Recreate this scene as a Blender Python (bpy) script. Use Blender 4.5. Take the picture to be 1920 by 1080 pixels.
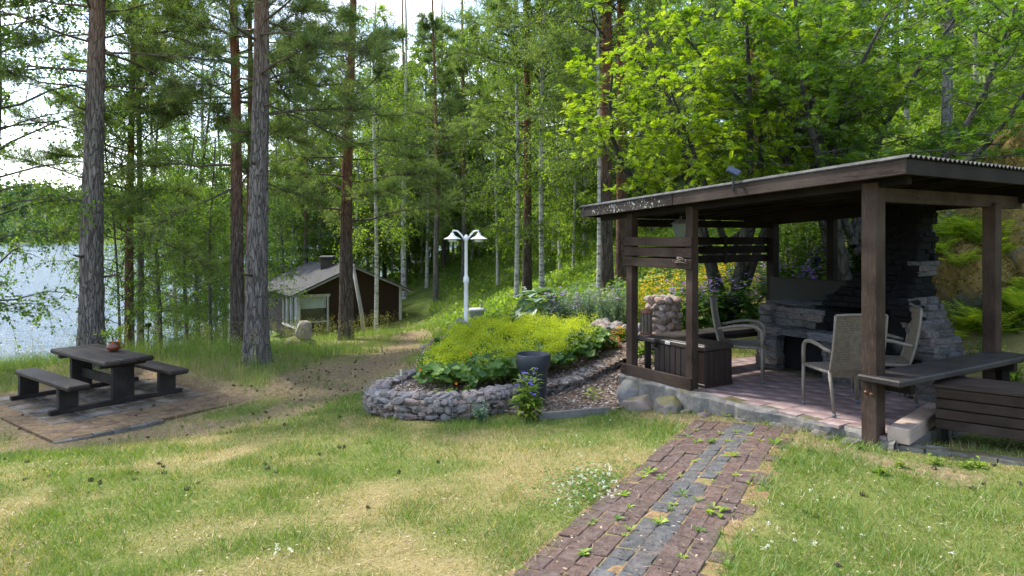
import bpy, bmesh, math, random
import numpy as np
from mathutils import Vector, Matrix, Euler, Quaternion

for o in list(bpy.data.objects):
    bpy.data.objects.remove(o)
scene = bpy.context.scene
COL = scene.collection
PI = math.pi
R = math.radians

# ------------------------------------------------------------------ camera, world, sun, exposure
CAM_H = 1.65
cam_data = bpy.data.cameras.new('camera')
cam_data.sensor_width = 36.0
cam_data.lens = 24.0
cam_data.shift_y = -94.0 / 1920.0
cam_data.clip_start = 0.05
cam_data.clip_end = 4000.0
cam = bpy.data.objects.new('camera', cam_data)
cam.location = (0, 0, CAM_H)
cam.rotation_euler = (R(90), 0, 0)
COL.objects.link(cam)
scene.camera = cam

SUN_EL = R(51)
SUN_DIR = Vector((-0.80 * math.cos(SUN_EL), 0.60 * math.cos(SUN_EL), math.sin(SUN_EL)))
world = bpy.data.worlds.new('World')
scene.world = world
world.use_nodes = True
wn, wl = world.node_tree.nodes, world.node_tree.links
wn.clear()
w_out = wn.new('ShaderNodeOutputWorld')
w_bg = wn.new('ShaderNodeBackground')
w_bg.inputs['Strength'].default_value = 0.15
w_sky = wn.new('ShaderNodeTexSky')
w_sky.sky_type = 'NISHITA'
w_sky.sun_disc = False
w_sky.sun_elevation = SUN_EL
w_sky.sun_rotation = math.atan2(SUN_DIR.x, SUN_DIR.y)
w_sky.dust_density = 1.5
w_tc = wn.new('ShaderNodeTexCoord')
w_map = wn.new('ShaderNodeMapping')
w_map.inputs['Scale'].default_value = (1.0, 1.0, 2.6)
w_noise = wn.new('ShaderNodeTexNoise')
w_noise.inputs['Scale'].default_value = 3.2
w_noise.inputs['Detail'].default_value = 7.0
w_noise.inputs['Roughness'].default_value = 0.58
w_ramp = wn.new('ShaderNodeValToRGB')
w_ramp.color_ramp.elements[0].position = 0.51
w_ramp.color_ramp.elements[1].position = 0.72
w_mix = wn.new('ShaderNodeMix')
w_mix.data_type = 'RGBA'
w_mix.inputs[7].default_value = (10.5, 10.9, 11.8, 1)          # sunlit cloud
wl.new(w_tc.outputs['Generated'], w_map.inputs['Vector'])
wl.new(w_map.outputs['Vector'], w_noise.inputs['Vector'])
wl.new(w_noise.outputs['Fac'], w_ramp.inputs['Fac'])
wl.new(w_ramp.outputs['Color'], w_mix.inputs[0])
wl.new(w_sky.outputs['Color'], w_mix.inputs[6])
wl.new(w_mix.outputs[2], w_bg.inputs['Color'])
wl.new(w_bg.outputs['Background'], w_out.inputs['Surface'])

sun_data = bpy.data.lights.new('sun', 'SUN')
sun_data.energy = 2.7
sun_data.angle = R(4)
sun_data.color = (1.0, 0.95, 0.86)
sun = bpy.data.objects.new('sun', sun_data)
sun.rotation_euler = SUN_DIR.to_track_quat('Z', 'Y').to_euler()
sun.location = (-20, 16, 30)
COL.objects.link(sun)

scene.view_settings.view_transform = 'Standard'
scene.view_settings.look = 'None'
scene.view_settings.exposure = 1.62
scene.view_settings.gamma = 1.0
scene.view_settings.use_curve_mapping = False
scene.render.engine = 'CYCLES'
scene.cycles.use_denoising = True
scene.cycles.use_adaptive_sampling = True
scene.cycles.adaptive_threshold = 0.02
scene.cycles.max_bounces = 10
scene.cycles.diffuse_bounces = 7
scene.cycles.glossy_bounces = 3
scene.cycles.transmission_bounces = 8
scene.cycles.transparent_max_bounces = 8
scene.cycles.caustics_reflective = False
scene.cycles.caustics_refractive = False

# ------------------------------------------------------------------ helpers
WORLD = {}
I4 = Matrix.Identity(4)

def P(px, py, d):
    """a point seen in the 1920x1080 photograph at px,py lying d metres ahead"""
    return Vector(((px - 960) / 1280 * d, d, CAM_H - (py - 446) / 1280 * d))

def hsh(ix, iy, seed=0):
    n = (ix.astype(np.int64) * 374761393 + iy.astype(np.int64) * 668265263 + seed * 1274126177) & 0x7fffffff
    n = ((n ^ (n >> 13)) * 1274126177) & 0x7fffffff
    return ((n ^ (n >> 16)) & 0xffff) / 65535.0

def vnoise(x, y, seed=0):
    x = np.asarray(x, float); y = np.asarray(y, float)
    ix = np.floor(x); iy = np.floor(y)
    fx = x - ix; fy = y - iy
    fx = fx * fx * (3 - 2 * fx); fy = fy * fy * (3 - 2 * fy)
    ix = ix.astype(np.int64); iy = iy.astype(np.int64)
    a = hsh(ix, iy, seed); b = hsh(ix + 1, iy, seed)
    c = hsh(ix, iy + 1, seed); d = hsh(ix + 1, iy + 1, seed)
    return (a * (1 - fx) + b * fx) * (1 - fy) + (c * (1 - fx) + d * fx) * fy

def fbm(x, y, seed=0, o=4):
    s = 0; a = 0.5; t = 0
    for k in range(o):
        s = s + a * vnoise(np.asarray(x) * 2 ** k, np.asarray(y) * 2 ** k, seed + k * 17); t += a; a *= 0.5
    return s / t

def sstep(a, b, x):
    t = np.clip((np.asarray(x, float) - a) / (b - a), 0, 1)
    return t * t * (3 - 2 * t)

def in_poly(x, y, poly):
    x = np.asarray(x); y = np.asarray(y)
    r = np.zeros(x.shape, bool)
    n = len(poly)
    for i in range(n):
        x0, y0 = poly[i]; x1, y1 = poly[(i + 1) % n]
        c = ((y0 > y) != (y1 > y)) & (x < (x1 - x0) * (y - y0) / ((y1 - y0) if y1 != y0 else 1e-9) + x0)
        r ^= c
    return r

def np_mesh(name, V, F, attrs=None, smooth=False):
    """V (n,3); F (m,k) array or list of such; attrs {name: per-face float}"""
    Fs = [f for f in (F if isinstance(F, list) else [F]) if len(f)]
    me = bpy.data.meshes.new(name)
    V = np.asarray(V, np.float32)
    me.vertices.add(len(V)); me.vertices.foreach_set('co', V.ravel())
    tot = sum(f.size for f in Fs); np_ = sum(len(f) for f in Fs)
    me.loops.add(tot); me.polygons.add(np_)
    me.loops.foreach_set('vertex_index', np.concatenate([f.ravel() for f in Fs]).astype(np.int32))
    lt = np.concatenate([np.full(len(f), f.shape[1]) for f in Fs]).astype(np.int32)
    ls = np.concatenate([[0], np.cumsum(lt)[:-1]]).astype(np.int32)
    me.polygons.foreach_set('loop_start', ls)
    if smooth:
        me.polygons.foreach_set('use_smooth', np.ones(np_, bool))
    me.update(calc_edges=True)
    for k, a in (attrs or {}).items():
        dom = 'FACE' if len(a) == np_ else 'POINT'
        at = me.attributes.new(k, 'FLOAT', dom)
        at.data.foreach_set('value', np.asarray(a, np.float32))
    return me

def add(name, me, mat=None, parent=None, M=None):
    if mat is not None:
        if len(me.materials) == 0:
            me.materials.append(mat)
    o = bpy.data.objects.new(name, me)
    COL.objects.link(o)
    if mat is not None and me.materials[0] != mat:
        o.material_slots[0].link = 'OBJECT'; o.material_slots[0].material = mat
    M = M if M is not None else I4.copy()
    if isinstance(M, Vector) or isinstance(M, tuple):
        M = Matrix.Translation(M)
    WORLD[o.name] = M
    if parent is not None:
        o.parent = parent
        o.matrix_parent_inverse = WORLD[parent.name].inverted()
    o.matrix_basis = M
    return o

def tag(o, label=None, cat=None, group=None, kind=None):
    if label: o['label'] = label
    if cat: o['category'] = cat
    if group: o['group'] = group
    if kind: o['kind'] = kind
    return o

def thing(name, label, cat, loc=(0, 0, 0), group=None):
    o = bpy.data.objects.new(name, None)
    o.empty_display_size = 0.2
    COL.objects.link(o)
    M = Matrix.Translation(Vector(loc))
    WORLD[o.name] = M
    o.matrix_basis = M
    return tag(o, label, cat, group)

def copy_tree(src, M, label=None, group=None, parent=None):
    c = src.copy(); COL.objects.link(c)
    if parent is None:
        c.matrix_basis = M
        WORLD[c.name] = M
    else:
        c.parent = parent
        WORLD[c.name] = WORLD[parent.name]
    if label: c['label'] = label
    if group: c['group'] = group
    for ch in src.children:
        copy_tree(ch, None, parent=c)
    return c

def frame(origin, xdir, up=(0, 0, 1)):
    """matrix whose local x runs along xdir"""
    x = Vector(xdir).normalized(); up = Vector(up)
    y = up.cross(x)
    if y.length < 1e-4: y = Vector((0, 1, 0)).cross(x)
    y.normalize(); z = x.cross(y)
    M = Matrix((x, y, z)).transposed().to_4x4()
    M.translation = Vector(origin)
    return M

_box_cache = {}
def box_mesh(sx, sy, sz, bev=0.004, key=None, jit=0.0, seed=0):
    k = (round(sx, 4), round(sy, 4), round(sz, 4), round(bev, 4), jit, seed, key)
    if k in _box_cache: return _box_cache[k]
    bm = bmesh.new()
    bmesh.ops.create_cube(bm, size=1.0)
    rnd = random.Random(seed)
    for v in bm.verts:
        v.co = Vector((v.co.x * sx + rnd.uniform(-jit, jit), v.co.y * sy + rnd.uniform(-jit, jit), v.co.z * sz + rnd.uniform(-jit, jit)))
    if bev > 0:
        bmesh.ops.bevel(bm, geom=list(bm.edges), offset=bev, segments=1, affect='EDGES', profile=0.5)
    me = bpy.data.meshes.new('box')
    bm.to_mesh(me); bm.free()
    _box_cache[k] = me
    return me

def board(name, p0, p1, w, h, mat, parent, bev=0.004, up=(0, 0, 1), share=False):
    """a squared timber from p0 to p1, w across, h tall"""
    p0 = Vector(p0); p1 = Vector(p1)
    L = (p1 - p0).length
    me = box_mesh(L, w, h, bev, key=mat.name)
    return add(name, me, mat, parent, frame((p0 + p1) / 2, p1 - p0, up))

class MB:
    def __init__(self): self.v = []; self.f = []
    def tube(self, pts, rad, n=8, cap=True):
        pts = [Vector(p) for p in pts]
        if not hasattr(rad, '__len__'): rad = [rad] * len(pts)
        b = len(self.v)
        prev = None
        for i, p in enumerate(pts):
            t = (pts[min(i + 1, len(pts) - 1)] - pts[max(i - 1, 0)]).normalized()
            if prev is None:
                a = t.orthogonal().normalized()
            else:
                a = (prev - t * prev.dot(t)).normalized()
            prev = a
            c = t.cross(a)
            for k in range(n):
                th = 2 * PI * k / n
                self.v.append(p + (a * math.cos(th) + c * math.sin(th)) * rad[i])
        for i in range(len(pts) - 1):
            for k in range(n):
                k2 = (k + 1) % n
                self.f.append((b + i * n + k, b + i * n + k2, b + (i + 1) * n + k2, b + (i + 1) * n + k))
        if cap:
            self.f.append(tuple(b + k for k in range(n))[::-1])
            e = b + (len(pts) - 1) * n
            self.f.append(tuple(e + k for k in range(n)))
        return self
    def lathe(self, prof, n=24, c=(0, 0, 0)):
        c = Vector(c); b = len(self.v)
        for r, z in prof:
            for k in range(n):
                th = 2 * PI * k / n
                self.v.append(c + Vector((r * math.cos(th), r * math.sin(th), z)))
        for i in range(len(prof) - 1):
            for k in range(n):
                k2 = (k + 1) % n
                self.f.append((b + i * n + k, b + i * n + k2, b + (i + 1) * n + k2, b + (i + 1) * n + k))
        return self
    def box(self, c, s, M=None):
        c = Vector(c); b = len(self.v)
        for dz in (-.5, .5):
            for dx, dy in ((-.5, -.5), (.5, -.5), (.5, .5), (-.5, .5)):
                q = Vector((dx * s[0], dy * s[1], dz * s[2]))
                self.v.append(c + (M @ q if M is not None else q))
        for f in ((3, 2, 1, 0), (4, 5, 6, 7), (0, 1, 5, 4), (1, 2, 6, 5), (2, 3, 7, 6), (3, 0, 4, 7)):
            self.f.append(tuple(b + i for i in f))
        return self
    def poly(self, pts):
        b = len(self.v)
        self.v += [Vector(p) for p in pts]
        self.f.append(tuple(range(b, b + len(pts))))
        return self
    def mesh(self, name='part', smooth=False):
        me = bpy.data.meshes.new(name)
        me.from_pydata([tuple(v) for v in self.v], [], self.f)
        if smooth:
            me.polygons.foreach_set('use_smooth', np.ones(len(me.polygons), bool))
        me.update()
        return me
    def build(self, name, mat, parent=None, smooth=False, M=None):
        return add(name, self.mesh(name, smooth), mat, parent, M)

def rock_mesh(seed, sub=2, s=(1, 1, 1), rough=0.18, cuts=5, smooth=True):
    rnd = random.Random(seed)
    bm = bmesh.new()
    bmesh.ops.create_icosphere(bm, subdivisions=sub, radius=1.0)
    planes = []
    for _ in range(cuts):
        n = Vector((rnd.gauss(0, 1), rnd.gauss(0, 1), rnd.gauss(0, 1))).normalized()
        planes.append((n, rnd.uniform(0.62, 0.9)))
    ph = [rnd.uniform(0, 6) for _ in range(6)]
    for v in bm.verts:
        c = v.co.copy()
        d = 1 + rough * (math.sin(c.x * 2.7 + ph[0]) * math.sin(c.y * 3.1 + ph[1]) + 0.6 * math.sin(c.z * 4.3 + ph[2] + c.x * 2) + 0.4 * math.sin(c.y * 7 + ph[3]) * math.sin(c.x * 8 + ph[4]))
        c *= d
        for n, k in planes:
            e = c.dot(n) - k
            if e > 0: c -= n * e * 0.9
        v.co = Vector((c.x * s[0], c.y * s[1], c.z * s[2]))
    me = bpy.data.meshes.new('rock')
    bm.to_mesh(me); bm.free()
    if smooth:
        me.polygons.foreach_set('use_smooth', np.ones(len(me.polygons), bool))
    return me

# ------------------------------------------------------------------ materials
class NT:
    def __init__(self, name):
        self.m = bpy.data.materials.new(name); self.m.use_nodes = True
        self.n = self.m.node_tree.nodes; self.l = self.m.node_tree.links
        self.bsdf = self.n['Principled BSDF']
        self.out = self.n['Material Output']
    def new(self, t, **kw):
        x = self.n.new(t)
        for k, v in kw.items(): setattr(x, k, v)
        return x
    def link(self, a, b): self.l.new(a, b)
    def coords(self, scale=(1, 1, 1), obj=True, rand=True):
        tc = self.new('ShaderNodeTexCoord')
        mp = self.new('ShaderNodeMapping')
        mp.inputs['Scale'].default_value = scale
        src = tc.outputs['Object']
        if rand:
            oi = self.new('ShaderNodeObjectInfo')
            va = self.new('ShaderNodeVectorMath', operation='MULTIPLY_ADD')
            cb = self.new('ShaderNodeCombineXYZ')
            for i in range(3): self.link(oi.outputs['Random'], cb.inputs[i])
            va.inputs[1].default_value = (37.0, 21.0, 53.0)
            self.link(cb.outputs[0], va.inputs[0])
            self.link(src, va.inputs[2])
            src = va.outputs[0]
        self.link(src, mp.inputs['Vector'])
        return mp.outputs[0]
    def noise(self, vec, scale, detail=5, rough=0.55, dist=0.0):
        t = self.new('ShaderNodeTexNoise')
        t.inputs['Scale'].default_value = scale; t.inputs['Detail'].default_value = detail
        t.inputs['Roughness'].default_value = rough; t.inputs['Distortion'].default_value = dist
        if vec is not None: self.link(vec, t.inputs['Vector'])
        return t.outputs['Fac']
    def ramp(self, fac, stops, interp='LINEAR'):
        r = self.new('ShaderNodeValToRGB'); cr = r.color_ramp; cr.interpolation = interp
        while len(cr.elements) < len(stops): cr.elements.new(0.5)
        for e, (p, c) in zip(cr.elements, stops):
            e.position = p; e.color = tuple(c) + (1,) if len(c) == 3 else c
        self.link(fac, r.inputs['Fac'])
        return r.outputs['Color']
    def mix(self, fac, a, b, mode='MIX'):
        m = self.new('ShaderNodeMix', data_type='RGBA', blend_type=mode)
        for sock, v in ((0, fac), (6, a), (7, b)):
            if hasattr(v, 'is_linked') or hasattr(v, 'links'): self.link(v, m.inputs[sock])
            elif isinstance(v, (int, float)): m.inputs[sock].default_value = v
            else: m.inputs[sock].default_value = tuple(v) + (1,) if len(v) == 3 else v
        return m.outputs[2]
    def math(self, op, a, b=None, clamp=False):
        m = self.new('ShaderNodeMath', operation=op, use_clamp=clamp)
        for i, v in enumerate((a, b)):
            if v is None: continue
            if isinstance(v, (int, float)): m.inputs[i].default_value = v
            else: self.link(v, m.inputs[i])
        return m.outputs[0]
    def attr(self, name):
        a = self.new('ShaderNodeAttribute', attribute_name=name)
        return a.outputs['Fac']
    def bump(self, h, strength=0.4, dist=0.02):
        b = self.new('ShaderNodeBump'); b.inputs['Strength'].default_value = strength
        b.inputs['Distance'].default_value = dist
        self.link(h, b.inputs['Height']); self.link(b.outputs[0], self.bsdf.inputs['Normal'])
    def done(self, col=None, rough=0.7, spec=0.3, metal=0.0):
        if col is not None:
            if hasattr(col, 'links'): self.link(col, self.bsdf.inputs['Base Color'])
            else: self.bsdf.inputs['Base Color'].default_value = tuple(col) + (1,)
        if hasattr(rough, 'links'): self.link(rough, self.bsdf.inputs['Roughness'])
        else: self.bsdf.inputs['Roughness'].default_value = rough
        self.bsdf.inputs['Specular IOR Level'].default_value = spec
        self.bsdf.inputs['Metallic'].default_value = metal
        return self.m

def m_wood(name, dark, light, scale=1.0, rough=0.65, wear=None, lichen=0.0, spec=0.12):
    t = NT(name)
    v = t.coords((1.2 * scale, 14 * scale, 14 * scale))
    g = t.noise(v, 3.0, 6, 0.62, 0.6)
    c = t.ramp(g, [(0.25, dark), (0.55, [a * .55 + b * .45 for a, b in zip(dark, light)]), (0.8, light)])
    v2 = t.coords((1, 1, 1))
    big = t.noise(v2, 2.2, 4)
    c = t.mix(t.ramp(big, [(0.35, (0, 0, 0)), (0.7, (1, 1, 1))]), c, [min(1, x * 1.3 + .01) for x in light])
    fine = t.noise(v2, 55, 3)
    if wear is not None:
        w = t.ramp(t.noise(v, 9.0, 5, .7), [(0.54, (0, 0, 0)), (0.70, (1, 1, 1))])
        c = t.mix(t.math('MULTIPLY', w, 0.8), c, wear)
    if lichen > 0:
        ln = t.noise(v2, 26, 6, .7)
        lb = t.noise(v2, 1.3, 2)
        k = t.ramp(t.math('ADD', ln, t.math('MULTIPLY', lb, 0.35)), [(0.86 - .22 * lichen, (0, 0, 0)), (0.92 - .22 * lichen, (1, 1, 1))])
        c = t.mix(k, c, (.46, .46, .42))
    t.bump(t.math('ADD', g, t.math('MULTIPLY', fine, 0.3)), 0.45, 0.006)
    return t.done(c, rough, spec)

def m_plain(name, col, rough=0.6, var=0.15, scale=8, spec=0.3, metal=0.0, bump=0.15, bscale=None):
    t = NT(name)
    v = t.coords()
    n = t.noise(v, scale, 6)
    c = t.ramp(n, [(0.3, [x * (1 - var) for x in col]), (0.7, [min(1, x * (1 + var)) for x in col])])
    if bump: t.bump(t.noise(v, bscale or scale * 4, 5), bump, 0.01)
    return t.done(c, rough, spec, metal)

def m_rock(name, a, b, c3, scale=6, moss=None, moss_amt=0.0, bump=0.6, per_obj=True, tintk=1.0):
    t = NT(name)
    v = t.coords()
    n = t.noise(v, scale, 7, 0.65)
    col = t.ramp(n, [(0.28, a), (0.5, b), (0.74, c3)])
    if per_obj:
        oi = t.new('ShaderNodeObjectInfo')
        tint = t.ramp(oi.outputs['Random'], [(0, (.62, .60, .60)), (0.3, (1.0, .98, .95)), (0.55, (1.12, .93, .84)), (0.8, (.82, .86, .93)), (1, (1.25, 1.22, 1.2))])
        col = t.mix(tintk, col, tint, 'MULTIPLY')
    sp = t.noise(v, scale * 9, 3)
    col = t.mix(t.ramp(sp, [(0.6, (0, 0, 0)), (0.75, (.5, .5, .5))]), col, c3)
    if moss is not None:
        ge = t.new('ShaderNodeNewGeometry')
        sx = t.new('ShaderNodeSeparateXYZ'); t.link(ge.outputs['Normal'], sx.inputs[0])
        mn = t.noise(v, 3.2, 5)
        k = t.ramp(t.math('ADD', t.math('MULTIPLY', sx.outputs['Z'], 0.45), mn), [(0.78 - .5 * moss_amt, (0, 0, 0)), (0.98 - .5 * moss_amt, (1, 1, 1))])
        mc = t.ramp(t.noise(v, 14, 5), [(.3, [x * .55 for x in moss]), (.7, [x * 1.25 for x in moss])])
        col = t.mix(k, col, mc)
    t.bump(n, bump, 0.05)
    return t.done(col, 0.85, 0.25)

def m_leaf(name, stops, trans=0.4, rough=0.5, attr='rnd', objvar=0.18, gloss=0.025):
    """leaf colour from a per-leaf attribute, with light passing through the blade"""
    t = NT(name)
    f = t.attr(attr)
    c = t.ramp(f, stops)
    oi = t.new('ShaderNodeObjectInfo')
    tint = t.ramp(oi.outputs['Random'], [(0, (1 - objvar, 1 - objvar, 1 - objvar * .5)), (1, (1 + objvar, 1 + objvar * .8, 1))])
    c = t.mix(1.0, c, tint, 'MULTIPLY')
    d = t.new('ShaderNodeBsdfDiffuse'); tr = t.new('ShaderNodeBsdfTranslucent')
    g = t.new('ShaderNodeBsdfGlossy'); g.inputs['Roughness'].default_value = rough
    t.link(c, d.inputs['Color'])
    tc = t.mix(1.0, c, (1.5, 1.5, .6), 'MULTIPLY')
    t.link(tc, tr.inputs['Color'])
    m1 = t.new('ShaderNodeMixShader'); m1.inputs[0].default_value = trans
    t.link(d.outputs[0], m1.inputs[1]); t.link(tr.outputs[0], m1.inputs[2])
    m2 = t.new('ShaderNodeMixShader'); m2.inputs[0].default_value = gloss
    t.link(m1.outputs[0], m2.inputs[1]); t.link(g.outputs[0], m2.inputs[2])
    t.link(m2.outputs[0], t.out.inputs['Surface'])
    t.n.remove(t.bsdf)
    return t.m

# ------------------------------------------------------------------ terrain
GC = [(-8, 0, 0), (-4, 0, 0), (0, 0, 0), (4, 0, .02), (8, 0, .1), (-4, 3, -.05), (0, 3, 0), (3, 3, 0), (6, 3, .03),
      (0, 5, -.13), (-2, 5, -.18), (1.6, 5, -.05), (3.2, 5.2, -.07), (2.2, 6.2, -.12), (1.75, 6.85, -.17), (1.0, 7.2, -.29), (1.4, 8.2, -.38),
      (0, 7.4, -.40), (-1, 7.6, -.42), (-2.2, 8.5, -.54), (.4, 8.7, -.44), (-3.5, 6.2, -.37), (-4, 5.36, -.25), (-7, 6, -.38),
      (-5.44, 8.2, -.80), (-3.9, 9.4, -.78), (-3.6, 10.3, -.76), (-6.3, 9.7, -.81), (-5.0, 10.2, -.80), (-6.6, 11.2, -.80), (-8, 10.6, -.80), (-7.6, 9.6, -.80), (-9, 9, -.72),
      (-7.5, 12.6, -.60), (-4.37, 11.9, -.50), (-3.2, 12.0, -.64), (-2.9, 15, -.88), (-4.6, 19, -1.1), (-3.2, 26, -2.0),
      (-5.4, 33.5, -2.95), (-8, 31, -2.95), (-10.5, 33, -3.1), (-9, 37, -3.1), (-13, 32, -4.0), (-15, 22, -3.2), (-15, 28, -4.5), (-20, 20, -3.3), (-10.5, 17, -1.9), (-13.5, 17, -2.2), (-8, 20, -1.9), (-11, 24, -3.1), (-22, 30, -5), (-28, 26, -4.3),
      (-40, 32, -6.5), (-60, 30, -8), (-60, 0, -2), (-30, 0, -.8), (-18, 8, -1.2), (-12, 13, -1.1),
      (-1.5, 14, -.55), (.5, 14, -.4), (2.2, 14, -.15), (.5, 24, -.77), (2.8, 18, .4), (-2, 36, -1.5), (-3.9, 45, -.3), (1.25, 40, .7), (2.9, 25, .6),
      (6, 25, 2), (10, 25, 4), (20, 30, 8), (0, 62, 3), (20, 60, 12), (-10, 60, -1.5), (-20, 60, -4.6), (-30, 60, -6), (60, 60, 25), (60, 30, 20), (60, 0, 10), (-60, 62, -9),
      (5.6, 8.6, .12), (7.0, 9.2, 1.0), (8.2, 11, 2.15), (9, 10, 2.1), (9, 13, 3.3), (6, 12, 1.0), (4, 12, .2), (12, 8, 2.4), (6.4, 6.4, .0), (10, 5, .5), (5, 4.6, -.03),
      (8, 7.4, .6), (12, 12, 4), (20, 10, 6), (2.6, 10.5, -.05), (3.8, 7.2, -.2), (2.8, 8.6, -.2), (4.6, 6.2, -.12), (8, 17, 2.6), (14, 17, 6)]
GC = np.array(GC, float)
def _phi(r): return np.where(r > 1e-9, r * r * np.log(np.maximum(r, 1e-9)), 0)
def _fit(c):
    n = len(c)
    K = _phi(np.hypot(c[:, 0][:, None] - c[:, 0], c[:, 1][:, None] - c[:, 1])) + np.eye(n) * 0.02
    Q = np.c_[np.ones(n), c[:, :2]]
    A = np.block([[K, Q], [Q.T, np.zeros((3, 3))]])
    return np.linalg.solve(A, np.r_[c[:, 2], 0, 0, 0])
GW = _fit(GC)
def H(x, y):
    x = np.atleast_1d(np.asarray(x, float)); y = np.atleast_1d(np.asarray(y, float))
    cx = np.clip(x, -60, 60); cy = np.clip(y, -3, 62)
    z = GW[-3] + GW[-2] * cx + GW[-1] * cy
    for i in range(len(GC)):
        z = z + GW[i] * _phi(np.hypot(cx - GC[i, 0], cy - GC[i, 1]))
    far = sstep(640, 760, y + 40 * fbm(x / 120, y / 400, 5) - 20)
    z = z + far * (44 + 26 * fbm(x / 160, y / 200, 9))
    z = z + sstep(600, 655, y) * (1 - sstep(-40, 60, x)) * 3.5 - sstep(80, 120, y) * (1 - sstep(-260, -20, x)) * 0 
    rough = sstep(9, 16, np.hypot(x, y)) * 0.12
    z = z + rough * (fbm(x * .9, y * .9, 3) - .5) + 0.03 * (fbm(x * 1.6, y * 1.6, 4) - .5)
    return z
def Hz(x, y): return float(H(x, y)[0])
LAKE_Z = -4.0

# pavilion axes: p runs from the near corner post to the far front post, q runs back to the right
PC = Vector((3.07, 5.8)); PU = Vector((.527, -.85)); PV = Vector((.85, .527))
PAT_Z = -0.02
def PQ(p, q, z):
    w = PC - PU * float(p) + PV * float(q)
    return Vector((w.x, w.y, z))
def to_pq(x, y):
    rx = np.asarray(x) - PC.x; ry = np.asarray(y) - PC.y
    return -(rx * PU.x + ry * PU.y), rx * PV.x + ry * PV.y
# picnic axes
TK = Vector((-5.745, 9.6)); E1 = Vector((.6, .8)); E2 = Vector((-.8, .6)); PIC_Z = -0.775
def AB(a, b, z):
    w = TK + E1 * float(a) + E2 * float(b)
    return Vector((w.x, w.y, z))
def to_ab(x, y):
    rx = np.asarray(x) - TK.x; ry = np.asarray(y) - TK.y
    return rx * E1.x + ry * E1.y, rx * E2.x + ry * E2.y
# path axes: s along, t across
PA0 = Vector((0.49, 3.3)); PDIR = Vector((1.577, 2.94)).normalized(); PSIDE = Vector((PDIR.y, -PDIR.x))
def to_st(x, y):
    rx = np.asarray(x) - PA0.x; ry = np.asarray(y) - PA0.y
    return rx * PDIR.x + ry * PDIR.y, rx * PSIDE.x + ry * PSIDE.y

BED = [(-1.5, 11.8), (-1.62, 10.3), (-1.81, 9.72), (-1.92, 9.37), (-1.9, 8.7), (-1.72, 8.15), (-1.33, 7.82), (-.76, 7.68), (-.39, 7.86), (-.1, 8.13), (.05, 8.44), (.45, 8.8), (.86, 9.07), (1.55, 9.72), (1.95, 10.2)]
BED_POLY = BED + [(2.0, 12.6), (.5, 13.6), (-.9, 13.6), (-1.5, 13.0)]
MULCH_POLY = [(-.1, 8.13), (.05, 8.44), (.45, 8.8), (.86, 9.07), (1.55, 9.72), (1.95, 10.2), (2.6, 9.6), (1.5, 8.3), (1.15, 7.85), (.35, 7.75)]
TALL_POLY = [(-3.85, 11.2), (-3.3, 13), (-3.05, 16), (-3.1, 22), (-4, 30), (-9, 31), (-14, 30.5), (-26, 26.5), (-26, 10), (-9.6, 10.0), (-8.4, 10.3), (-6.6, 12.36), (-5.1, 11.25), (-4.15, 10.75)]
FIRE = (1.16, 2.4)

def on_path(x, y, m=0.0):
    s, t = to_st(x, y)
    return (t > -.47 - m) & (t < .42 + m) & (s < 3.62 + m) & (s > -2)
def on_patio(x, y, m=0.0):
    p, q = to_pq(x, y)
    return (p > -.28 - m) & (p < 3.15 + m) & (q > -.10 - m) & (q < 2.9 + m)
def on_pad(x, y, m=0.0):
    a, b = to_ab(x, y)
    return (a > -1.0 - m) & (a < 1.62 + m) & (b > -1.1 - m) & (b < 2.3 + m)
def bed_or_mulch(x, y):
    return in_poly(x, y, BED_POLY) | in_poly(x, y, MULCH_POLY)

def dryness(x, y):
    """0 lush green .. 1 straw"""
    n = fbm(x * .75, y * .75, 21, 4); n2 = fbm(x * 3.1, y * 3.1, 25, 3)
    d = sstep(.36, .66, n * .7 + n2 * .3)
    def blob(cx, cy, r, k):
        return k * np.exp(-((x - cx) ** 2 + ((y - cy) / 1.25) ** 2) / (r * r))
    d = d + blob(.5, 6.6, .75, -.8) + blob(3.0, 4.9, .7, -.6) + blob(-.9, 5.9, .5, -.6) + blob(2.2, 3.2, .8, -.5) + blob(-1.8, 3.6, 1.2, -.25)
    d = d + blob(-1.0, 4.6, .55, .5) + blob(.1, 5.2, .5, .5) + blob(-.35, 3.4, .35, .7) + blob(4.2, 4.7, .7, .35) + blob(-2.6, 7.2, 1.0, .3) + blob(1.5, 6.9, .35, .5) + blob(3.3, 5.5, .4, .7)
    return np.clip(d, 0, 1)
def litter(x, y):
    """brown needle litter on the trodden way down to the cabin and round the table"""
    n = fbm(x * 1.1, y * 1.1, 31, 4)
    d = np.full(np.shape(x), 9.0)
    pts = [(-5.2, 8.0), (-3.3, 8.8), (-3.0, 10.5), (-2.3, 12.5), (-2.4, 15), (-2.6, 18)]
    for (x0, y0), (x1, y1) in zip(pts[:-1], pts[1:]):
        vx, vy = x1 - x0, y1 - y0
        t = np.clip(((x - x0) * vx + (y - y0) * vy) / (vx * vx + vy * vy), 0, 1)
        d = np.minimum(d, np.hypot(x - x0 - t * vx, y - y0 - t * vy))
    k = .85 * (1 - sstep(.15, 1.05, d + (n - .5) * 2.0))
    a, b = to_ab(x, y)
    da = np.maximum(np.maximum(-1.0 - a, a - 1.6), np.maximum(-1.1 - b, b - 2.4))
    k = np.maximum(k, 1 - sstep(-.1, .55, da + (n - .5)))
    p, q = to_pq(x, y)
    k = np.maximum(k, .7 * (1 - sstep(.05, .4, np.abs(q + .45) + (n - .5) * .5)) * sstep(-1.3, -.8, p) * (1 - sstep(2.6, 3.2, p)))
    return np.clip(k, 0, 1)
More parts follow.
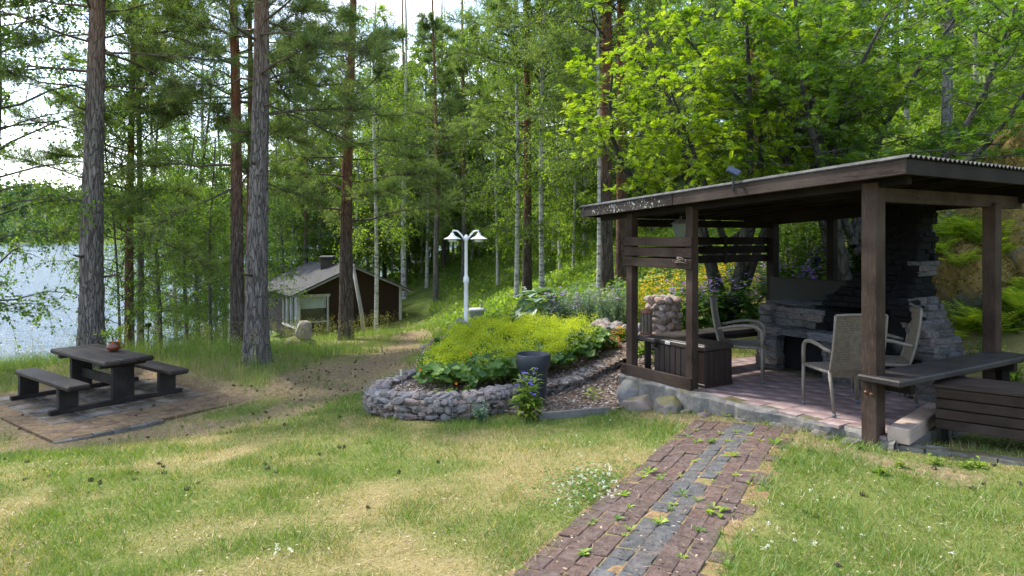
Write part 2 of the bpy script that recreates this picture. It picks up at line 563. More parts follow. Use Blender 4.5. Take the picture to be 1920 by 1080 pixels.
def forestness(x, y):
    return np.clip(sstep(13.5, 16, y) * sstep(-2.0, -1.0, x) + sstep(30, 36, y) + sstep(0, 1.5, x - 5.8) * sstep(6.4, 8, y + .3 * (x - 6)), 0, 1)

def graded(lo, n0, near_lo, near_hi, step, hi, n1, p=2.6):
    a = near_lo - (near_lo - lo) * (np.linspace(1, 0, n0, endpoint=False)) ** p
    m = np.arange(near_lo, near_hi, step)
    b = near_hi + (hi - near_hi) * (np.linspace(0, 1, n1)) ** p
    return np.concatenate([a, m, b])
gx = graded(-1500, 55, -9, 7.5, .09, 900, 45)
gy = graded(-60, 14, 1.5, 13, .09, 1500, 85, 3.0)
GX, GY = np.meshgrid(gx, gy)
fx, fy = GX.ravel(), GY.ravel()
fz = H(fx, fy)
# the ground is cut down a little under slab, pad, path and bed so that the things lie in it
fz = np.where(on_patio(fx, fy, -.08), np.minimum(fz, PAT_Z - .12), fz)
fz = np.where(on_pad(fx, fy, -.05), np.minimum(fz, PIC_Z - .06), fz)
fz = np.where(on_path(fx, fy, -.02), fz - .035, fz)
ny, nx = GX.shape
ii = (np.arange(ny - 1)[:, None] * nx + np.arange(nx - 1)).ravel()
gF = np.stack([ii, ii + 1, ii + nx + 1, ii + nx], 1)
g_me = np_mesh('ground', np.c_[fx, fy, fz], gF, {'dry': dryness(fx, fy), 'lit': litter(fx, fy), 'forest': forestness(fx, fy)}, smooth=True)

GREEN_LO, GREEN_HI = (.075, .125, .020), (.17, .235, .045)
STRAW_LO, STRAW_HI = (.27, .21, .095), (.46, .37, .19)
t = NT('ground_turf')
v = t.coords(rand=False)
n1 = t.noise(v, 14, 6, .65); n2 = t.noise(v, 70, 4, .7); n3 = t.noise(v, 2.2, 5)
green = t.ramp(n2, [(.3, (.055, .085, .014)), (.7, (.12, .17, .028))])
straw = t.ramp(n2, [(.25, (.13, .105, .045)), (.5, (.235, .19, .085)), (.75, (.34, .285, .145))])
col = t.mix(t.math('ADD', t.math('MULTIPLY', t.attr('dry'), .75), .22, True), green, straw)
brown = t.ramp(n1, [(.25, (.11, .08, .045)), (.5, (.21, .155, .09)), (.75, (.32, .25, .155))])
col = t.mix(t.ramp(t.math('MULTIPLY', t.attr('lit'), t.math('ADD', n1, .55)), [(.25, (0, 0, 0)), (.75, (1, 1, 1))]), col, brown)
floor = t.ramp(n3, [(.3, (.075, .085, .026)), (.55, (.11, .16, .032)), (.75, (.17, .20, .055))])
col = t.mix(t.attr('forest'), col, floor)
t.bump(t.math('ADD', n1, n2), .6, .03)
M_GROUND = t.done(col, .95, .1)
ground = add('ground', g_me, M_GROUND)
tag(ground, 'sloping yard ground of grass, straw and needle litter', 'ground', kind='structure')

# ------------------------------------------------------------------ lake
t = NT('lake_water')
v = t.coords((1, .55, 1), rand=False)
w1 = t.noise(v, .9, 5, .6); w2 = t.noise(v, 5.0, 3, .6)
t.bump(t.math('ADD', w1, t.math('MULTIPLY', w2, .35)), .8, .45)
t.bsdf.inputs['IOR'].default_value = 1.33
M_WATER = t.done((.035, .075, .12), .10, .5)
mb = MB().poly([(-1500, -100, LAKE_Z), (300, -100, LAKE_Z), (300, 900, LAKE_Z), (-1500, 900, LAKE_Z)])
tag(mb.build('lake', M_WATER), 'rippled blue lake beyond the shore trees', 'lake', kind='structure')

# ------------------------------------------------------------------ paver path
M_PAVR = m_rock('paver_red', (.062, .042, .035), (.102, .07, .059), (.155, .12, .105), 16, per_obj=True, bump=.8, tintk=.5)
M_PAVG = m_rock('paver_grey', (.055, .055, .055), (.088, .088, .087), (.14, .139, .137), 16, per_obj=True, bump=.8, tintk=.5)
def paver_set(n, sx, sy, h, seed, jit=.007):
    out = []
    for k in range(n):
        out.append(box_mesh(sx, sy, h, .004, key='pv%d' % seed, jit=jit, seed=seed * 100 + k))
    return out
t = NT('joint_litter')
v = t.coords(rand=False)
jc = t.ramp(t.noise(v, 30, 5, .7), [(.3, (.085, .058, .034)), (.5, (.19, .125, .065)), (.72, (.29, .21, .12))])
jc = t.mix(t.ramp(t.noise(v, 5, 4), [(.5, (0, 0, 0)), (.66, (1, 1, 1))]), jc, (.13, .15, .045))
t.bump(t.noise(v, 60, 4), .6, .01)
M_JOINT = t.done(jc, .95, .1)
# litter filled bed under the pavers, following the ground
ss = np.linspace(-1.2, 3.75, 47); tt = np.linspace(-.5, .5, 11)
SS, TT = np.meshgrid(ss, tt, indexing='ij')
bxp = PA0.x + SS * PDIR.x + TT * PSIDE.x; byp = PA0.y + SS * PDIR.y + TT * PSIDE.y
bz = H(bxp.ravel(), byp.ravel()) - .0005 + .008 * (fbm(bxp.ravel() * 9, byp.ravel() * 9, 14) - .5)
k = (np.arange(46)[:, None] * 11 + np.arange(10)).ravel()
path = add('path', np_mesh('path', np.c_[bxp.ravel(), byp.ravel(), bz], np.stack([k, k + 1, k + 12, k + 11], 1), smooth=True), M_JOINT)
tag(path, 'paver path with a double grey row between red rows', 'path', kind='structure')
rr = [m.copy() for m in paver_set(6, .147, .114, .06, 1)]; rg = [m.copy() for m in paver_set(5, .147, .114, .06, 2)]
rnd = random.Random(4)
NCOL = 8; CW = .118; RL = .152
for i in range(-6, 25):
    for j in range(NCOL):
        s = i * RL + rnd.uniform(-.006, .006) + (0.02 * math.sin(j * 2.1)); tq = (j - 3.5) * CW + rnd.uniform(-.004, .004)
        pass
        x = PA0.x + s * PDIR.x + tq * PSIDE.x; y = PA0.y + s * PDIR.y + tq * PSIDE.y
        if y < 2.55: continue
        if (j in (0, 6) and rnd.random() < .05) or (j == 7 and rnd.random() < .5): continue
        grey = j in (3, 4)
        me = rnd.choice(rg if grey else rr)
        z = Hz(x, y)
        e = .15
        nrm = Vector((-(Hz(x + e, y) - Hz(x - e, y)) / (2 * e), -(Hz(x, y + e) - Hz(x, y - e)) / (2 * e), 1)).normalized()
        Mx = frame((x, y, z - .024 + rnd.uniform(-.004, .003)), PDIR.to_3d(), nrm)
        Mx = Mx @ Euler((rnd.uniform(-.02, .02), rnd.uniform(-.02, .02), rnd.uniform(-.02, .02))).to_matrix().to_4x4()
        add('paver', me, M_PAVG if grey else M_PAVR, path, Mx)

# ------------------------------------------------------------------ patio
t = NT('patio_mortar')
v = t.coords(rand=False)
pc = t.ramp(t.noise(v, 7, 6, .65), [(.3, (.12, .09, .085)), (.55, (.2, .15, .14)), (.75, (.3, .26, .24))])
t.bump(t.noise(v, 30, 5), .4, .01)
M_MORTAR = t.done(pc, .9, .15)
t = NT('patio_flag')
v = t.coords(rand=False)
n = t.noise(v, 4.0, 7, .65)
fc = t.ramp(n, [(.3, (.125, .085, .083)), (.48, (.20, .142, .137)), (.60, (.26, .20, .19)), (.74, (.40, .355, .335))])
oi = t.new('ShaderNodeObjectInfo')
fc = t.mix(1.0, fc, t.ramp(oi.outputs['Random'], [(0, (.82, .8, .8)), (.7, (1.0, 1.0, 1.0)), (1, (1.1, 1.1, 1.1))]), 'MULTIPLY')
t.bump(t.noise(v, 24, 5), .3, .008)
M_FLAG = t.done(fc, .8, .2)
M_CONC = m_rock('rough_concrete', (.075, .07, .064), (.14, .133, .122), (.235, .225, .205), 7, per_obj=False, moss=(.09, .08, .03), moss_amt=-.12)
M_STONE = m_rock('field_stone', (.07, .068, .064), (.14, .133, .124), (.24, .225, .21), 4, per_obj=True)
# slab with an uneven front edge
prof = []
rnd = random.Random(8)
NPT = 40
for i in range(NPT + 1):
    p = -.2 + (3.12 + .2) * i / NPT
    prof.append((p, .02 - .12 * sstep(.3, 1.5, p).item() + .03 * math.sin(p * 9) + rnd.uniform(-.02, .02)))
mb = MB()
top = [PQ(p, q, PAT_Z) for p, q in prof] + [PQ(3.12, 2.95, PAT_Z), PQ(-.2, 2.95, PAT_Z)]
mb.poly(top[::-1])
for (p0, q0), (p1, q1) in zip(prof[:-1], prof[1:]):
    def rim(p, q, d, z): return PQ(p, q - d, z)
    for (d0, z0), (d1, z1) in (((0, PAT_Z), (.03, PAT_Z - .03)), ((.03, PAT_Z - .03), (.05, PAT_Z - .4))):
        j0 = .012 * math.sin(p0 * 31); j1 = .012 * math.sin(p1 * 31)
        mb.poly([rim(p0, q0, d0 + j0 * (d0 > 0), z0), rim(p1, q1, d0 + j1 * (d0 > 0), z0), rim(p1, q1, d1 + j1, z1), rim(p0, q0, d1 + j0, z1)])
for a, b in (((-.2, 2.95), (-.2, prof[0][1])), ((3.12, prof[-1][1]), (3.12, 2.95)), ((3.12, 2.95), (-.2, 2.95))):
    mb.poly([PQ(*a, PAT_Z), PQ(*a, PAT_Z - .45), PQ(*b, PAT_Z - .45), PQ(*b, PAT_Z)])
patio = mb.build('patio', M_CONC)
tag(patio, 'raised concrete patio with worn red flags under the shelter', 'patio', kind='structure')
fl = [box_mesh(.209, .209, .03, .003, key='flag', jit=.002, seed=500 + k) for k in range(6)]
for i in range(15):
    for j in range(13):
        p = -.02 + i * .212 + rnd.uniform(-.003, .003); q = .08 + j * .212 + (.106 if i % 2 else 0)
        if q > 2.0 and p < 2.6: continue
        if q > 1.62 and .25 < p < 2.45: continue
        Mx = frame(PQ(p, q, PAT_Z - .008 + rnd.uniform(-.002, .002)), PU.to_3d())
        add('flagstone', rnd.choice(fl), M_FLAG, patio, Mx)
# edging stones and boulders along the step
er = [rock_mesh(60 + k, 3, (1, 1, 1), .2, 10, smooth=False) for k in range(5)]
M_BOULD = m_rock('boulder', (.10, .095, .088), (.19, .18, .168), (.30, .285, .26), 2.6, per_obj=True, moss=(.12, .11, .03), moss_amt=.05)
edge = [(.14, -.10, .10, .06), (.30, -.13, .07, .045), (.45, -.1, .13, .06), (.66, -.1, .08, .05), (.85, -.13, .10, .05), (1.2, -.16, .10, .05), (1.68, -.2, .12, .06), (1.92, -.22, .09, .06)]
for i, (p, q, s, h) in enumerate(edge):
    w = PQ(p, q, 0)
    z = Hz(w.x, w.y)
    Mx = Matrix.Translation((w.x, w.y, z - .012)) @ Euler((rnd.uniform(-.2, .2), rnd.uniform(-.2, .2), rnd.uniform(0, 6))).to_matrix().to_4x4() @ Matrix.Diagonal((s, s * .75, h, 1))
    add('edge_stone', er[i % 5], M_STONE, patio, Mx)
bl = [((2.62, -.16), (.27, .2, .16), 'rough grey boulder under the low rail between two shelter posts', -.06),
      ((2.2, -.2), (.26, .17, .14), 'pale grey boulder at the foot of the middle front post', -.06),
      ((2.9, -.1), (.2, .2, .19), 'tan boulder wedged beside the far front post', -.02)]
for i, ((p, q), s, lab, dz) in enumerate(bl):
    w = PQ(p, q, 0)
    b = add('boulder', rock_mesh(80 + i, 4, s, .14, 7), M_BOULD, None, Matrix.Translation((w.x, w.y, Hz(w.x, w.y) + s[2] * .45 + dz + .03)) @ Euler((0, 0, i * 1.3 + .4)).to_matrix().to_4x4())
    tag(b, lab, 'boulder')

# ------------------------------------------------------------------ picnic pad
t = NT('pad_moss')
v = t.coords(rand=False)
jc = t.ramp(t.noise(v, 9, 6, .7), [(.3, (.075, .052, .034)), (.5, (.14, .10, .062)), (.7, (.20, .15, .092))])
t.bump(t.noise(v, 40, 4), .6, .01)
M_PADJ = t.done(jc, .95, .1)
mb = MB()
mb.poly([AB(-1.0, -1.1, PIC_Z), AB(1.62, -1.1, PIC_Z), AB(1.62, 2.3, PIC_Z), AB(-1.0, 2.3, PIC_Z)])
for a, b in (((-1, -1.1), (1.62, -1.1)), ((1.62, -1.1), (1.62, 2.3)), ((1.62, 2.3), (-1, 2.3)), ((-1, 2.3), (-1, -1.1))):
    mb.poly([AB(*a, PIC_Z), AB(*a, PIC_Z - .3), AB(*b, PIC_Z - .3), AB(*b, PIC_Z)])
pad = mb.build('paved_pad', M_PADJ)
tag(pad, 'mossy paved pad of red and grey slabs under the picnic table', 'pavement', kind='structure')
M_SLABG = m_rock('slab_grey', (.085, .08, .074), (.14, .133, .123), (.21, .205, .19), 4, per_obj=True, moss=(.075, .055, .032), moss_amt=-.12, bump=.5, tintk=.35)
M_PADR = m_rock('pad_red', (.07, .046, .038), (.115, .078, .064), (.17, .13, .11), 5, per_obj=True, moss=(.075, .05, .028), moss_amt=-.05, bump=.5, tintk=.45)
gs = [box_mesh(.425, .385, .05, .008, key='slab', jit=.004, seed=900 + k) for k in range(4)]
ps = [box_mesh(.205, .205, .05, .008, key='padr', jit=.005, seed=920 + k) for k in range(6)]
ks = [box_mesh(.205, .10, .06, .008, key='kerb', jit=.005, seed=940 + k) for k in range(4)]
rnd = random.Random(12)
for i in range(5):
    for j in range(6):
        add('slab', rnd.choice(gs), M_SLABG, pad, frame(AB(-.72 + .2 + i * .432, -.3 + .2 + j * .392, PIC_Z - .010 + rnd.uniform(-.005, .004)), E1.to_3d()))
for i in range(13):
    for j in range(16):
        a = -.89 + i * .2115; b = -.985 + j * .2115
        if -.82 < a < 1.52 and -.38 < b < 2.1: continue
        if rnd.random() < (.42 if (i in (0, 12) or j in (0, 15)) else .08): continue
        ring = .024 if (i in (0, 12) or j in (0, 15)) else 0
        Mx = frame(AB(a, b, PIC_Z - .016 - ring * rnd.random() + rnd.uniform(-.022, .003)), E1.to_3d()) @ Euler((rnd.uniform(-.03, .03), rnd.uniform(-.03, .03), rnd.uniform(-.04, .04))).to_matrix().to_4x4()
        add('paver', rnd.choice(ps), M_PADR, pad, Mx)
for i in range(6):
    add('kerb_stone', rnd.choice(ks), M_SLABG, pad, frame(AB(-.92 + i * .215, -1.17, PIC_Z - .02 + rnd.uniform(-.01, .01)), E1.to_3d()))

# ------------------------------------------------------------------ timber shelter
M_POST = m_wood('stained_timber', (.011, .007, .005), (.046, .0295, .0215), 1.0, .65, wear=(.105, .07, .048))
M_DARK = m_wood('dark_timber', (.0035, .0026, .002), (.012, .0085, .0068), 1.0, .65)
M_FASC = m_wood('weathered_fascia', (.015, .0105, .0085), (.044, .031, .0245), 1.0, .7, wear=(.085, .064, .052), lichen=.0)
M_FASC2 = m_wood('lichen_fascia', (.013, .0105, .009), (.036, .0285, .024), 1.0, .75, wear=(.085, .075, .066), lichen=.5)
M_ROOF = m_rock('fibre_cement_roof', (.035, .035, .034), (.065, .064, .062), (.12, .118, .11), 8, per_obj=False)
M_COPPER = m_plain('rusty_bolt', (.30, .13, .06), .5, .3, 40, metal=.6)
pav = thing('timber_shelter', 'dark brown timber grill shelter with sloping corrugated roof', 'shelter', PQ(1.5, 1.3, PAT_Z))
def ztop(p): return 2.262 - .0565 * (p + .4)          # underside of the roof sheet along the slope
def post(p, q, z0, z1, w, mat=M_POST):
    a = PQ(p, q, z0); b = PQ(p, q, z1)
    me = box_mesh(z1 - z0, w, w, .006, key=mat.name + 'post')
    Mx = frame((a + b) / 2, (0, 0, 1), PU.to_3d())
    return add('post', me, mat, pav, Mx)
zp = lambda p: ztop(p) - .10
pA = post(3.03, 0, Hz(*PQ(3.03, 0, 0).xy) - .12, zp(3.03) - .02, .105)
pB = post(2.05, 0, PAT_Z - .06, zp(2.05) - .02, .10)
pC = post(0, 0, Hz(*PQ(0, 0, 0).xy) - .1, zp(0) - .02, .135)
pD = post(-.0, 2.1, -.12, 2.0, .125)
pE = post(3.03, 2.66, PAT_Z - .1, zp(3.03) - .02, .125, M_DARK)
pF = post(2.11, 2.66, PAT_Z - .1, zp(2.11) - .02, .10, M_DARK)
for q in (-.025, .03):
    o = MB().lathe([(0, .012), (.008, .01), (.012, 0)], 10).build('bolt', M_COPPER, pC, True)
    o.matrix_parent_inverse = WORLD[pC.name].inverted()
    c = PQ(q * .9, -.0675, .34 + q * .15)
    o.matrix_basis = frame(c, PV.to_3d()) @ Euler((0, -PI / 2, 0)).to_matrix().to_4x4()
# beams
def pboard(name, a, b, w, h, mat, parent=None, bev=.005):
    return board(name, PQ(*a), PQ(*b), w, h, mat, parent or pav, bev)
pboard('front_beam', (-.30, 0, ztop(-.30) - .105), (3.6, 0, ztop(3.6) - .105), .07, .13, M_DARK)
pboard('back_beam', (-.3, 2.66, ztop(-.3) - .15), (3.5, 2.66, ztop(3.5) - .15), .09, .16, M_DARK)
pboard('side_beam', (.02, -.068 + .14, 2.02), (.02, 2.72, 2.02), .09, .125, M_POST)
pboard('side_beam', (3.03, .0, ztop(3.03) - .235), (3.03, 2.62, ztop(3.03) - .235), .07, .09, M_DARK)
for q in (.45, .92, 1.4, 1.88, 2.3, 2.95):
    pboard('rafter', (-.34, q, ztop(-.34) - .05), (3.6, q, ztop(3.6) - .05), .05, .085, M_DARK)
for i in range(7):
    p = -.1 + i * .58
    pboard('roof_batten', (p, -.18, ztop(p) - .004), (p, 3.02, ztop(p) - .004), .08, .022, M_DARK)
pboard('fascia', (-.405, -.235, ztop(-.4) - .052), (2.1, -.235, ztop(2.1) - .052), .026, .125, M_FASC)
pboard('fascia', (2.105, -.236, ztop(2.1) - .052), (3.74, -.236, ztop(3.74) - .052), .026, .125, M_FASC2)
pboard('fascia', (-.39, -.22, ztop(-.39) - .052), (-.39, 3.1, ztop(-.39) - .052), .026, .125, M_DARK)
pboard('fascia', (3.73, -.22, ztop(3.73) - .055), (3.73, 3.1, ztop(3.73) - .055), .026, .115, M_DARK)
# corrugated sheet
NW = 330
qs = np.linspace(-.26, 3.14, NW)
pr = np.linspace(-.43, 3.78, 9)
wv = .013 * np.cos(2 * PI * qs / .075)
V = []
for layer, off in ((0, .030), (1, .022)):
    for p in pr:
        for q, w in zip(qs, wv):
            c = PQ(p, q, ztop(p) + off + w)
            V.append(c)
V = np.array([tuple(c) for c in V])
def gridF(nr, nc, b=0, flip=False):
    k = (np.arange(nr - 1)[:, None] * nc + np.arange(nc - 1)).ravel() + b
    f = np.stack([k, k + 1, k + nc + 1, k + nc], 1)
    return f[:, ::-1] if flip else f
n9 = len(pr) * NW
e0 = np.arange(NW - 1)
edge0 = np.stack([e0, e0 + 1, e0 + 1 + n9, e0 + n9], 1)
e1 = e0 + (len(pr) - 1) * NW
edge1 = np.stack([e1, e1 + n9, e1 + 1 + n9, e1 + 1], 1)
add('roof_sheet', np_mesh('roof_sheet', V, np.concatenate([gridF(9, NW), gridF(9, NW, n9, True), edge0, edge1]), smooth=True), M_ROOF, pav)
# slatted screens and rails
for k, z in enumerate((1.61, 1.487, 1.362)):
    pboard('slat', (1.985, -.068, z - .004), (3.10, -.068, z), .028, .106, M_POST)
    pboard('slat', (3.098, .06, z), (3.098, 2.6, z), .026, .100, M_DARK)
pboard('batten', (3.07, 1.72, 1.30), (3.07, 1.72, 1.68), .05, .03, M_DARK)
pboard('low_rail', (1.99, -.07, .045), (3.14, -.07, .045), .035, .13, M_POST)
# board between the back posts
pboard('back_board', (1.75, 2.57, .82), (3.0, 2.57, .82), .022, .56, m_plain('blackened_sheet', (.008, .009, .0095), .5, .3, 4, metal=.3))
# bench round the near corner post and bench along the side screen
M_BENCH = m_wood('bench_plank', (.012, .010, .0095), (.036, .031, .029), 1.0, .5, wear=(.07, .062, .057))
pboard('bench_seat', (-.12, -.14, .47), (-.12, 2.24, .47), .37, .055, M_BENCH, bev=.012)
for q in (.12, 1.95):
    pboard('bench_bracket', (-.27, q, .40), (.05, q, .40), .07, .09, M_DARK)
pboard('bench_leg', (-.12, 2.05, -.1), (-.12, 2.05, .40), .08, .08, M_DARK)
pboard('bench_seat', (2.84, .02, .43), (2.84, 2.5, .43), .34, .05, M_BENCH, bev=.01)
for q in (.1, 1.3, 2.35):
    pboard('bench_leg', (2.86, q, PAT_Z), (2.86, q, .405), .07, .07, M_DARK)
pboard('bench_apron', (2.70, .05, .375), (2.70, 2.45, .375), .03, .06, M_DARK)

# ------------------------------------------------------------------ stone hearth
M_SLATE = m_rock('hearth_slate', (.05, .051, .053), (.12, .12, .12), (.24, .237, .23), 6, per_obj=True, bump=.7)
t = NT('sooty_slate')
v = t.coords()
M_SOOT = t.done(t.ramp(t.noise(v, 7, 6), [(.3, (.0025, .0025, .003)), (.7, (.009, .0092, .010))]), .8, .15)
t.bump(t.noise(v, 12, 5), .6, .03)
M_BLACK = m_plain('hearth_soot', (.010, .010, .010), .9, .3, 6)
hearth = thing('stone_hearth', 'dry stacked slate hearth with sooty hood and chimney', 'fireplace', PQ(1.3, 2.2, PAT_Z))
rnd = random.Random(33)
slabs = [box_mesh(1, 1, 1, .09, key='slab%d' % k, jit=.09, seed=140 + k).copy() for k in range(8)]
for m in slabs:      # squarish rough blocks of unit size
    for vv in m.vertices:
        c = vv.co
        s = max(abs(c.x), abs(c.y), abs(c.z)) or 1
        k = .5 / s
        vv.co = c
stone_count = [0]
def stone(c, L, D, Hh, axis, soot):
    Mx = frame(c, axis) @ Euler((rnd.uniform(-.03, .03), rnd.uniform(-.03, .03), rnd.uniform(-.04, .04))).to_matrix().to_4x4() @ Matrix.Diagonal((L * 1.03, D, Hh * 1.05, 1))
    me = slabs[stone_count[0] % 8]
    stone_count[0] += 1
    key = 'soot' if soot else 'clean'
    if (key, me.name) not in _box_cache:
        m2 = me.copy(); m2.materials.append(M_SOOT if soot else M_SLATE); _box_cache[(key, me.name)] = m2
    add('stone', _box_cache[(key, me.name)], None, hearth, Mx)
def course_wall(pa, pb, q, z0, z1, hc, axis='p', depth=.18, soot=lambda a, z: False, Lr=(.14, .32)):
    """rows of stones along p at a fixed q (axis p), or along q at a fixed p (axis q)"""
    z = z0
    while z < z1 - .015:
        h = min(rnd.uniform(*hc), z1 - z)
        if z1 - z - h < .02: h = z1 - z
        lo, hi = pa(z) if callable(pa) else pa, pb(z) if callable(pb) else pb
        s = lo
        while s < hi - .02:
            L = min(rnd.uniform(*Lr), hi - s)
            if hi - s - L < .06: L = hi - s
            off = rnd.uniform(-.022, .022)
            if axis == 'p':
                c = PQ(s + L / 2, (q(z) if callable(q) else q) + depth / 2 + off, z + h / 2); ax = PU.to_3d()
            else:
                c = PQ((q(z) if callable(q) else q) + depth / 2 + off, s + L / 2, z + h / 2); ax = PV.to_3d()
            stone(c, L, depth, h, ax, soot(s, z))
            s += L
        z += h
# counter, front face with a wood niche
course_wall(1.38, 1.60, 1.66, PAT_Z, .45, (.06, .11))
course_wall(2.22, 2.52, 1.66, PAT_Z, .45, (.06, .11))
course_wall(1.36, 2.54, 1.60, .445, .535, (.09, .09), depth=.5, Lr=(.3, .55))
course_wall(1.38, 2.50, 1.80, .535, .78, (.07, .12), soot=lambda s, z: s < 1.62)
course_wall(1.70, 2.6, 2.50 - .16, PAT_Z, .8, (.06, .11), axis='q', depth=.18)
MB().box((0, 0, 0), (1.0, .7, .80)).build('core', M_BLACK, hearth, M=frame(PQ(1.92, 2.30, .375), PU.to_3d()))
course_wall(1.36, 2.52, 1.84, .78, .82, (.04, .04), depth=.75, Lr=(.4, .6), soot=lambda s, z: s < 1.75)
# hearth floor, right cheek
def cheek(z): return float(.30 + .48 * sstep(.42, 1.2, z))
def hood_q(z): return float(1.68 + .52 * sstep(.80, 1.25, z))
course_wall(.30, 1.40, 1.62, PAT_Z, .38, (.06, .10), soot=lambda s, z: z > .2)
course_wall(hood_q, lambda z: 2.22 + .3 * float(sstep(.6, 1.2, z)), lambda z: cheek(z), PAT_Z, 1.25, (.045, .08), axis='q', depth=.22, soot=lambda s, z: z > .92)
course_wall(lambda z: cheek(z), lambda z: cheek(z) + .22, 1.62, .36, 1.0, (.05, .09), depth=.2, Lr=(.12, .22), soot=lambda s, z: z > .7)
MB().box((0, 0, 0), (1.0, .62, .34)).build('hearth_bed', M_BLACK, hearth, M=frame(PQ(.92, 2.05, .19), PU.to_3d()))
MB().box((0, 0, 0), (.62, .1, 1.1)).build('back_wall', M_BLACK, hearth, M=frame(PQ(1.1, 2.30, .68), PU.to_3d()))
# hood rising to the chimney, broken left edge
course_wall(lambda z: max(cheek(z), .35), lambda z: 1.62 - .32 * float(sstep(.86, 1.2, z)), hood_q, .86, 1.25, (.05, .08), depth=.26, soot=lambda s, z: True)
course_wall(lambda z: 1.9, lambda z: 2.5, lambda z: 1.42 - .25 * float(sstep(.86, 1.2, z)), .86, 1.25, (.05, .08), axis='q', depth=.2, soot=lambda s, z: True)
def chim_p(z): return .78 + .03 * math.sin(z * 23)
course_wall(chim_p, 1.22, 2.2, 1.22, 2.32, (.05, .085), depth=.2, soot=lambda s, z: True, Lr=(.14, .32))
course_wall(2.2, 2.58, lambda z: chim_p(z) - .02, 1.22, 2.32, (.05, .085), axis='q', depth=.18, soot=lambda s, z: z > 1.35, Lr=(.14, .32))
MB().box((0, 0, 0), (.36, .34, 1.12)).build('flue', M_BLACK, hearth, M=frame(PQ(1.02, 2.43, 1.76), PU.to_3d()))
# fire pot standing in the hearth
pot = MB().lathe([(0, 0), (.10, 0), (.125, .05), (.13, .13), (.118, .17), (.124, .18), (.118, .185), (.105, .17), (.10, .05), (0, .04)], 20)
o = pot.build('cooking_pot', m_plain('cast_iron', (.02, .022, .024), .45, .2, 20), None, True, M=Matrix.Translation(PQ(.72, 1.85, .365)))
tag(o, 'black iron pot standing on the hearth floor', 'pot')

# ------------------------------------------------------------------ small things in the shelter
M_GLASSY = m_plain('smoky_glass', (.16, .19, .17), .15, .1, 4, spec=.6, bump=0)
M_IRON = m_plain('black_iron', (.018, .018, .02), .45, .2, 30)
M_GREYMET = m_plain('grey_metal', (.22, .22, .21), .45, .15, 12, metal=.3)
lc = PQ(2.66, .45, 0)
zl = 1.66
lan = thing('hanging_lantern', 'grey glass lantern with a peaked roof hanging in the shelter', 'lantern', (lc.x, lc.y, zl))
MB().lathe([(.0, 0), (.065, 0), (.105, .155), (.0, .155)], 6, (lc.x, lc.y, zl)).build('glass', M_GLASSY, lan)
MB().lathe([(.0, .155), (.125, .155), (.12, .165), (.02, .225), (.012, .25), (0, .25)], 6, (lc.x, lc.y, zl)).build('cap', M_GREYMET, lan)
MB().tube([(lc.x, lc.y, zl + .24), (lc.x, lc.y, zl + .47)], .004, 6).build('hook', M_IRON, lan)

rl = PQ(2.93, .14, .455)
rla = thing('rustic_lantern', 'weathered wood and copper lantern on the side bench', 'lantern', rl)
M_OLDW = m_wood('old_lantern_wood', (.035, .028, .022), (.14, .11, .085), 3, .7)
M_RUSTC = m_plain('rusty_copper', (.20, .095, .055), .6, .35, 22, metal=.3)
MB().lathe([(0, 0), (.085, 0), (.085, .02), (0, .02)], 16, rl).build('base', M_RUSTC, rla)
for k in range(10):
    th = k * 2 * PI / 10
    c = rl + Vector((.066 * math.cos(th), .066 * math.sin(th), .15))
    add('stave', box_mesh(.25, .034, .012, .003, key='stave'), M_OLDW, rla, frame(c, (0, 0, 1), (math.cos(th), math.sin(th), 0)))
MB().lathe([(0, .275), (.088, .275), (.088, .29), (.04, .33), (0, .335)], 16, rl).build('lid', M_RUSTC, rla, True)

# ornament of twisted branches on the lowest slat
oc = PQ(2.13, -.09, 1.40)
MO = frame(oc, PU.to_3d())
mb = MB()
for a, b in (((-.10, 0, -.02), (.09, -.01, .01)), ((-.09, -.012, -.028), (.1, -.008, -.03)), ((-.04, -.01, .035), (.09, -.012, .0)), ((-.05, -.01, .03), (.02, -.016, -.02)), ((-.10, -.01, -.03), (-.1, -.01, .0)), ((.09, -.01, -.035), (.09, -.01, .012))):
    mb.tube([a, ((a[0] + b[0]) / 2, -.02, (a[2] + b[2]) / 2 + .01), b], .008, 6)
tag(mb.build('twig_ornament', m_plain('bent_iron', (.10, .075, .06), .6, .3, 30), None, True, M=MO), 'rusty twisted twig ornament fixed to the slatted screen', 'ornament')

# solar lamp on the fascia
sc = PQ(1.27, -.252, ztop(1.27) + .0)
sol = thing('solar_lamp', 'small black solar lamp clipped on the shelter fascia', 'lamp', sc)
MB().tube([sc + Vector((0, 0, -.05)), sc + Vector((0, 0, .12))], .011, 8).build('stem', M_IRON, sol)
M_PANEL = m_plain('solar_cell', (.02, .03, .05), .15, .3, 30, spec=.7, bump=0)
Mp = Matrix.Translation(sc + Vector((.0, -.01, .14))) @ Euler((R(38), R(28), R(-20))).to_matrix().to_4x4()
add('panel_frame', box_mesh(.13, .11, .012, .003, key='solar'), M_IRON, sol, Mp)
add('solar_cell', box_mesh(.112, .092, .004, 0, key='cell'), M_PANEL, sol, Mp @ Matrix.Translation((0, 0, .0085)))

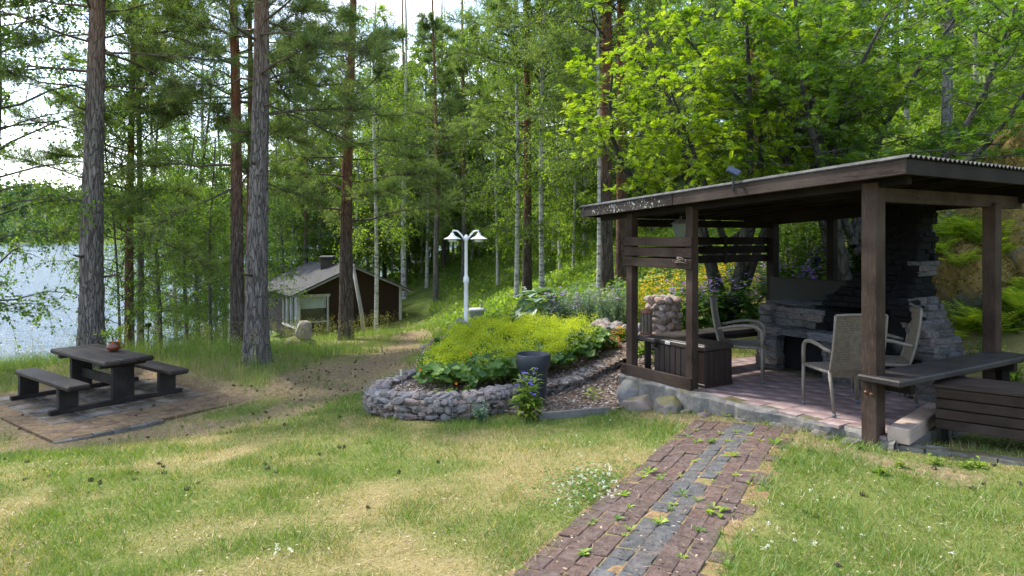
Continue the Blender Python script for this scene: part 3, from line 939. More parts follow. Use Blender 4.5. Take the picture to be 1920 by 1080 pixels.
# ------------------------------------------------------------------ deck box
M_BOX = m_plain('brown_plastic_box', (.022, .013, .0105), .5, .15, 6, spec=.4, bump=.2, bscale=60)
M_BOX2 = m_plain('brown_plastic_lid', (.032, .022, .018), .5, .15, 6, spec=.4, bump=.2, bscale=60)
db = thing('storage_box', 'brown plastic storage box with plank sides behind the shelter post', 'box', PQ(2.36, .32, PAT_Z))
p0, p1, q0, q1 = 1.97, 2.76, .11, .55
pm, qm = (p0 + p1) / 2, (q0 + q1) / 2
zb = PAT_Z + .004
add('body', box_mesh(p1 - p0 - .03, q1 - q0 - .03, .40, .004, key='dbb'), M_BOX, db, frame(PQ(pm, qm, zb + .22), PU.to_3d()))
add('plinth', box_mesh(p1 - p0 + .02, q1 - q0 + .02, .045, .006, key='dbp'), M_BOX, db, frame(PQ(pm, qm, zb + .0225), PU.to_3d()))
for i in range(9):
    p = p0 + (i + .5) * (p1 - p0) / 9
    for q in (q0, q1):
        add('plank', box_mesh((p1 - p0) / 9 - .008, .014, .36, .004, key='dbk'), M_BOX, db, frame(PQ(p, q, zb + .225), PU.to_3d()))
for i in range(5):
    q = q0 + (i + .5) * (q1 - q0) / 5
    for p in (p0, p1):
        add('plank', box_mesh((q1 - q0) / 5 - .008, .014, .36, .004, key='dbk2'), M_BOX, db, frame(PQ(p, q, zb + .225), PV.to_3d()))
lid = add('lid', box_mesh(p1 - p0 + .035, q1 - q0 + .035, .055, .010, key='dbl'), M_BOX2, db, frame(PQ(pm, qm, zb + .438), PU.to_3d()))
add('lid_panel', box_mesh(p1 - p0 - .05, q1 - q0 - .05, .012, .005, key='dbt'), M_BOX2, lid, frame(PQ(pm, qm, zb + .468), PU.to_3d()))
pl = add('name_plate', box_mesh(.075, .006, .030, .002, key='plate'), m_plain('plate_white', (.62, .62, .60), .4, .05, 5, bump=0), lid, frame(PQ(2.52, q0 - .0195, zb + .436), PU.to_3d()))
M_PRINT = m_plain('plate_print', (.05, .05, .055), .5, .1, 5, bump=0)
for k, (dx, w) in enumerate(((-.024, .012), (-.006, .014), (.012, .010), (.026, .008))):
    add('print_mark', box_mesh(w, .0015, .010, 0, key='pm%d' % k), M_PRINT, pl, frame(PQ(2.52 - dx, q0 - .0232, zb + .436), PU.to_3d()))

# ------------------------------------------------------------------ wicker chairs
M_WICK = m_plain('grey_wicker', (.165, .135, .10), .6, .25, 30, spec=.3, bump=.3, bscale=140)
M_WTUBE = m_plain('wicker_tube', (.16, .138, .112), .55, .2, 45, spec=.35, bump=.35, bscale=120)
M_FOOT = m_plain('foot_cap', (.10, .12, .14), .4, .1, 5, bump=0)
def weave(width, curve, rows, cols, amp=.006, bow=.0):
    """strands running across width; curve(s) -> (point, normal) at height share s"""
    V = []; F = []
    nu = cols * 2 + 1
    for j in range(rows):
        base = len(V)
        for e in (-.43, .43):
            c, nr = curve((j + .5 + e) / rows)
            for i in range(nu):
                u = i / (nu - 1)
                off = amp * math.cos(PI * i + PI * j) - bow * (1 - (2 * u - 1) ** 2)
                V.append(c + Vector(((u - .5) * width(j / rows), 0, 0)) + nr * off)
        for i in range(nu - 1):
            F.append((base + i, base + i + 1, base + nu + i + 1, base + nu + i))
    return np_mesh('weave', np.array([tuple(v) for v in V]), np.array(F), smooth=True)
def back_curve(s):
    z = .36 + s * .585
    y = -.20 - .115 * s - .02 * math.sin(s * PI)
    return Vector((0, y, z)), Vector((0, 1, .2)).normalized()
def seat_curve(s):
    return Vector((0, -.215 + .455 * s, .425 - .02 * math.sin(s * PI) - .015 * s)), Vector((0, 0, 1))
def make_chair(label):
    ch = thing('wicker_chair', label, 'chair', (0, 0, 0), 'wicker armchairs round the hearth')
    add('seat', weave(lambda s: .50, seat_curve, 26, 22, .004), M_WICK, ch)
    MB().box((0, .0, .395), (.47, .42, .03)).build('seat_base', M_WTUBE, ch)
    add('back', weave(lambda s: .49 - .02 * s, back_curve, 36, 20, .006, .02), M_WICK, ch)
    for sx in (-1, 1):
        x = sx * .245
        l = MB().tube([(sx * .272, .245, .03), (sx * .272, .25, .22), (sx * .268, .248, .41)], [.014, .016, .018], 10).build('leg', M_WTUBE, ch, True)
        MB().tube([(sx * .272, .245, 0), (sx * .272, .245, .035)], .0165, 10).build('foot_cap', M_FOOT, l, True)
        l = MB().tube([(sx * .235, -.275, .03), (sx * .24, -.24, .25), (sx * .243, -.205, .42)], [.014, .016, .018], 10).build('leg', M_WTUBE, ch, True)
        MB().tube([(sx * .235, -.278, 0), (sx * .235, -.274, .035)], .0165, 10).build('foot_cap', M_FOOT, l, True)
        MB().tube([(sx * .268, .248, .40), (sx * .270, .25, .52), (sx * .270, .238, .60), (sx * .272, .19, .640), (sx * .274, .08, .655), (sx * .272, -.06, .640), (sx * .262, -.17, .612), (sx * .243, -.235, .60)], [.018, .019, .02, .02, .02, .019, .018, .017], 10).build('armrest', M_WTUBE, ch, True)
        MB().tube([(x * .99, *back_curve(s)[0].yz) for s in (-.02, .2, .4, .6, .8, 1.0)], .013, 8).build('back_rail', M_WTUBE, ch, True)
        MB().tube([(x * 1.06, -.2, .405), (x * 1.09, .24, .40)], .016, 8).build('seat_rail', M_WTUBE, ch, True)
    y, z = back_curve(1.0)[0].yz
    MB().tube([(-.24, y, z), (-.12, y - .018, z + .008), (0, y - .023, z + .01), (.12, y - .018, z + .008), (.24, y, z)], .014, 8).build('top_rail', M_WTUBE, ch, True)
    MB().tube([(-.27, .245, .40), (.27, .245, .40)], .018, 8).build('front_rail', M_WTUBE, ch, True)
    return ch
def face(x, y, dx, dy):
    return frame((x, y, PAT_Z + .008), (dy, -dx, 0))
c0 = make_chair('wicker armchair seen from behind beside the thick corner post')
M0 = face(3.2, 6.60, -.05, 1)
c0.matrix_basis = M0; WORLD[c0.name] = M0
copy_tree(c0, face(2.72, 8.12, .92, -.38), 'wicker armchair in front of the side bench, beside the brown storage box')
copy_tree(c0, face(3.80, 7.02, -.93, .36), 'wicker armchair with its side to the corner bench, next to the slate chimney cheek')

# ------------------------------------------------------------------ slatted chest and timber step
M_CHEST = m_wood('chest_brown', (.014, .0088, .0066), (.036, .0235, .018), 1.0, .5)
CF = Vector((.79, -.613, 0)); CG = Vector((.613, .79, 0)); C0 = Vector((3.60, 5.80, 0))
def CH(f, g, z): return C0 + CF * f + CG * g + Vector((0, 0, z))
gz = -.08
chest = thing('slatted_chest', 'brown slatted wooden chest with a plank lid beside the corner bench', 'chest', CH(.55, .27, gz))
CL, CD = 1.15, .52
for k in range(4):
    z = .075 + k * .087
    for g in (0, CD):
        board('slat', CH(0, g, z), CH(CL, g, z), .022, .077, M_CHEST, chest, .004)
    for f in (.012, CL - .012):
        board('slat', CH(f, .013, z), CH(f, CD - .013, z), .022, .077, M_CHEST, chest, .004)
for f, g in ((.06, .05), (CL - .06, .05), (.06, CD - .05), (CL - .06, CD - .05)):
    board('leg', CH(f, g, gz - .04), CH(f, g, .36), .05, .05, M_DARK, chest, .003, up=CF)
for k in range(4):
    g = .055 + k * .137
    board('lid_plank', CH(-.025, g, .393), CH(CL + .02, g, .393), .133, .026, M_CHEST, chest, .004)
MB().box((0, 0, 0), (CL - .06, CD - .06, .26)).build('liner', M_BLACK, chest, M=frame(CH(CL / 2, CD / 2, .19), CF))  # plain black block filling the chest behind its slats
stp = board('timber_step', (3.18, 5.62, .02), (4.02, 6.44, .02), .17, .13, m_wood('pale_timber', (.16, .115, .09), (.33, .26, .215), .8, .7, wear=(.42, .36, .30)), None, .008)
tag(stp, 'pale squared timber laid as a step beside the slatted chest', 'timber')
crb = MB()
rnd = random.Random(5)
kp = [CH(-.35 + i * .16, -.33 + .02 * math.sin(i * 2.1), 0) for i in range(12)]
for a, b in zip(kp[:-1], kp[1:]):
    crb.box(((a.x + b.x) / 2, (a.y + b.y) / 2, Hz((a.x + b.x) / 2, (a.y + b.y) / 2) + .0), ((b - a).length + .004, .12 + rnd.uniform(-.03, .03), .07 + rnd.uniform(-.015, .015)), frame((0, 0, 0), b - a).to_3x3())
tag(crb.build('concrete_edging', M_CONC), 'cracked concrete edging strip running past the slatted chest', 'edging')

# ------------------------------------------------------------------ picnic table
M_PIC = m_wood('picnic_timber', (.011, .0082, .007), (.038, .029, .0245), 1.0, .6, wear=(.085, .068, .058), spec=.15)
M_PICL = m_wood('picnic_leg', (.010, .0082, .0076), (.03, .0245, .022), 1.0, .6, wear=(.055, .046, .042))
pic = thing('picnic_table', 'dark stained heavy timber picnic table with two attached benches', 'picnic table', AB(.35, .9, PIC_Z))
zt = -.135
for k in range(3):
    a = .12 + k * .236
    board('tabletop_plank', AB(a, -.02 + .012 * k, zt), AB(a, 1.93, zt), .232, .072, M_PIC, pic, .02)
for b in (.22, 1.66):
    board('leg', AB(.35, b, PIC_Z + .05), AB(.35, b, zt - .09), .09, .30, M_PICL, pic, .008, up=E1.to_3d())
    board('batten', AB(.03, b, zt - .06), AB(.67, b, zt - .06), .09, .065, M_PICL, pic, .015)
    board('runner', AB(-.60, b, PIC_Z + .045), AB(1.22, b, PIC_Z + .045), .09, .07, M_PICL, pic, .01)
    for a in (-.37, .99):
        board('bench_leg', AB(a, b, PIC_Z + .078), AB(a, b, PIC_Z + .375), .09, .25, M_PICL, pic, .008, up=E1.to_3d())
board('stretcher', AB(.35, .24, PIC_Z + .30), AB(.35, 1.64, PIC_Z + .30), .045, .14, M_PICL, pic, .006)
for a in (-.37, .99):
    board('bench_seat', AB(a, -.19, PIC_Z + .40), AB(a, 1.78, PIC_Z + .405), .29, .075, M_PIC, pic, .02)
# jug of flowers
jp = AB(.52, .92, zt + .035)
M_CLAY = m_plain('brown_glazed_clay', (.16, .045, .022), .28, .2, 8, spec=.5, bump=.05)
jug = thing('clay_jug', 'round brown glazed jug standing on the picnic table', 'jug', jp)
MB().lathe([(0, 0), (.055, 0), (.085, .025), (.098, .06), (.088, .095), (.066, .115), (.075, .135), (.068, .135), (.06, .115), (.08, .09), (.088, .06), (.075, .03), (0, .02)], 24, jp).build('body', M_CLAY, jug, True)
MB().tube([jp + Vector(q) for q in ((.07, .02, .12), (.115, .02, .125), (.145, .025, .095), (.13, .022, .055), (.09, .018, .04))], .009, 8).build('handle', M_CLAY, jug, True)

# ------------------------------------------------------------------ gabion wall round the flower bed
M_GSTONE = m_rock('gabion_stone', (.10, .09, .087), (.20, .182, .176), (.34, .32, .31), 5, per_obj=True, bump=.4)
M_WIRE = m_plain('galvanised_wire', (.30, .30, .30), .45, .1, 10, metal=.6, bump=0)
gab = thing('gabion_wall', 'curved low wall of round stones in wire cages round the flower bed', 'stone wall', (-.76, 7.8, Hz(-.76, 7.7)))
gst = [rock_mesh(200 + k, 3, (.54, .54, .54), .12, 5 + (k % 3) * 3, smooth=k % 3 > 0) for k in range(12)]
for m in gst: m.materials.append(M_GSTONE)
pl = np.array(BED[1:14])
seg = np.hypot(*np.diff(pl, axis=0).T); cum = np.r_[0, np.cumsum(seg)]
def on_line(s):
    i = min(np.searchsorted(cum, s, 'right') - 1, len(seg) - 1)
    f = (s - cum[i]) / seg[i]
    q = pl[i] * (1 - f) + pl[i + 1] * f
    d = (pl[i + 1] - pl[i]) / seg[i]
    return q, d
rnd = random.Random(77)
def gtop(s):
    """height of the wall along its run: the curved front is tallest, the right run is two stones high"""
    k = float(sstep(4.2, 5.0, s))
    return .28 * (1 - k) + .18 * k
row = 0
z_off = 0.0
nst = 0
heights = [.045, .125, .20, .272]
for r, zc in enumerate(heights):
    s = .1 + .05 * (r % 2)
    while s < cum[-1]:
        q, d = on_line(s)
        w = rnd.choice([.06, .08, .09, .11, .13, .17]) * rnd.uniform(.9, 1.1)
        if zc > gtop(s) - .03:
            s += w; continue
        nrm = np.array([-d[1], d[0]])
        dep = rnd.uniform(.0, .03)
        c = q + nrm * (.05 + dep)
        zz = Hz(q[0], q[1])
        Mx = Matrix.Translation((c[0], c[1], zz + zc + rnd.uniform(-.02, .02))) @ frame((0, 0, 0), (d[0], d[1], 0)) @ Euler((rnd.uniform(-.5, .5), rnd.uniform(-.35, .35), rnd.uniform(-.4, .4))).to_matrix().to_4x4() @ Matrix.Diagonal((w * 1.12, rnd.uniform(.09, .13), rnd.uniform(.06, .11), 1))
        add('stone', rnd.choice(gst), None, gab, Mx); nst += 1
        s += w * .93
for lane in (.13, .22):
    s = .05
    while s < cum[-1]:
        q, d = on_line(s); nrm = np.array([-d[1], d[0]])
        w = rnd.uniform(.09, .17)
        c = q + nrm * (lane + rnd.uniform(-.02, .02))
        Mx = Matrix.Translation((c[0], c[1], Hz(q[0], q[1]) + gtop(s) - .035 + rnd.uniform(-.015, .012))) @ Euler((rnd.uniform(-.4, .4), rnd.uniform(-.4, .4), rnd.uniform(0, 6))).to_matrix().to_4x4() @ Matrix.Diagonal((w * 1.05, w * .85, .075, 1))
        add('stone', rnd.choice(gst), None, gab, Mx); nst += 1
        s += w * .92
mbw = MB()
for i in range(int(cum[-1] / .19)):
    s = i * .19
    q, d = on_line(s); nrm = np.array([-d[1], d[0]])
    z0 = Hz(q[0], q[1]); a = q - nrm * .005; b = q + nrm * .24; h = gtop(s) + .015
    mbw.tube([(a[0], a[1], z0 - .02), (a[0], a[1], z0 + h), (b[0], b[1], z0 + h)], .0022, 4)
for zz in (.06, .16, .26):
    pts = []
    for i in range(int(cum[-1] / .15)):
        s = i * .15
        if zz > gtop(s): break
        q, d = on_line(s); nrm = np.array([-d[1], d[0]]); a = q - nrm * .006
        pts.append((a[0], a[1], Hz(q[0], q[1]) + zz))
    if len(pts) > 2: mbw.tube(pts, .0022, 4)
mbw.build('wire_cage', M_WIRE, gab)

# soil inside the bed
bx, by = np.meshgrid(np.arange(-2.1, 2.4, .07), np.arange(7.5, 13.9, .07))
bx = bx.ravel(); by = by.ravel()
ins = in_poly(bx, by, BED_POLY)
def bed_h(x, y):
    return H(x, y) + .17 * sstep(7.6, 8.4, y) + .12 * sstep(9.4, 12.0, y) + .05 * (fbm(np.asarray(x) * 2, np.asarray(y) * 2, 61) - .5)
t = NT('mulch')
v = t.coords(rand=False)
mc = t.ramp(t.noise(v, 26, 6, .75), [(.25, (.05, .036, .026)), (.45, (.13, .092, .068)), (.6, (.23, .175, .135)), (.78, (.38, .33, .29))])
t.bump(t.noise(v, 34, 5, .7), .9, .03)
M_MULCH = t.done(mc, .95, .1)
def patch(name, poly, zf, mat, step=.07):
    xs = [p[0] for p in poly]; ys = [p[1] for p in poly]
    X, Y = np.meshgrid(np.arange(min(xs), max(xs) + step, step), np.arange(min(ys), max(ys) + step, step))
    n, m = X.shape
    k = (np.arange(n - 1)[:, None] * m + np.arange(m - 1)).ravel()
    F = np.stack([k, k + 1, k + m + 1, k + m], 1)
    cx = X.ravel()[F].mean(1); cy = Y.ravel()[F].mean(1)
    F = F[in_poly(cx, cy, poly)]
    Z = zf(X.ravel(), Y.ravel())
    used, inv = np.unique(F, return_inverse=True)
    return add(name, np_mesh(name, np.c_[X.ravel(), Y.ravel(), Z][used], inv.reshape(F.shape), smooth=True), mat)
tag(patch('bed_soil', BED_POLY, bed_h, M_MULCH), 'brown mulch soil filling the stone walled flower bed', 'soil', kind='structure')
tag(patch('mulch_strip', MULCH_POLY, lambda x, y: H(x, y) + .03 + .05 * sstep(8.0, 9.6, y), M_MULCH), 'bark and gravel strip between the stone wall and the lawn', 'mulch', kind='structure')
# loose chips
rnd_ = np.random.default_rng(3)
def chips(n, poly, zf, size, name, mat, lab, kindlab='mulch'):
    xs = [p[0] for p in poly]; ys = [p[1] for p in poly]
    x = rnd_.uniform(min(xs), max(xs), n * 3); y = rnd_.uniform(min(ys), max(ys), n * 3)
    k = in_poly(x, y, poly); x = x[k][:n]; y = y[k][:n]; n = len(x)
    z = zf(x, y) + .008
    a = rnd_.uniform(0, 6.28, n); l = rnd_.uniform(.5, 1.4, n) * size; w = l * rnd_.uniform(.3, .7, n); tl = rnd_.normal(0, .35, n)
    dx = np.stack([np.cos(a) * l, np.sin(a) * l, tl * l], 1); dy = np.stack([-np.sin(a) * w, np.cos(a) * w, rnd_.normal(0, .3, n) * w], 1)
    c = np.stack([x, y, z], 1)
    V = np.stack([c - dx, c - dy * .9, c + dx, c + dy, c + np.stack([0 * w, 0 * w, w * .5], 1)], 1).reshape(-1, 3)
    b = np.arange(n) * 5
    F = np.concatenate([np.stack([b + i, b + (i + 1) % 4, b + 4], 1) for i in range(4)])
    o = add(name, np_mesh(name, V, F, {'rnd': np.tile(rnd_.random(n), 4)}), mat)
    return tag(o, lab, kindlab, kind='stuff')
t = NT('bark_chip')
M_CHIP = t.done(t.ramp(t.attr('rnd'), [(0, (.07, .048, .034)), (.5, (.19, .14, .105)), (.8, (.30, .26, .23)), (1, (.44, .41, .38))]), .9, .15)
chips(5200, BED_POLY[2:15], bed_h, .022, 'bark_chips', M_CHIP, 'loose bark chips and pebbles on the bed soil')
chips(2600, MULCH_POLY, lambda x, y: H(x, y) + .035 + .05 * sstep(8.0, 9.6, y), .022, 'gravel_chips', M_CHIP, 'loose bark and gravel beside the dark planter')
eb = board('edging_board', (.30, 7.74, Hz(.3, 7.74) + .02), (1.12, 7.80, Hz(1.12, 7.8) + .03), .04, .12, m_wood('grey_board', (.07, .07, .065), (.19, .18, .165)), None)
tag(eb, 'grey weathered edging board between mulch and lawn', 'board')
# stone pier behind the far front post and rock heap below the lamp
pier = thing('stone_pier', 'square pier of reddish rubble stones behind the far front post', 'stone pier', (2.35, 10.6, Hz(2.35, 10.6)))
M_RUB = m_rock('rubble', (.15, .11, .095), (.28, .22, .19), (.42, .36, .32), 5, per_obj=True)
gst2 = [m.copy() for m in gst]
for m in gst2: m.materials.clear(); m.materials.append(M_RUB)
z0 = Hz(2.35, 10.6)
rnd = random.Random(9)
for lev in range(8):
    for k in range(9):
        th = k * 2 * PI / 9 + lev * .3
        rr_ = .19
        add('stone', rnd.choice(gst2), None, pier, Matrix.Translation((2.35 + rr_ * math.cos(th), 10.6 + rr_ * math.sin(th), z0 + .06 + lev * .1)) @ Euler((rnd.uniform(-.5, .5), rnd.uniform(-.5, .5), rnd.uniform(0, 6))).to_matrix().to_4x4() @ Matrix.Diagonal((.2, .17, .125, 1)))
MB().lathe([(0, .02), (.2, .02), (.2, .80), (0, .82)], 10, (2.35, 10.6, z0)).build('core', M_CONC, pier)
heap = thing('rock_heap', 'low heap of grey stones at the foot of the white lamp', 'rocks', (-1.1, 12.9, bed_h(-1.1, 12.9)[0]))
for i in range(34):
    x = -1.65 + rnd.uniform(0, .95); y = 12.5 + rnd.uniform(-.2, .85)
    s = rnd.uniform(.12, .24)
    add('stone', rnd.choice(gst), None, heap, Matrix.Translation((x, y, Hz(x, y) + .06 + .16 * rnd.random() * (1 - abs(x + 1.15)))) @ Euler((rnd.uniform(-.4, .4), rnd.uniform(-.4, .4), rnd.uniform(0, 6))).to_matrix().to_4x4() @ Matrix.Diagonal((s * 1.2, s, s * .7, 1)))
back_wall = thing('rock_edging', 'row of grey stones edging the bed below the rubble pier', 'rocks', (1.9, 11.1, Hz(1.9, 11.1)))
for i in range(26):
    f = i / 26; x = 1.45 + .55 * f + rnd.uniform(-.1, .1); y = 11.6 - 1.1 * f + rnd.uniform(-.1, .1); s = rnd.uniform(.12, .22)
    add('stone', rnd.choice(gst), None, back_wall, Matrix.Translation((x, y, bed_h(x, y)[0] + .05 + .12 * rnd.random())) @ Euler((rnd.uniform(-.4, .4), rnd.uniform(-.4, .4), rnd.uniform(0, 6))).to_matrix().to_4x4() @ Matrix.Diagonal((s * 1.2, s, s * .75, 1)))

# ------------------------------------------------------------------ planter
M_POT = m_plain('slate_plastic', (.026, .032, .042), .45, .12, 6, spec=.4, bump=.08)
px_, py_ = .265, 8.45
pz = Hz(px_, py_) + .02
pt = thing('tall_planter', 'tall dark slate plastic planter pot beside the stone wall', 'planter', (px_, py_, pz))
MB().lathe([(0, 0), (.135, 0), (.138, .01), (.185, .47), (.187, .50)], 36, (px_, py_, pz)).build('body', M_POT, pt, True)
MB().lathe([(.187, .475), (.203, .475), (.207, .48), (.215, .635), (.209, .645), (.198, .64), (.19, .50), (0, .50)], 36, (px_, py_, pz)).build('rim', M_POT, pt, True)
MB().lathe([(0, .58), (.196, .58)], 24, (px_, py_, pz)).build('soil', M_MULCH, pt)

# ------------------------------------------------------------------ white garden lamp
M_WHITE = m_plain('chipped_white_paint', (.74, .75, .76), .4, .06, 14, spec=.4, bump=.1)
M_OPAL = m_plain('opal_glass', (.62, .64, .64), .2, .05, 4, spec=.5, bump=0)
L0 = Vector((-.90, 13.4, bed_h(-.9, 13.4)[0] + .06))
L0.z = P(875, 622, 13.4).z
lamp = thing('garden_lamp', 'white two armed garden lamp post beside the flower bed', 'lamp post', L0)
MB().lathe([(0, 0), (.13, 0), (.13, .035), (.068, .07), (.054, .12), (.046, .14), (.043, .95), (.056, .97), (.056, 1.06), (.037, 1.09), (.033, 1.12), (.031, 1.78), (.042, 1.80), (.042, 1.86), (.02, 1.90), (0, 1.91)], 20, L0).build('pole', M_WHITE, lamp, True)
for sx in (-1, 1):
    ax = Vector((sx * .95, -.1 * sx - .25, 0)).normalized()
    pts = [L0 + Vector((0, 0, 1.80)) + ax * .03, L0 + ax * .09 + Vector((0, 0, 1.90)), L0 + ax * .17 + Vector((0, 0, 1.975)), L0 + ax * .25 + Vector((0, 0, 1.985)), L0 + ax * .27 + Vector((0, 0, 1.94))]
    MB().tube(pts, .017, 8).build('arm', M_WHITE, lamp, True)
    c = L0 + ax * .27 + Vector((0, 0, 1.76))
    sh = MB().lathe([(0, .18), (.028, .18), (.04, .145), (.075, .11), (.16, .068), (.172, .062), (.168, .056), (.14, .066), (.04, .10)], 22, c).build('shade', M_WHITE, lamp, True)
    MB().lathe([(0, -.005), (.07, .0), (.085, .03), (.08, .06), (0, .09)], 18, c).build('glass', M_OPAL, sh, True)

# ------------------------------------------------------------------ small garden things
wl0 = P(894, 600, 18); wz = Hz(wl0.x, wl0.y)
well = thing('well_tank', 'round grey tank with a flat lid and vent pipe behind the lamp', 'tank', (wl0.x, wl0.y, wz))
zt_ = P(894, 579, 18).z
MB().lathe([(0, -.1), (.19, -.1), (.19, zt_ - wz - .04)], 24, (wl0.x, wl0.y, wz)).build('wall', m_plain('tank_grey', (.16, .18, .16), .6, .15, 4), well, True)
MB().lathe([(0, zt_ - wz - .045), (.215, zt_ - wz - .045), (.215, zt_ - wz), (.18, zt_ - wz + .02), (0, zt_ - wz + .02)], 24, (wl0.x, wl0.y, wz)).build('lid', m_plain('lid_grey', (.36, .36, .35), .5, .1, 4), well)
MB().tube([(wl0.x + .12, wl0.y, zt_ + .0), (wl0.x + .12, wl0.y, zt_ + .16)], .022, 8).build('vent_pipe', M_GREYMET, well)
pa, pb = P(838, 616, 13.0), P(861, 596, 13.3)
pn = thing('propped_panel', 'grey metal panel propped at an angle on the rock heap', 'panel', pa)
board('panel', P(858, 597, 13.2), P(884, 612, 13.2), .42, .02, M_GREYMET, pn, .003)
board('prop', P(838, 618, 13.0), P(860, 597, 13.1), .03, .02, M_GREYMET, pn, .003)
for k, (a, lab) in enumerate(((P(755, 703, 9.2), 'short metal garden stake standing in the bed mulch'),)):
    st = thing('garden_stake', lab, 'stake', a)
    zb_ = bed_h(a.x, a.y)[0]
    MB().tube([(a.x, a.y, zb_ - .03), (a.x - .02, a.y, zb_ + .18)], .008, 8).build('rod', M_WIRE, st)
    MB().tube([(a.x - .018, a.y, zb_ + .16), (a.x - .024, a.y, zb_ + .24)], .016, 10).build('cap', m_plain('stake_cap', (.55, .52, .36), .4, .2, 20), st)
# rough stone block on a plinth near the cabin
sb = P(567, 640, 17); szb = Hz(sb.x, sb.y)
M_SCULPT = m_rock('sculpture_stone', (.13, .105, .095), (.24, .20, .18), (.38, .35, .32), 3, per_obj=False)
tag(add('stone_block', rock_mesh(310, 4, (.24, .18, .28), .07, 9), M_SCULPT, None, Matrix.Translation((sb.x + .02, sb.y, szb + .36)) @ Euler((0, .1, .3)).to_matrix().to_4x4()), 'upright brown stone block standing on a flat boulder', 'stone')
tag(add('flat_boulder', rock_mesh(311, 4, (.40, .3, .15), .1, 6), M_BOULD, None, Matrix.Translation((sb.x - .05, sb.y, szb + .08))), 'flat lichen boulder carrying the upright stone block', 'boulder')
# pole leaning on the pine in front of the cabin
pA_, pB_ = P(684, 625, 22), P(661, 495, 22)
pA_.z = Hz(pA_.x, pA_.y)
tag(MB().tube([pA_, (pA_ * .6 + pB_ * .4) + Vector((.04, 0, 0)), pB_], [.075, .065, .05], 10).build('leaning_pole', m_plain('silver_wood', (.27, .26, .24), .8, .25, 6, bump=.4), None, True), 'silvery bare pole leaning in front of the cabin wall', 'pole')
fs = P(278, 650, 19)
fz_ = Hz(fs.x, fs.y)
fd = thing('path_post', 'thin post with a small dark box near the shore', 'post', (fs.x, fs.y, fz_))
ft = P(278, 612, 19).z
MB().tube([(fs.x, fs.y, fz_ - .1), (fs.x, fs.y, ft)], .016, 6).build('pole', M_DARK, fd)
add('box', box_mesh(.13, .12, .10, .008, key='pbox'), M_DARK, fd, Matrix.Translation((fs.x, fs.y, ft + .04)))

# ------------------------------------------------------------------ cabin by the lake
M_CABW = NT('cabin_siding')
t = M_CABW
v = t.coords((1, 1, 1), rand=False)
sx = t.new('ShaderNodeSeparateXYZ'); t.link(v, sx.inputs[0])
lap = t.math('FRACT', t.math('MULTIPLY', sx.outputs['Z'], 7.2))
gr = t.noise(t.coords((2, 2, 30), rand=False), 3, 5)
cc = t.ramp(gr, [(.3, (.024, .013, .010)), (.7, (.058, .034, .026))])
t.bump(lap, .9, .03)
M_CABW = t.done(cc, .7, .2)
M_TRIM = m_plain('cabin_trim', (.46, .44, .41), .6, .1, 6)
M_CROOF = m_plain('cabin_felt', (.075, .074, .074), 1.0, .2, 3, spec=.05, bump=.4, bscale=40)
t = NT('window_glass')
t.bsdf.inputs['IOR'].default_value = 1.45
M_PANE = t.done((.035, .045, .045), .06, .6)
M_CURT = m_plain('curtain', (.42, .46, .47), .8, .1, 3)
CG_ = Vector((.835, .55, 0)); CR_ = Vector((-.55, .835, 0)); CO = Vector((-10.43, 33.3, -3.02))
def CB(g, r, z): return CO + CG_ * g + CR_ * r + Vector((0, 0, z))
GW_, LN = 5.4, 6.5
WH = 2.05; AP = 3.22
cab = thing('lake_cabin', 'dark brown cabin with grey felt roof beside the lake', 'cabin', CB(2.7, 3, 0))
def wallpart(name, pts, th, mat=M_CABW):
    """pts outline given counter clockwise, thickened inwards"""
    n = (pts[1] - pts[0]).cross(pts[2] - pts[0]).normalized() * th
    mb = MB(); k = len(pts)
    mb.v = list(pts) + [p - n for p in pts]
    mb.f = [tuple(range(k)), tuple(range(2 * k - 1, k - 1, -1))] + [(i + k, (i + 1) % k + k, (i + 1) % k, i) for i in range(k)]
    return mb.build(name, mat, cab)
# gable with a window opening at its left end: boards left of, under and right of the window
wx0, wx1, wz0, wz1 = .12, 1.42, .55, 1.80
wallpart('wall', [CB(wx1, 0, -.4), CB(GW_, 0, -.4), CB(GW_, 0, WH), CB(GW_ / 2, 0, AP), CB(wx1, 0, WH + (AP - WH) * wx1 / (GW_ / 2))], .12)
wallpart('wall', [CB(0, .001, -.4), CB(wx1, .001, -.4), CB(wx1, .001, wz0), CB(0, .001, wz0)], .12)
wallpart('wall', [CB(0, .001, wz1), CB(wx1, .001, wz1), CB(wx1, .001, WH + (AP - WH) * wx1 / (GW_ / 2)), CB(0, .001, WH)], .12)
wallpart('wall', [CB(GW_ - .001, .01, -.4), CB(GW_ - .001, LN, -.4), CB(GW_ - .001, LN, WH), CB(GW_ - .001, .01, WH)], .12)
wallpart('wall', [CB(GW_, LN, -.4), CB(0, LN, -.4), CB(0, LN, WH), CB(GW_ / 2, LN, AP), CB(GW_, LN, WH)], .12)
wallpart('wall', [CB(.001, LN, -.4), CB(.001, 2.6, -.4), CB(.001, 2.6, WH), CB(.001, LN, WH)], .12)
wallpart('wall', [CB(.001, 2.6, -.4), CB(.001, .12, -.4), CB(.001, .12, .25), CB(.001, 2.6, .25)], .12)
def fr(name, a, b, w, h, par=cab): return board(name, a, b, w, h, M_TRIM, par, .006)
fr('corner_post', CB(.02, -.03, -.3), CB(.02, -.03, WH), .16, .14)
fr('corner_board', CB(GW_ - .02, -.03, -.3), CB(GW_ - .02, -.03, WH), .14, .12)
wf = fr('window_frame', CB(wx1 + .04, -.05, .0), CB(wx1 + .04, -.05, wz1 + .05), .08, .16)
fr('window_head', CB(.1, -.055, wz1 + .02), CB(wx1 + .14, -.055, wz1 + .02), .08, .13)
fr('window_sill', CB(.1, -.05, wz0 - .03), CB(wx1 + .1, -.05, wz0 - .03), .1, .06)
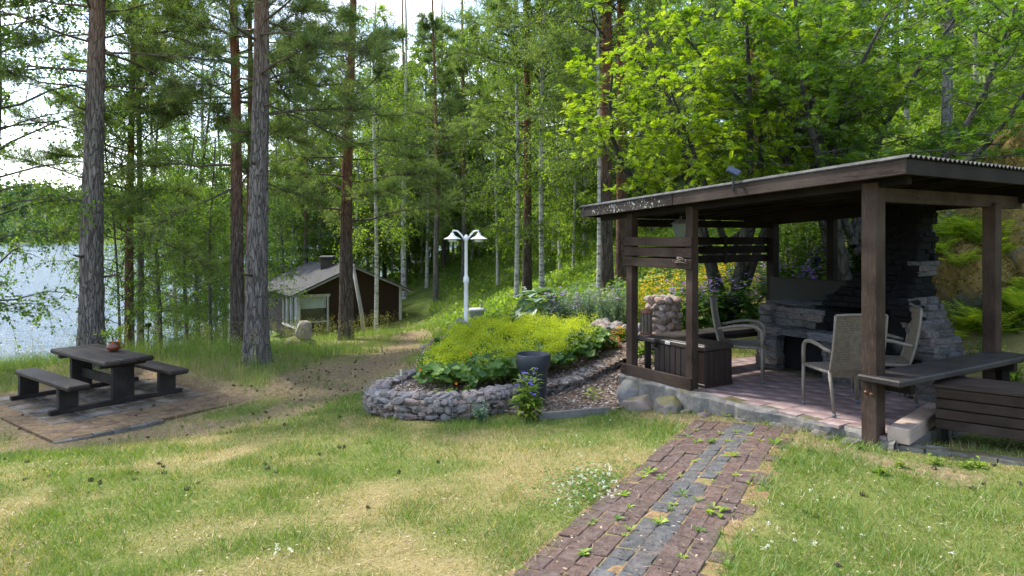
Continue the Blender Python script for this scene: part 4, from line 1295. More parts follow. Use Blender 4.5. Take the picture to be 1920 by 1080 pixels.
wallpart('window_pane', [CB(.1, .05, wz0), CB(wx1, .05, wz0), CB(wx1, .05, wz1), CB(.1, .05, wz1)], .01, M_PANE)
mbc = MB()
for i in range(22):
    g0 = .12 + i * .058
    y0 = .035 + .012 * (i % 2); y1 = .035 + .012 * ((i + 1) % 2)
    mbc.poly([CB(g0, y0, wz1 - .62), CB(g0 + .058, y1, wz1 - .62), CB(g0 + .058, y1, wz1), CB(g0, y0, wz1)])
mbc.build('curtain', M_CURT, cab)
for k in range(3):
    r0 = .16 + k * .80
    wallpart('window_pane', [CB(-.0, r0 + .8, .25), CB(-.0, r0, .25), CB(-.0, r0, WH - .15), CB(-.0, r0 + .8, WH - .15)], .01, M_PANE)
    fr('mullion', CB(-.02, r0 + .8, .2), CB(-.02, r0 + .8, WH), .1, .1)
fr('window_sill', CB(-.03, .1, .24), CB(-.03, 2.6, .24), .12, .1)
fr('window_head', CB(-.03, .1, WH - .1), CB(-.03, 2.6, WH - .1), .1, .14)
ov = .45
sl = (AP - WH) / (GW_ / 2)
for sd in (0, 1):
    ge = -ov if sd == 0 else GW_ + ov
    ze = WH - sl * ov + .06
    a = [CB(ge, -.5, ze), CB(GW_ / 2, -.5, AP + .06), CB(GW_ / 2, LN + .5, AP + .06), CB(ge, LN + .5, ze)]
    if sd: a = [a[1], a[0], a[3], a[2]]
    n = (a[1] - a[0]).cross(a[2] - a[0])
    if n.z < 0: a = a[::-1]
    rf = wallpart('roof', a, .10, M_CROOF)
    board('verge_board', CB(ge, -.53, ze - .12), CB(GW_ / 2, -.53, AP - .06), .04, .08, M_GREYMET, cab, .006)
    MB().tube([CB(ge - .02, -.5, ze - .05), CB(ge - .02, LN + .5, ze - .05)], .05, 8).build('gutter', M_DARK, cab)
ch = thing
cc_ = CB(GW_ / 2 - .35, 2.6, AP)
add('chimney', box_mesh(.7, .5, .7, .01, key='cch'), m_plain('chimney_brick', (.06, .045, .038), .85, .3, 6, bump=.4), cab, Matrix.Translation(cc_ + Vector((0, 0, .05))))
add('chimney_cap', box_mesh(.72, .72, .08, .01, key='ccp'), M_GREYMET, cab, Matrix.Translation(cc_ + Vector((0, 0, .44))))

# ------------------------------------------------------------------ foliage tools
RG = np.random.default_rng(11)
def unit(v): return v / np.maximum(np.linalg.norm(v, axis=-1, keepdims=True), 1e-9)
def leaf_quads(C, D, N, L, W, mid=.45):
    D = unit(D); S = unit(np.cross(D, N))
    L = np.broadcast_to(np.asarray(L, float), (len(C),))[:, None]; W = np.broadcast_to(np.asarray(W, float), (len(C),))[:, None]
    V = np.stack([C, C + D * L * mid + S * W / 2, C + D * L, C + D * L * mid - S * W / 2], 1).reshape(-1, 3)
    b = np.arange(len(C)) * 4
    return V, np.stack([b, b + 1, b + 2, b + 3], 1)
def needle_tris(C, D, L, W, rng):
    D = unit(D); S = unit(np.cross(D, rng.normal(size=D.shape)))
    L = np.broadcast_to(np.asarray(L, float), (len(C),))[:, None]; W = np.broadcast_to(np.asarray(W, float), (len(C),))[:, None]
    V = np.stack([C - S * W / 2, C + S * W / 2, C + D * L], 1).reshape(-1, 3)
    b = np.arange(len(C)) * 3
    return V, np.stack([b, b + 1, b + 2], 1)
def tubes_np(P0, rad, n=4):
    """P0 (b, k, 3) polylines, rad (b, k)"""
    b, k, _ = P0.shape
    T = unit(np.gradient(P0, axis=1))
    ref = np.where(np.abs(T[..., 2:3]) > .9, np.array([1., 0, 0]), np.array([0, 0, 1.]))
    A = unit(np.cross(T, ref)); B = np.cross(T, A)
    th = np.arange(n) * 2 * PI / n
    ring = P0[:, :, None, :] + rad[:, :, None, None] * (A[:, :, None, :] * np.cos(th)[:, None] + B[:, :, None, :] * np.sin(th)[:, None])
    V = ring.reshape(-1, 3)
    i = np.arange(b)[:, None, None] * k * n + np.arange(k - 1)[None, :, None] * n
    j = np.arange(n)[None, None, :]; j2 = (j + 1) % n
    F = np.stack([i + j, i + j2, i + n + j2, i + n + j], -1).reshape(-1, 4)
    return V, F
def trunk_mesh(pts, rad, n=12, rough=.06, seed=0, ridge=0.0, rings=None):
    """tapered bole through pts with an uneven, ridged skin"""
    pts = np.array(pts, float); rad = np.array(rad, float)
    if rings:
        s = np.linspace(0, len(pts) - 1, rings); i = np.clip(s.astype(int), 0, len(pts) - 2); f = (s - i)[:, None]
        pts = pts[i] * (1 - f) + pts[i + 1] * f; rad = rad[i] * (1 - f[:, 0]) + rad[i + 1] * f[:, 0]
    V, F = tubes_np(pts[None], rad[None], n)
    k = len(pts)
    th = np.tile(np.arange(n) * 2 * PI / n, k); zz = np.repeat(pts[:, 2], n); rr_ = np.repeat(rad, n)
    cen = np.repeat(pts, n, 0)
    d = rough * (fbm(np.cos(th) * 1.5 + 7, zz * 1.2 + np.sin(th) * 1.5, seed) - .5) * 2
    if ridge:
        cn = n
        u = np.mod(np.arange(len(th)), n) * (26.0 / n)
        r1 = vnoise(u, zz * 5.5, seed + 3); 
        d = d + ridge * (np.abs(r1 - .5) * 2 - .5)
    V = cen + (V - cen) * (1 + d)[:, None]
    return V, F

def branches(rng, n, z0, z1, length, elev, droop, base_xy=None, jitter=.25, pts=7):
    """n limbs leaving a bole between z0 and z1; returns polylines (n, pts, 3)"""
    u = np.sort(rng.random(n))
    z = z0 + (z1 - z0) * u
    az = np.arange(n) * 2.39996 + rng.normal(0, .5, n)
    L = length(u) * rng.uniform(1 - jitter, 1 + jitter, n)
    el = elev(u) + rng.normal(0, .12, n)
    t = np.linspace(0, 1, pts)
    dirh = np.stack([np.cos(az), np.sin(az), 0 * az], 1)
    Pp = np.zeros((n, pts, 3))
    bend = rng.normal(0, .18, n)
    side = np.stack([-dirh[:, 1], dirh[:, 0], 0 * az], 1)
    Pp += dirh[:, None] * (L * np.cos(el))[:, None, None] * t[None, :, None]
    Pp += side[:, None] * (L * bend)[:, None, None] * (t ** 2)[None, :, None]
    Pp += np.cumsum(rng.normal(0, 1, (n, pts, 3)) * np.array([1, 1, .7]), 1) * (L * .028)[:, None, None] * (t[None, :, None] > 0)
    Pp[..., 2] += (L * np.sin(el))[:, None] * t - (droop * L)[:, None] * t ** 2 + z[:, None]
    if base_xy is not None:
        Pp[..., :2] += base_xy(z)[:, None, :]
    return Pp, L, u
def sample_poly(Pp, bi, t):
    k = Pp.shape[1] - 1
    s = np.clip(t * k, 0, k - 1e-6); i = s.astype(int); f = (s - i)[:, None]
    return Pp[bi, i] * (1 - f) + Pp[bi, i + 1] * f, unit(Pp[bi, i + 1] - Pp[bi, i])

# ------------------------------------------------------------------ foliage materials
M_PINE = m_leaf('pine_needles', [(0, (.05, .105, .03)), (.5, (.12, .195, .05)), (1, (.21, .275, .075))], .45, gloss=.04)
M_SPRUCE = m_leaf('spruce_needles', [(0, (.022, .048, .018)), (.6, (.05, .09, .03)), (1, (.09, .14, .042))], .25, gloss=.04)
M_BIRCH = m_leaf('birch_leaves', [(0, (.075, .15, .016)), (.5, (.15, .255, .028)), (1, (.26, .35, .045))], .55)
M_ALDER = m_leaf('shore_leaves', [(0, (.055, .125, .017)), (.6, (.115, .215, .028)), (1, (.20, .295, .045))], .52)
M_ROWY = m_leaf('sunny_rowan', [(0, (.11, .20, .013)), (.5, (.20, .31, .018)), (1, (.31, .39, .032))], .55)  # sunlit and shaded tones are put into the two rowans' leaf colours
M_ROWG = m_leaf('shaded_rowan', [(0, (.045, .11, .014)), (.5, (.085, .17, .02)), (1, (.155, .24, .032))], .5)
def m_bark(name, low, low2, up, up2, z0, z1, scale=17, stretch=.16, bump=1.0):
    """bark: plated grey-brown low down turning to flaking orange higher up"""
    t = NT(name)
    v = t.coords((1, 1, stretch), rand=False)
    n = t.noise(v, scale, 7, .75, .6)
    vo = t.new('ShaderNodeTexVoronoi', feature='DISTANCE_TO_EDGE'); vo.inputs['Scale'].default_value = scale * 1.2
    dv = t.new('ShaderNodeVectorMath', operation='MULTIPLY_ADD'); dn = t.new('ShaderNodeTexNoise'); dn.inputs['Scale'].default_value = scale * .6; t.link(v, dn.inputs['Vector'])
    t.link(dn.outputs['Color'], dv.inputs[0]); dv.inputs[1].default_value = (.09, .09, .09); t.link(v, dv.inputs[2]); t.link(dv.outputs[0], vo.inputs['Vector'])
    crack = t.ramp(vo.outputs['Distance'], [(.0, (0, 0, 0)), (.09, (1, 1, 1))])
    a = t.ramp(n, [(.34, [x * .45 for x in low]), (.46, low), (.66, low2)])
    a = t.mix(crack, [x * .48 for x in low], a)
    n = t.math('ADD', n, t.math('MULTIPLY', crack, .5))
    b = t.ramp(n, [(.9, [x * .6 for x in up]), (1.0, up)])
    b = t.ramp(t.noise(v, scale, 6, .7), [(.3, [x * .6 for x in up]), (.5, up), (.75, up2)])
    sp = t.new('ShaderNodeSeparateXYZ'); tc = t.new('ShaderNodeTexCoord'); t.link(tc.outputs['Object'], sp.inputs[0])
    zz = t.math('ADD', sp.outputs['Z'], t.math('MULTIPLY', t.noise(v, 1.2, 4), 2.0))
    k = t.math('DIVIDE', t.math('SUBTRACT', zz, z0 + 1.0), max(z1 - z0, .1), True)
    t.bump(n, bump, .05)
    return t.done(t.mix(k, a, b), .9, .15)
M_BARK_OLD = m_bark('old_pine_bark', (.15, .13, .118), (.29, .26, .24), (.22, .115, .065), (.31, .18, .11), 4.6, 7.5)
M_BARK_RED = m_bark('red_pine_bark', (.12, .075, .055), (.20, .14, .11), (.22, .10, .05), (.33, .17, .09), 1.0, 4.0)
M_BARK_MID = m_bark('mid_pine_bark', (.095, .072, .06), (.18, .145, .125), (.23, .10, .052), (.34, .17, .095), 2.2, 5.5)
t = NT('birch_bark')
v = t.coords((1, 1, 4.5), rand=True)
n = t.noise(v, 3.4, 6, .7); n2 = t.noise(t.coords((1, 1, 1)), 2.2, 4)
c = t.ramp(n, [(.36, (.03, .028, .026)), (.44, (.33, .31, .28)), (.6, (.56, .54, .50)), (.8, (.66, .65, .62))])
c = t.mix(t.ramp(n2, [(.55, (0, 0, 0)), (.72, (.8, .8, .8))]), c, (.16, .15, .11))
t.bump(n, .4, .02)
M_BARK_BIRCH = t.done(c, .75, .2)
M_BARK_GREY = m_bark('grey_bark', (.10, .098, .085), (.20, .195, .17), (.085, .08, .068), (.17, .165, .14), 2, 6, 7, .5, .5)
M_BARK_DARK = m_bark('rowan_bark', (.05, .048, .04), (.105, .10, .085), (.045, .042, .035), (.09, .086, .072), 2, 6, 7, .5, .5)
M_LIMB = m_plain('limb_bark', (.085, .062, .048), .9, .3, 8, bump=.5)
M_LIMB_G = m_plain('grey_limb_bark', (.065, .063, .055), .9, .3, 8, bump=.5)

# ------------------------------------------------------------------ crowns (local, base at 0)
def pine_crown(seed, z0, z1, n, Lmax, twigs, needles, nl=.11, nw=.008, flat=.0, low_bare=.3):
    rng = np.random.default_rng(seed)
    Pp, L, u = branches(rng, n, z0, z1, lambda u: Lmax * (.55 + .6 * np.sin(np.clip(u * 1.15 + .15, 0, 1) * PI)) * (1 - .35 * u), lambda u: .12 + .45 * u + rng.normal(0, .22, n), np.full(n, .12))
    rad = (.007 + .0085 * L[:, None]) * (1 - .8 * np.linspace(0, 1, 7))[None]
    bV, bF = tubes_np(Pp, rad, 5)
    k = n * twigs
    bi = rng.integers(0, n, k); tt_ = low_bare + (1 - low_bare) * np.sqrt(rng.random(k))
    S, T = sample_poly(Pp, bi, tt_)
    tl = rng.uniform(.22, .55, k) * (.6 + .25 * L[bi])
    rnd3 = rng.normal(size=(k, 3)); rnd3[:, 2] *= .8
    TD = unit(T * .9 + rnd3 * .75 + np.array([0, 0, .25]))
    # needle sprays along each twig
    m = needles
    f = np.tile(np.linspace(.35, 1.0, m), (k, 1)) + rng.normal(0, .05, (k, m))
    C = S[:, None] + TD[:, None] * (tl[:, None] * f)[..., None] + rng.normal(0, .02, (k, m, 3))
    ND = unit(TD[:, None] * .75 + rng.normal(size=(k, m, 3)) * .75)
    V, F = needle_tris(C.reshape(-1, 3), ND.reshape(-1, 3), rng.uniform(.7, 1.3, k * m) * nl, nw, rng)
    r = np.clip(np.repeat(rng.random(k) * .7, m) + rng.random(k * m) * .3, 0, 1)
    # thin twigs carry the sprays
    tp = np.stack([S, S + TD * tl[:, None] * .95], 1)
    tV, tF = tubes_np(tp, np.tile([[.006, .003]], (k, 1)), 3)
    bV2 = np.concatenate([bV, tV]); bF2 = np.concatenate([bF, tF + len(bV)])
    return np_mesh('crown', V, F, {'rnd': r}), np_mesh('branches', bV2, bF2, smooth=True)

def broad_crown(seed, z0, z1, n, Lmax, twigs, leaves, ll=.055, lw=.045, elev=(.9, .5), droop=.25, hang=.5, shape=None, stems=None, tw=(.25, .75), limb_r=.012, tubes=True):
    rng = np.random.default_rng(seed)
    shape = shape or (lambda u: Lmax * (.45 + .75 * np.sin(np.clip(u * .95 + .08, 0, 1) * PI)))
    Pp, L, u = branches(rng, n, z0, z1, shape, lambda u: elev[0] * (1 - u) + elev[1] * u, np.full(n, droop))
    if stems is not None:
        Pp = stems(rng, Pp, u)
    rad = (limb_r * .6 + limb_r * L[:, None] * .55) * (1 - .85 * np.linspace(0, 1, 7))[None]
    bV, bF = tubes_np(Pp, rad, 5)
    k = n * twigs
    bi = rng.integers(0, n, k); t_ = .18 + .82 * rng.random(k) ** .7
    S, T = sample_poly(Pp, bi, t_)
    tl = rng.uniform(*tw, k)
    rnd3 = rng.normal(size=(k, 3))
    TD = unit(T * .55 + rnd3 * .7 + np.array([0, 0, -hang * .4]))
    m = leaves
    f = np.sort(rng.uniform(.1, 1.0, (k, m)), 1)
    C = S[:, None] + TD[:, None] * (tl[:, None] * f)[..., None]
    C[..., 2] -= hang * (tl[:, None] * f) ** 2
    C = C + rng.normal(0, .025, C.shape)
    tp = np.stack([S + TD * (tl * q)[:, None] - np.array([0, 0, 1.]) * (hang * (tl * q) ** 2)[:, None] for q in (0, .5, 1.0)], 1)
    tV, tF = tubes_np(tp, np.tile([[.006, .004, .002]], (k, 1)), 3)
    D = unit(TD[:, None] * .5 + rng.normal(size=C.shape) * .8 + np.array([0, 0, -.35]))
    N = unit(rng.normal(size=C.shape) * .7 + np.array([0, 0, 1.]))
    r = np.clip(np.repeat(rng.random(k) * .65, m) + rng.random(k * m) * .35, 0, 1)
    V, F = leaf_quads(C.reshape(-1, 3), D.reshape(-1, 3), N.reshape(-1, 3), rng.uniform(.7, 1.3, k * m) * ll, rng.uniform(.75, 1.25, k * m) * lw)
    return np_mesh('crown', V, F, {'rnd': r}), np_mesh('branches', np.concatenate([bV, tV]), np.concatenate([bF, tF + len(bV)]), smooth=True)

def pinnate(C, D, N, L, rng, pairs=6, lw=.26, ll=.42):
    """compound leaves: paired leaflets along a drooping midrib"""
    D = unit(D); S = unit(np.cross(D, N)); N = np.cross(S, D)
    n = len(C); Vs = []; Fs = []; b = 0
    L = np.broadcast_to(np.asarray(L, float), (n,))[:, None]
    for i in range(pairs + 1):
        t = .22 + .78 * i / pairs
        base = C + D * L * t * .8 - np.array([0, 0, 1.]) * L * .22 * t * t
        for sgn in ((-1, 1) if i < pairs else (0,)):
            d = unit(D * (.45 if sgn else 1) + S * sgn * .85 + N * .12 - np.array([0, 0, .18]))
            nn = unit(N + S * sgn * .25 + rng.normal(size=(n, 3)) * .15)
            k = ll * (1 - .35 * abs(t - .6))
            V, F = leaf_quads(base, d, nn, L[:, 0] * k, L[:, 0] * k * .36)
            Vs.append(V); Fs.append(F + b); b += len(V)
    return np.concatenate(Vs), np.concatenate(Fs), 2 * pairs + 1

def rowan_crown(Pp, L, seed, twigs, leaves, Ls=(.13, .2), limb_r=.012, pairs=6, start=.15):
    rng = np.random.default_rng(seed)
    n = len(Pp)
    rad = (limb_r * .5 + limb_r * L[:, None] * .45) * (1 - .85 * np.linspace(0, 1, 7))[None]
    bV, bF = tubes_np(Pp, rad, 5)
    k = n * twigs
    bi = rng.integers(0, n, k); t_ = start + (1 - start) * rng.random(k) ** .6
    S, T = sample_poly(Pp, bi, t_)
    tl = rng.uniform(.15, .55, k)
    TD = unit(T * .8 + rng.normal(size=(k, 3)) * np.array([.8, .8, .35]) + np.array([0, 0, .15]))
    tp = np.stack([S, S + TD * tl[:, None]], 1)
    tV, tF = tubes_np(tp, np.tile([[.006, .003]], (k, 1)), 3)
    m = leaves
    f = rng.uniform(.3, 1.0, (k, m))
    C = (S[:, None] + TD[:, None] * (tl[:, None] * f)[..., None]).reshape(-1, 3)
    az = rng.normal(size=(k * m, 3)) * np.array([1, 1, .3])
    az[:, 2] *= 1.8; D = unit(np.repeat(TD, m, 0) * .5 + az * .8 + np.array([0, 0, .05]))
    N = unit(rng.normal(size=(k * m, 3)) * .45 + np.array([0, 0, 1.]))
    V, F, per = pinnate(C, D, N, rng.uniform(*Ls, k * m), rng, pairs)
    r = np.tile(np.clip(np.repeat(rng.random(k) * .6, m) + rng.random(k * m) * .4, 0, 1), per)
    return np_mesh('crown', V, F, {'rnd': r}), np_mesh('branches', np.concatenate([bV, tV]), np.concatenate([bF, tF + len(bV)]), smooth=True)

def spruce_crown(seed, H_, n, Lmax, twigs, needles, nl=.12, nw=.02):
    rng = np.random.default_rng(seed)
    Pp, L, u = branches(rng, n, H_ * .10, H_ * .99, lambda u: Lmax * (1 - u) ** .8 + .15, lambda u: -.18 + .6 * u, np.full(n, .10), jitter=.15)
    rad = (.006 + .009 * L[:, None]) * (1 - .8 * np.linspace(0, 1, 7))[None]
    bV, bF = tubes_np(Pp, rad, 4)
    w = L / L.sum()
    k = n * twigs
    bi = rng.choice(n, k, p=w); t_ = .15 + .85 * rng.random(k)
    S, T = sample_poly(Pp, bi, t_)
    side = unit(np.cross(T, np.array([0, 0, 1.]))) * rng.choice([-1, 1], k)[:, None]
    TD = unit(T * .7 + side * .8 + np.array([0, 0, -.25]) + rng.normal(size=(k, 3)) * .2)
    tl = rng.uniform(.2, .5, k)
    m = needles
    f = np.tile(np.linspace(.05, 1.0, m), (k, 1))
    C = S[:, None] + TD[:, None] * (tl[:, None] * f)[..., None]
    ND = unit(TD[:, None] * .9 + rng.normal(size=(k, m, 3)) * .6 + np.array([0, 0, -.1]))
    V, F = needle_tris(C.reshape(-1, 3), ND.reshape(-1, 3), rng.uniform(.7, 1.3, k * m) * nl, nw, rng)
    r = np.clip(np.repeat(rng.random(k) * .7, m) + rng.random(k * m) * .3, 0, 1)
    return np_mesh('crown', V, F, {'rnd': r}), np_mesh('branches', bV, bF, smooth=True)

def plant_tree(name, label, x, y, trunk, crown, branch, mats, group=None, rot=0.0, scale=1.0, zoff=-.1, cat='tree'):
    z = Hz(x, y) + zoff
    o = thing(name, label, cat, (0, 0, 0), group)
    add('trunk', trunk, mats[0], o)
    if branch: tag(add('branches', branch, mats[1], o), kind='stuff')
    if crown: tag(add('crown', crown, mats[2], o), kind='stuff')
    M = Matrix.Translation((x, y, z)) @ Matrix.Rotation(rot, 4, 'Z') @ Matrix.Scale(scale, 4)
    o.matrix_basis = M; WORLD[o.name] = M
    return o
def bole(Hh, r0, lean=(0, 0), wob=.1, seed=0, n=12, ridge=0.0, rings=40, flare=.3, top=.30):
    rng = random.Random(seed)
    pts = []; rad = []
    m = 14
    ph = rng.uniform(0, 6)
    for i in range(m):
        f = i / (m - 1); z = f * Hh
        pts.append((lean[0] * z + wob * math.sin(f * 5 + ph) * f, lean[1] * z + wob * math.cos(f * 4 + ph) * f, z))
        rad.append(r0 * (1 - (1 - top) * f ** .9) + r0 * flare * math.exp(-z / .22))
    ppts = [pts[0], (pts[0][0], pts[0][1], .12), (pts[0][0], pts[0][1], .35)] + pts[1:]
    prad = [rad[0], r0 * (1 + flare * .55), r0 * (1 + flare * .2)] + rad[1:]
    V, F = trunk_mesh(ppts, prad, n, .05, seed, ridge, rings)
    return np_mesh('trunk', V, F, smooth=True)

# ------------------------------------------------------------------ the near pines
pc_hi, pb_hi = pine_crown(1, 4.3, 9.6, 26, 2.1, 80, 38, .08, .009)  # near pine crowns cut short above the view so less shade falls
pc_mid, pb_mid = pine_crown(2, 2.8, 10.6, 44, 2.5, 74, 34, .095, .012)
pc_lo, pb_lo = pine_crown(3, 3.2, 9.8, 30, 2.0, 74, 34, .085, .011)
pc_far, pb_far = pine_crown(4, 4.5, 16.0, 64, 2.7, 50, 22, .15, .018)
pc_far2, pb_far2 = pine_crown(5, 3.0, 15.0, 64, 2.5, 50, 22, .15, .018)
def at(px, d): return (px - 960) / 1280 * d
PM = (M_BARK_OLD, M_LIMB, M_PINE)
plant_tree('pine_tree', 'thick grey barked pine rising right behind the picnic table', at(172, 12.3), 12.3, bole(11, .222, (-.012, .0), .14, 1, 52, .11, 220, .5), pc_hi, pb_hi, PM, rot=2.2)
plant_tree('pine_tree', 'thick grey plated pine in tall grass, front one of the close pair', at(481, 11.9), 11.9, bole(11, .21, (.004, .0), .14, 2, 52, .11, 220, .5), pc_hi, pb_hi, PM, rot=.6)
for o_, rr0 in [(q_, .22) for q_ in list(bpy.data.objects) if q_.name.startswith('pine_tree') and q_.type == 'EMPTY']:
    r_ = random.Random(o_.name)
    Mo = WORLD[o_.name]
    for k in range(6):          # broken dead branch stubs
        a = r_.uniform(0, 6.28); z = 1.6 + k * .62 + r_.uniform(-.2, .2); L = r_.uniform(.08, .3)
        lx = -.012 * z if Mo.translation.x < -6 else .004 * z
        d_ = Vector((math.cos(a), math.sin(a), .12))
        b_ = Vector((lx, 0, z)) + d_ * .17
        st_ = MB().tube([Mo @ b_, Mo @ (b_ + d_ * (L * .6 + .03)), Mo @ (b_ + d_ * (L + .04) + Vector((0, 0, .02)))], [.026, .018, .009], 7).build('branch_stub', M_LIMB, o_, True)
plant_tree('pine_tree', 'brown barked pine standing just behind the thick plated pine', at(447, 13.6), 13.6, bole(11, .145, (.004, .02), .12, 3, 30, .06, 120), pc_lo, pb_lo, (M_BARK_MID, M_LIMB, M_PINE), rot=1.9)
plant_tree('pine_tree', 'slim red trunked pine between the picnic table pine and the plated pair', at(243, 16), 16, bole(11, .115, (-.003, .0), .1, 4, 24, .04, 90), pc_lo, pb_lo, (M_BARK_RED, M_LIMB, M_PINE), rot=4.0)
plant_tree('pine_tree', 'orange topped pine with spreading branches in front of the cabin', at(649, 18), 18, bole(12, .20, (.011, .0), .12, 5, 36, .06, 150), pc_mid, pb_mid, (M_BARK_MID, M_LIMB, M_PINE), rot=.2)
plant_tree('pine_tree', 'slender pine half hidden behind the close pine pair', at(466, 15.5), 15.5, bole(11, .10, (.0, .0), .1, 6, 20, .04, 70), pc_hi, pb_hi, (M_BARK_RED, M_LIMB, M_PINE), rot=5.1)
plant_tree('pine_tree', 'reddish pine standing between two white birches', at(988, 25), 25, bole(18, .185, (.0, .0), .1, 7, 24, .05, 90), pc_far, pb_far, (M_BARK_MID, M_LIMB, M_PINE), rot=.9)
plant_tree('pine_tree', 'dark based pine, left of the close pair behind the shelter roof', at(1137, 18), 18, bole(17, .19, (.001, .0), .1, 8, 24, .06, 90), pc_far, pb_far, (M_BARK_MID, M_LIMB, M_PINE), rot=2.9)
plant_tree('pine_tree', 'orange barked pine, right of the close pair behind the shelter roof', at(1164, 18.6), 18.6, bole(17, .15, (.0, .0), .1, 9, 24, .05, 90), pc_far2, pb_far2, (M_BARK_RED, M_LIMB, M_PINE), rot=1.2)
plant_tree('pine_tree', 'pale orange pine rising behind the bright yellow green rowan', at(1412, 20), 20, bole(18, .19, (.002, .0), .1, 10, 20, .05, 80), pc_far, pb_far, (M_BARK_RED, M_LIMB, M_PINE), rot=3.3)

# ------------------------------------------------------------------ birches
bc1, bb1 = broad_crown(21, 2.6, 12.5, 66, 2.3, 26, 11, .055, .045, (.55, .75), .35, .9)
bc2, bb2 = broad_crown(22, 3.4, 12.5, 60, 2.0, 26, 11, .058, .048, (.5, .8), .35, 1.0)
bc3, bb3 = broad_crown(23, 1.2, 9, 64, 1.7, 26, 10, .055, .045, (.6, .8), .3, .7)
BM = (M_BARK_BIRCH, M_LIMB_G, M_BIRCH)
plant_tree('birch_tree', 'white birch just left of the reddish pine on the slope', at(968, 24), 24, bole(16, .088, (.002, 0), .18, 21, 14, 0, 50, .25), bc1, bb1, BM, rot=.3)
plant_tree('birch_tree', 'leaning white birch just right of the reddish pine on the slope', at(1016, 24), 24, bole(16, .10, (-.024, 0), .2, 22, 14, 0, 50, .25), bc2, bb2, BM, rot=1.8)
plant_tree('birch_tree', 'thin white birch touching the dark based pine behind the shelter', at(1122, 17.6), 17.6, bole(15, .055, (.004, 0), .16, 23, 12, 0, 45, .2), bc2, bb2, BM, rot=4.1, scale=.95)
plant_tree('birch_tree', 'birch with mossy trunk beside the slim red trunked pine', at(263, 17), 17, bole(15, .088, (-.003, 0), .12, 24, 14, 0, 50, .25), bc2, bb2, (M_BARK_GREY, M_LIMB_G, M_ALDER), rot=2.7)
plant_tree('birch_tree', 'spotted shore birch with leaves low over the water', at(330, 24), 24, bole(13, .085, (-.012, 0), .2, 25, 12, 0, 45), bc3, bb3, (M_BARK_BIRCH, M_LIMB_G, M_ALDER), rot=.5)
plant_tree('birch_tree', 'slim birch growing against the cabin gable', at(705, 27), 27, bole(13, .09, (.0, 0), .15, 26, 12, 0, 45), bc2, bb2, BM, rot=3.5, scale=1.05)
plant_tree('birch_tree', 'pale birch behind the cabin roof', at(757, 41), 41, bole(18, .16, (.0, 0), .15, 27, 12, 0, 45), bc2, bb2, BM, rot=5.5, scale=1.1)
plant_tree('alder_tree', 'thin dark leaning sapling beside the picnic table pine', at(228, 15.5), 15.5, bole(9, .045, (-.062, 0), .18, 28, 8, 0, 40), bc3, bb3, (M_BARK_GREY, M_LIMB_G, M_ALDER), rot=1.0, scale=.75)
G_SH = 'leafy trees along the shore'
ac1, ab1 = broad_crown(31, 1.0, 9.5, 78, 2.3, 26, 11, .065, .055, (.35, .8), .3, .5)
plant_tree('alder_tree', 'dark leafy alder hanging over the lake at the edge of the yard', -10.0, 12.9, bole(12, .13, (.02, 0), .3, 31, 12, 0, 45), ac1, ab1, (M_BARK_GREY, M_LIMB_G, M_ALDER), rot=1.0)
for i, (px, d, s) in enumerate(((372, 23, .82), (420, 27, .9), (530, 40, 1.0), (575, 46, 1.1), (405, 34, .85), (470, 30, .9), (300, 20, .7), (352, 21, .62), (395, 19.5, .55))):
    plant_tree('alder_tree', ['leafy alder between the slim red pine and the plated pair', 'leafy alder seen just left of the close pine pair', 'tall alder by the water beside the cabin roof', 'far alder beyond the cabin chimney', 'small alder at the water behind the spotted birch', 'alder hidden behind the close pine pair', 'leafy alder beside the mossy trunked birch', 'bushy alder in front of the spotted shore birch', 'low bushy alder in the tall grass left of the pine pair'][i], at(px, d), d, bole(12, .11, (.01 * (-1) ** i, 0), .3, 40 + i, 10, 0, 40), ac1 if i % 2 else bc3, ab1 if i % 2 else bb3, (M_BARK_GREY, M_LIMB_G, M_ALDER), G_SH, rot=i * 1.7, scale=s)

for i, (px, d, s_, lab) in enumerate(((290, 29, 1.15, 'tall birch at the shore behind the slim red pine'), (385, 31, 1.2, 'tall birch at the shore behind the brown barked pine'))):
    plant_tree('birch_tree', lab, at(px, d), d, bole(16, .085, (.004 * (-1) ** i, 0), .2, 80 + i, 12, 0, 45), bc2 if i % 2 else bc1, bb2 if i % 2 else bb1, BM, rot=i * 1.3, scale=s_)

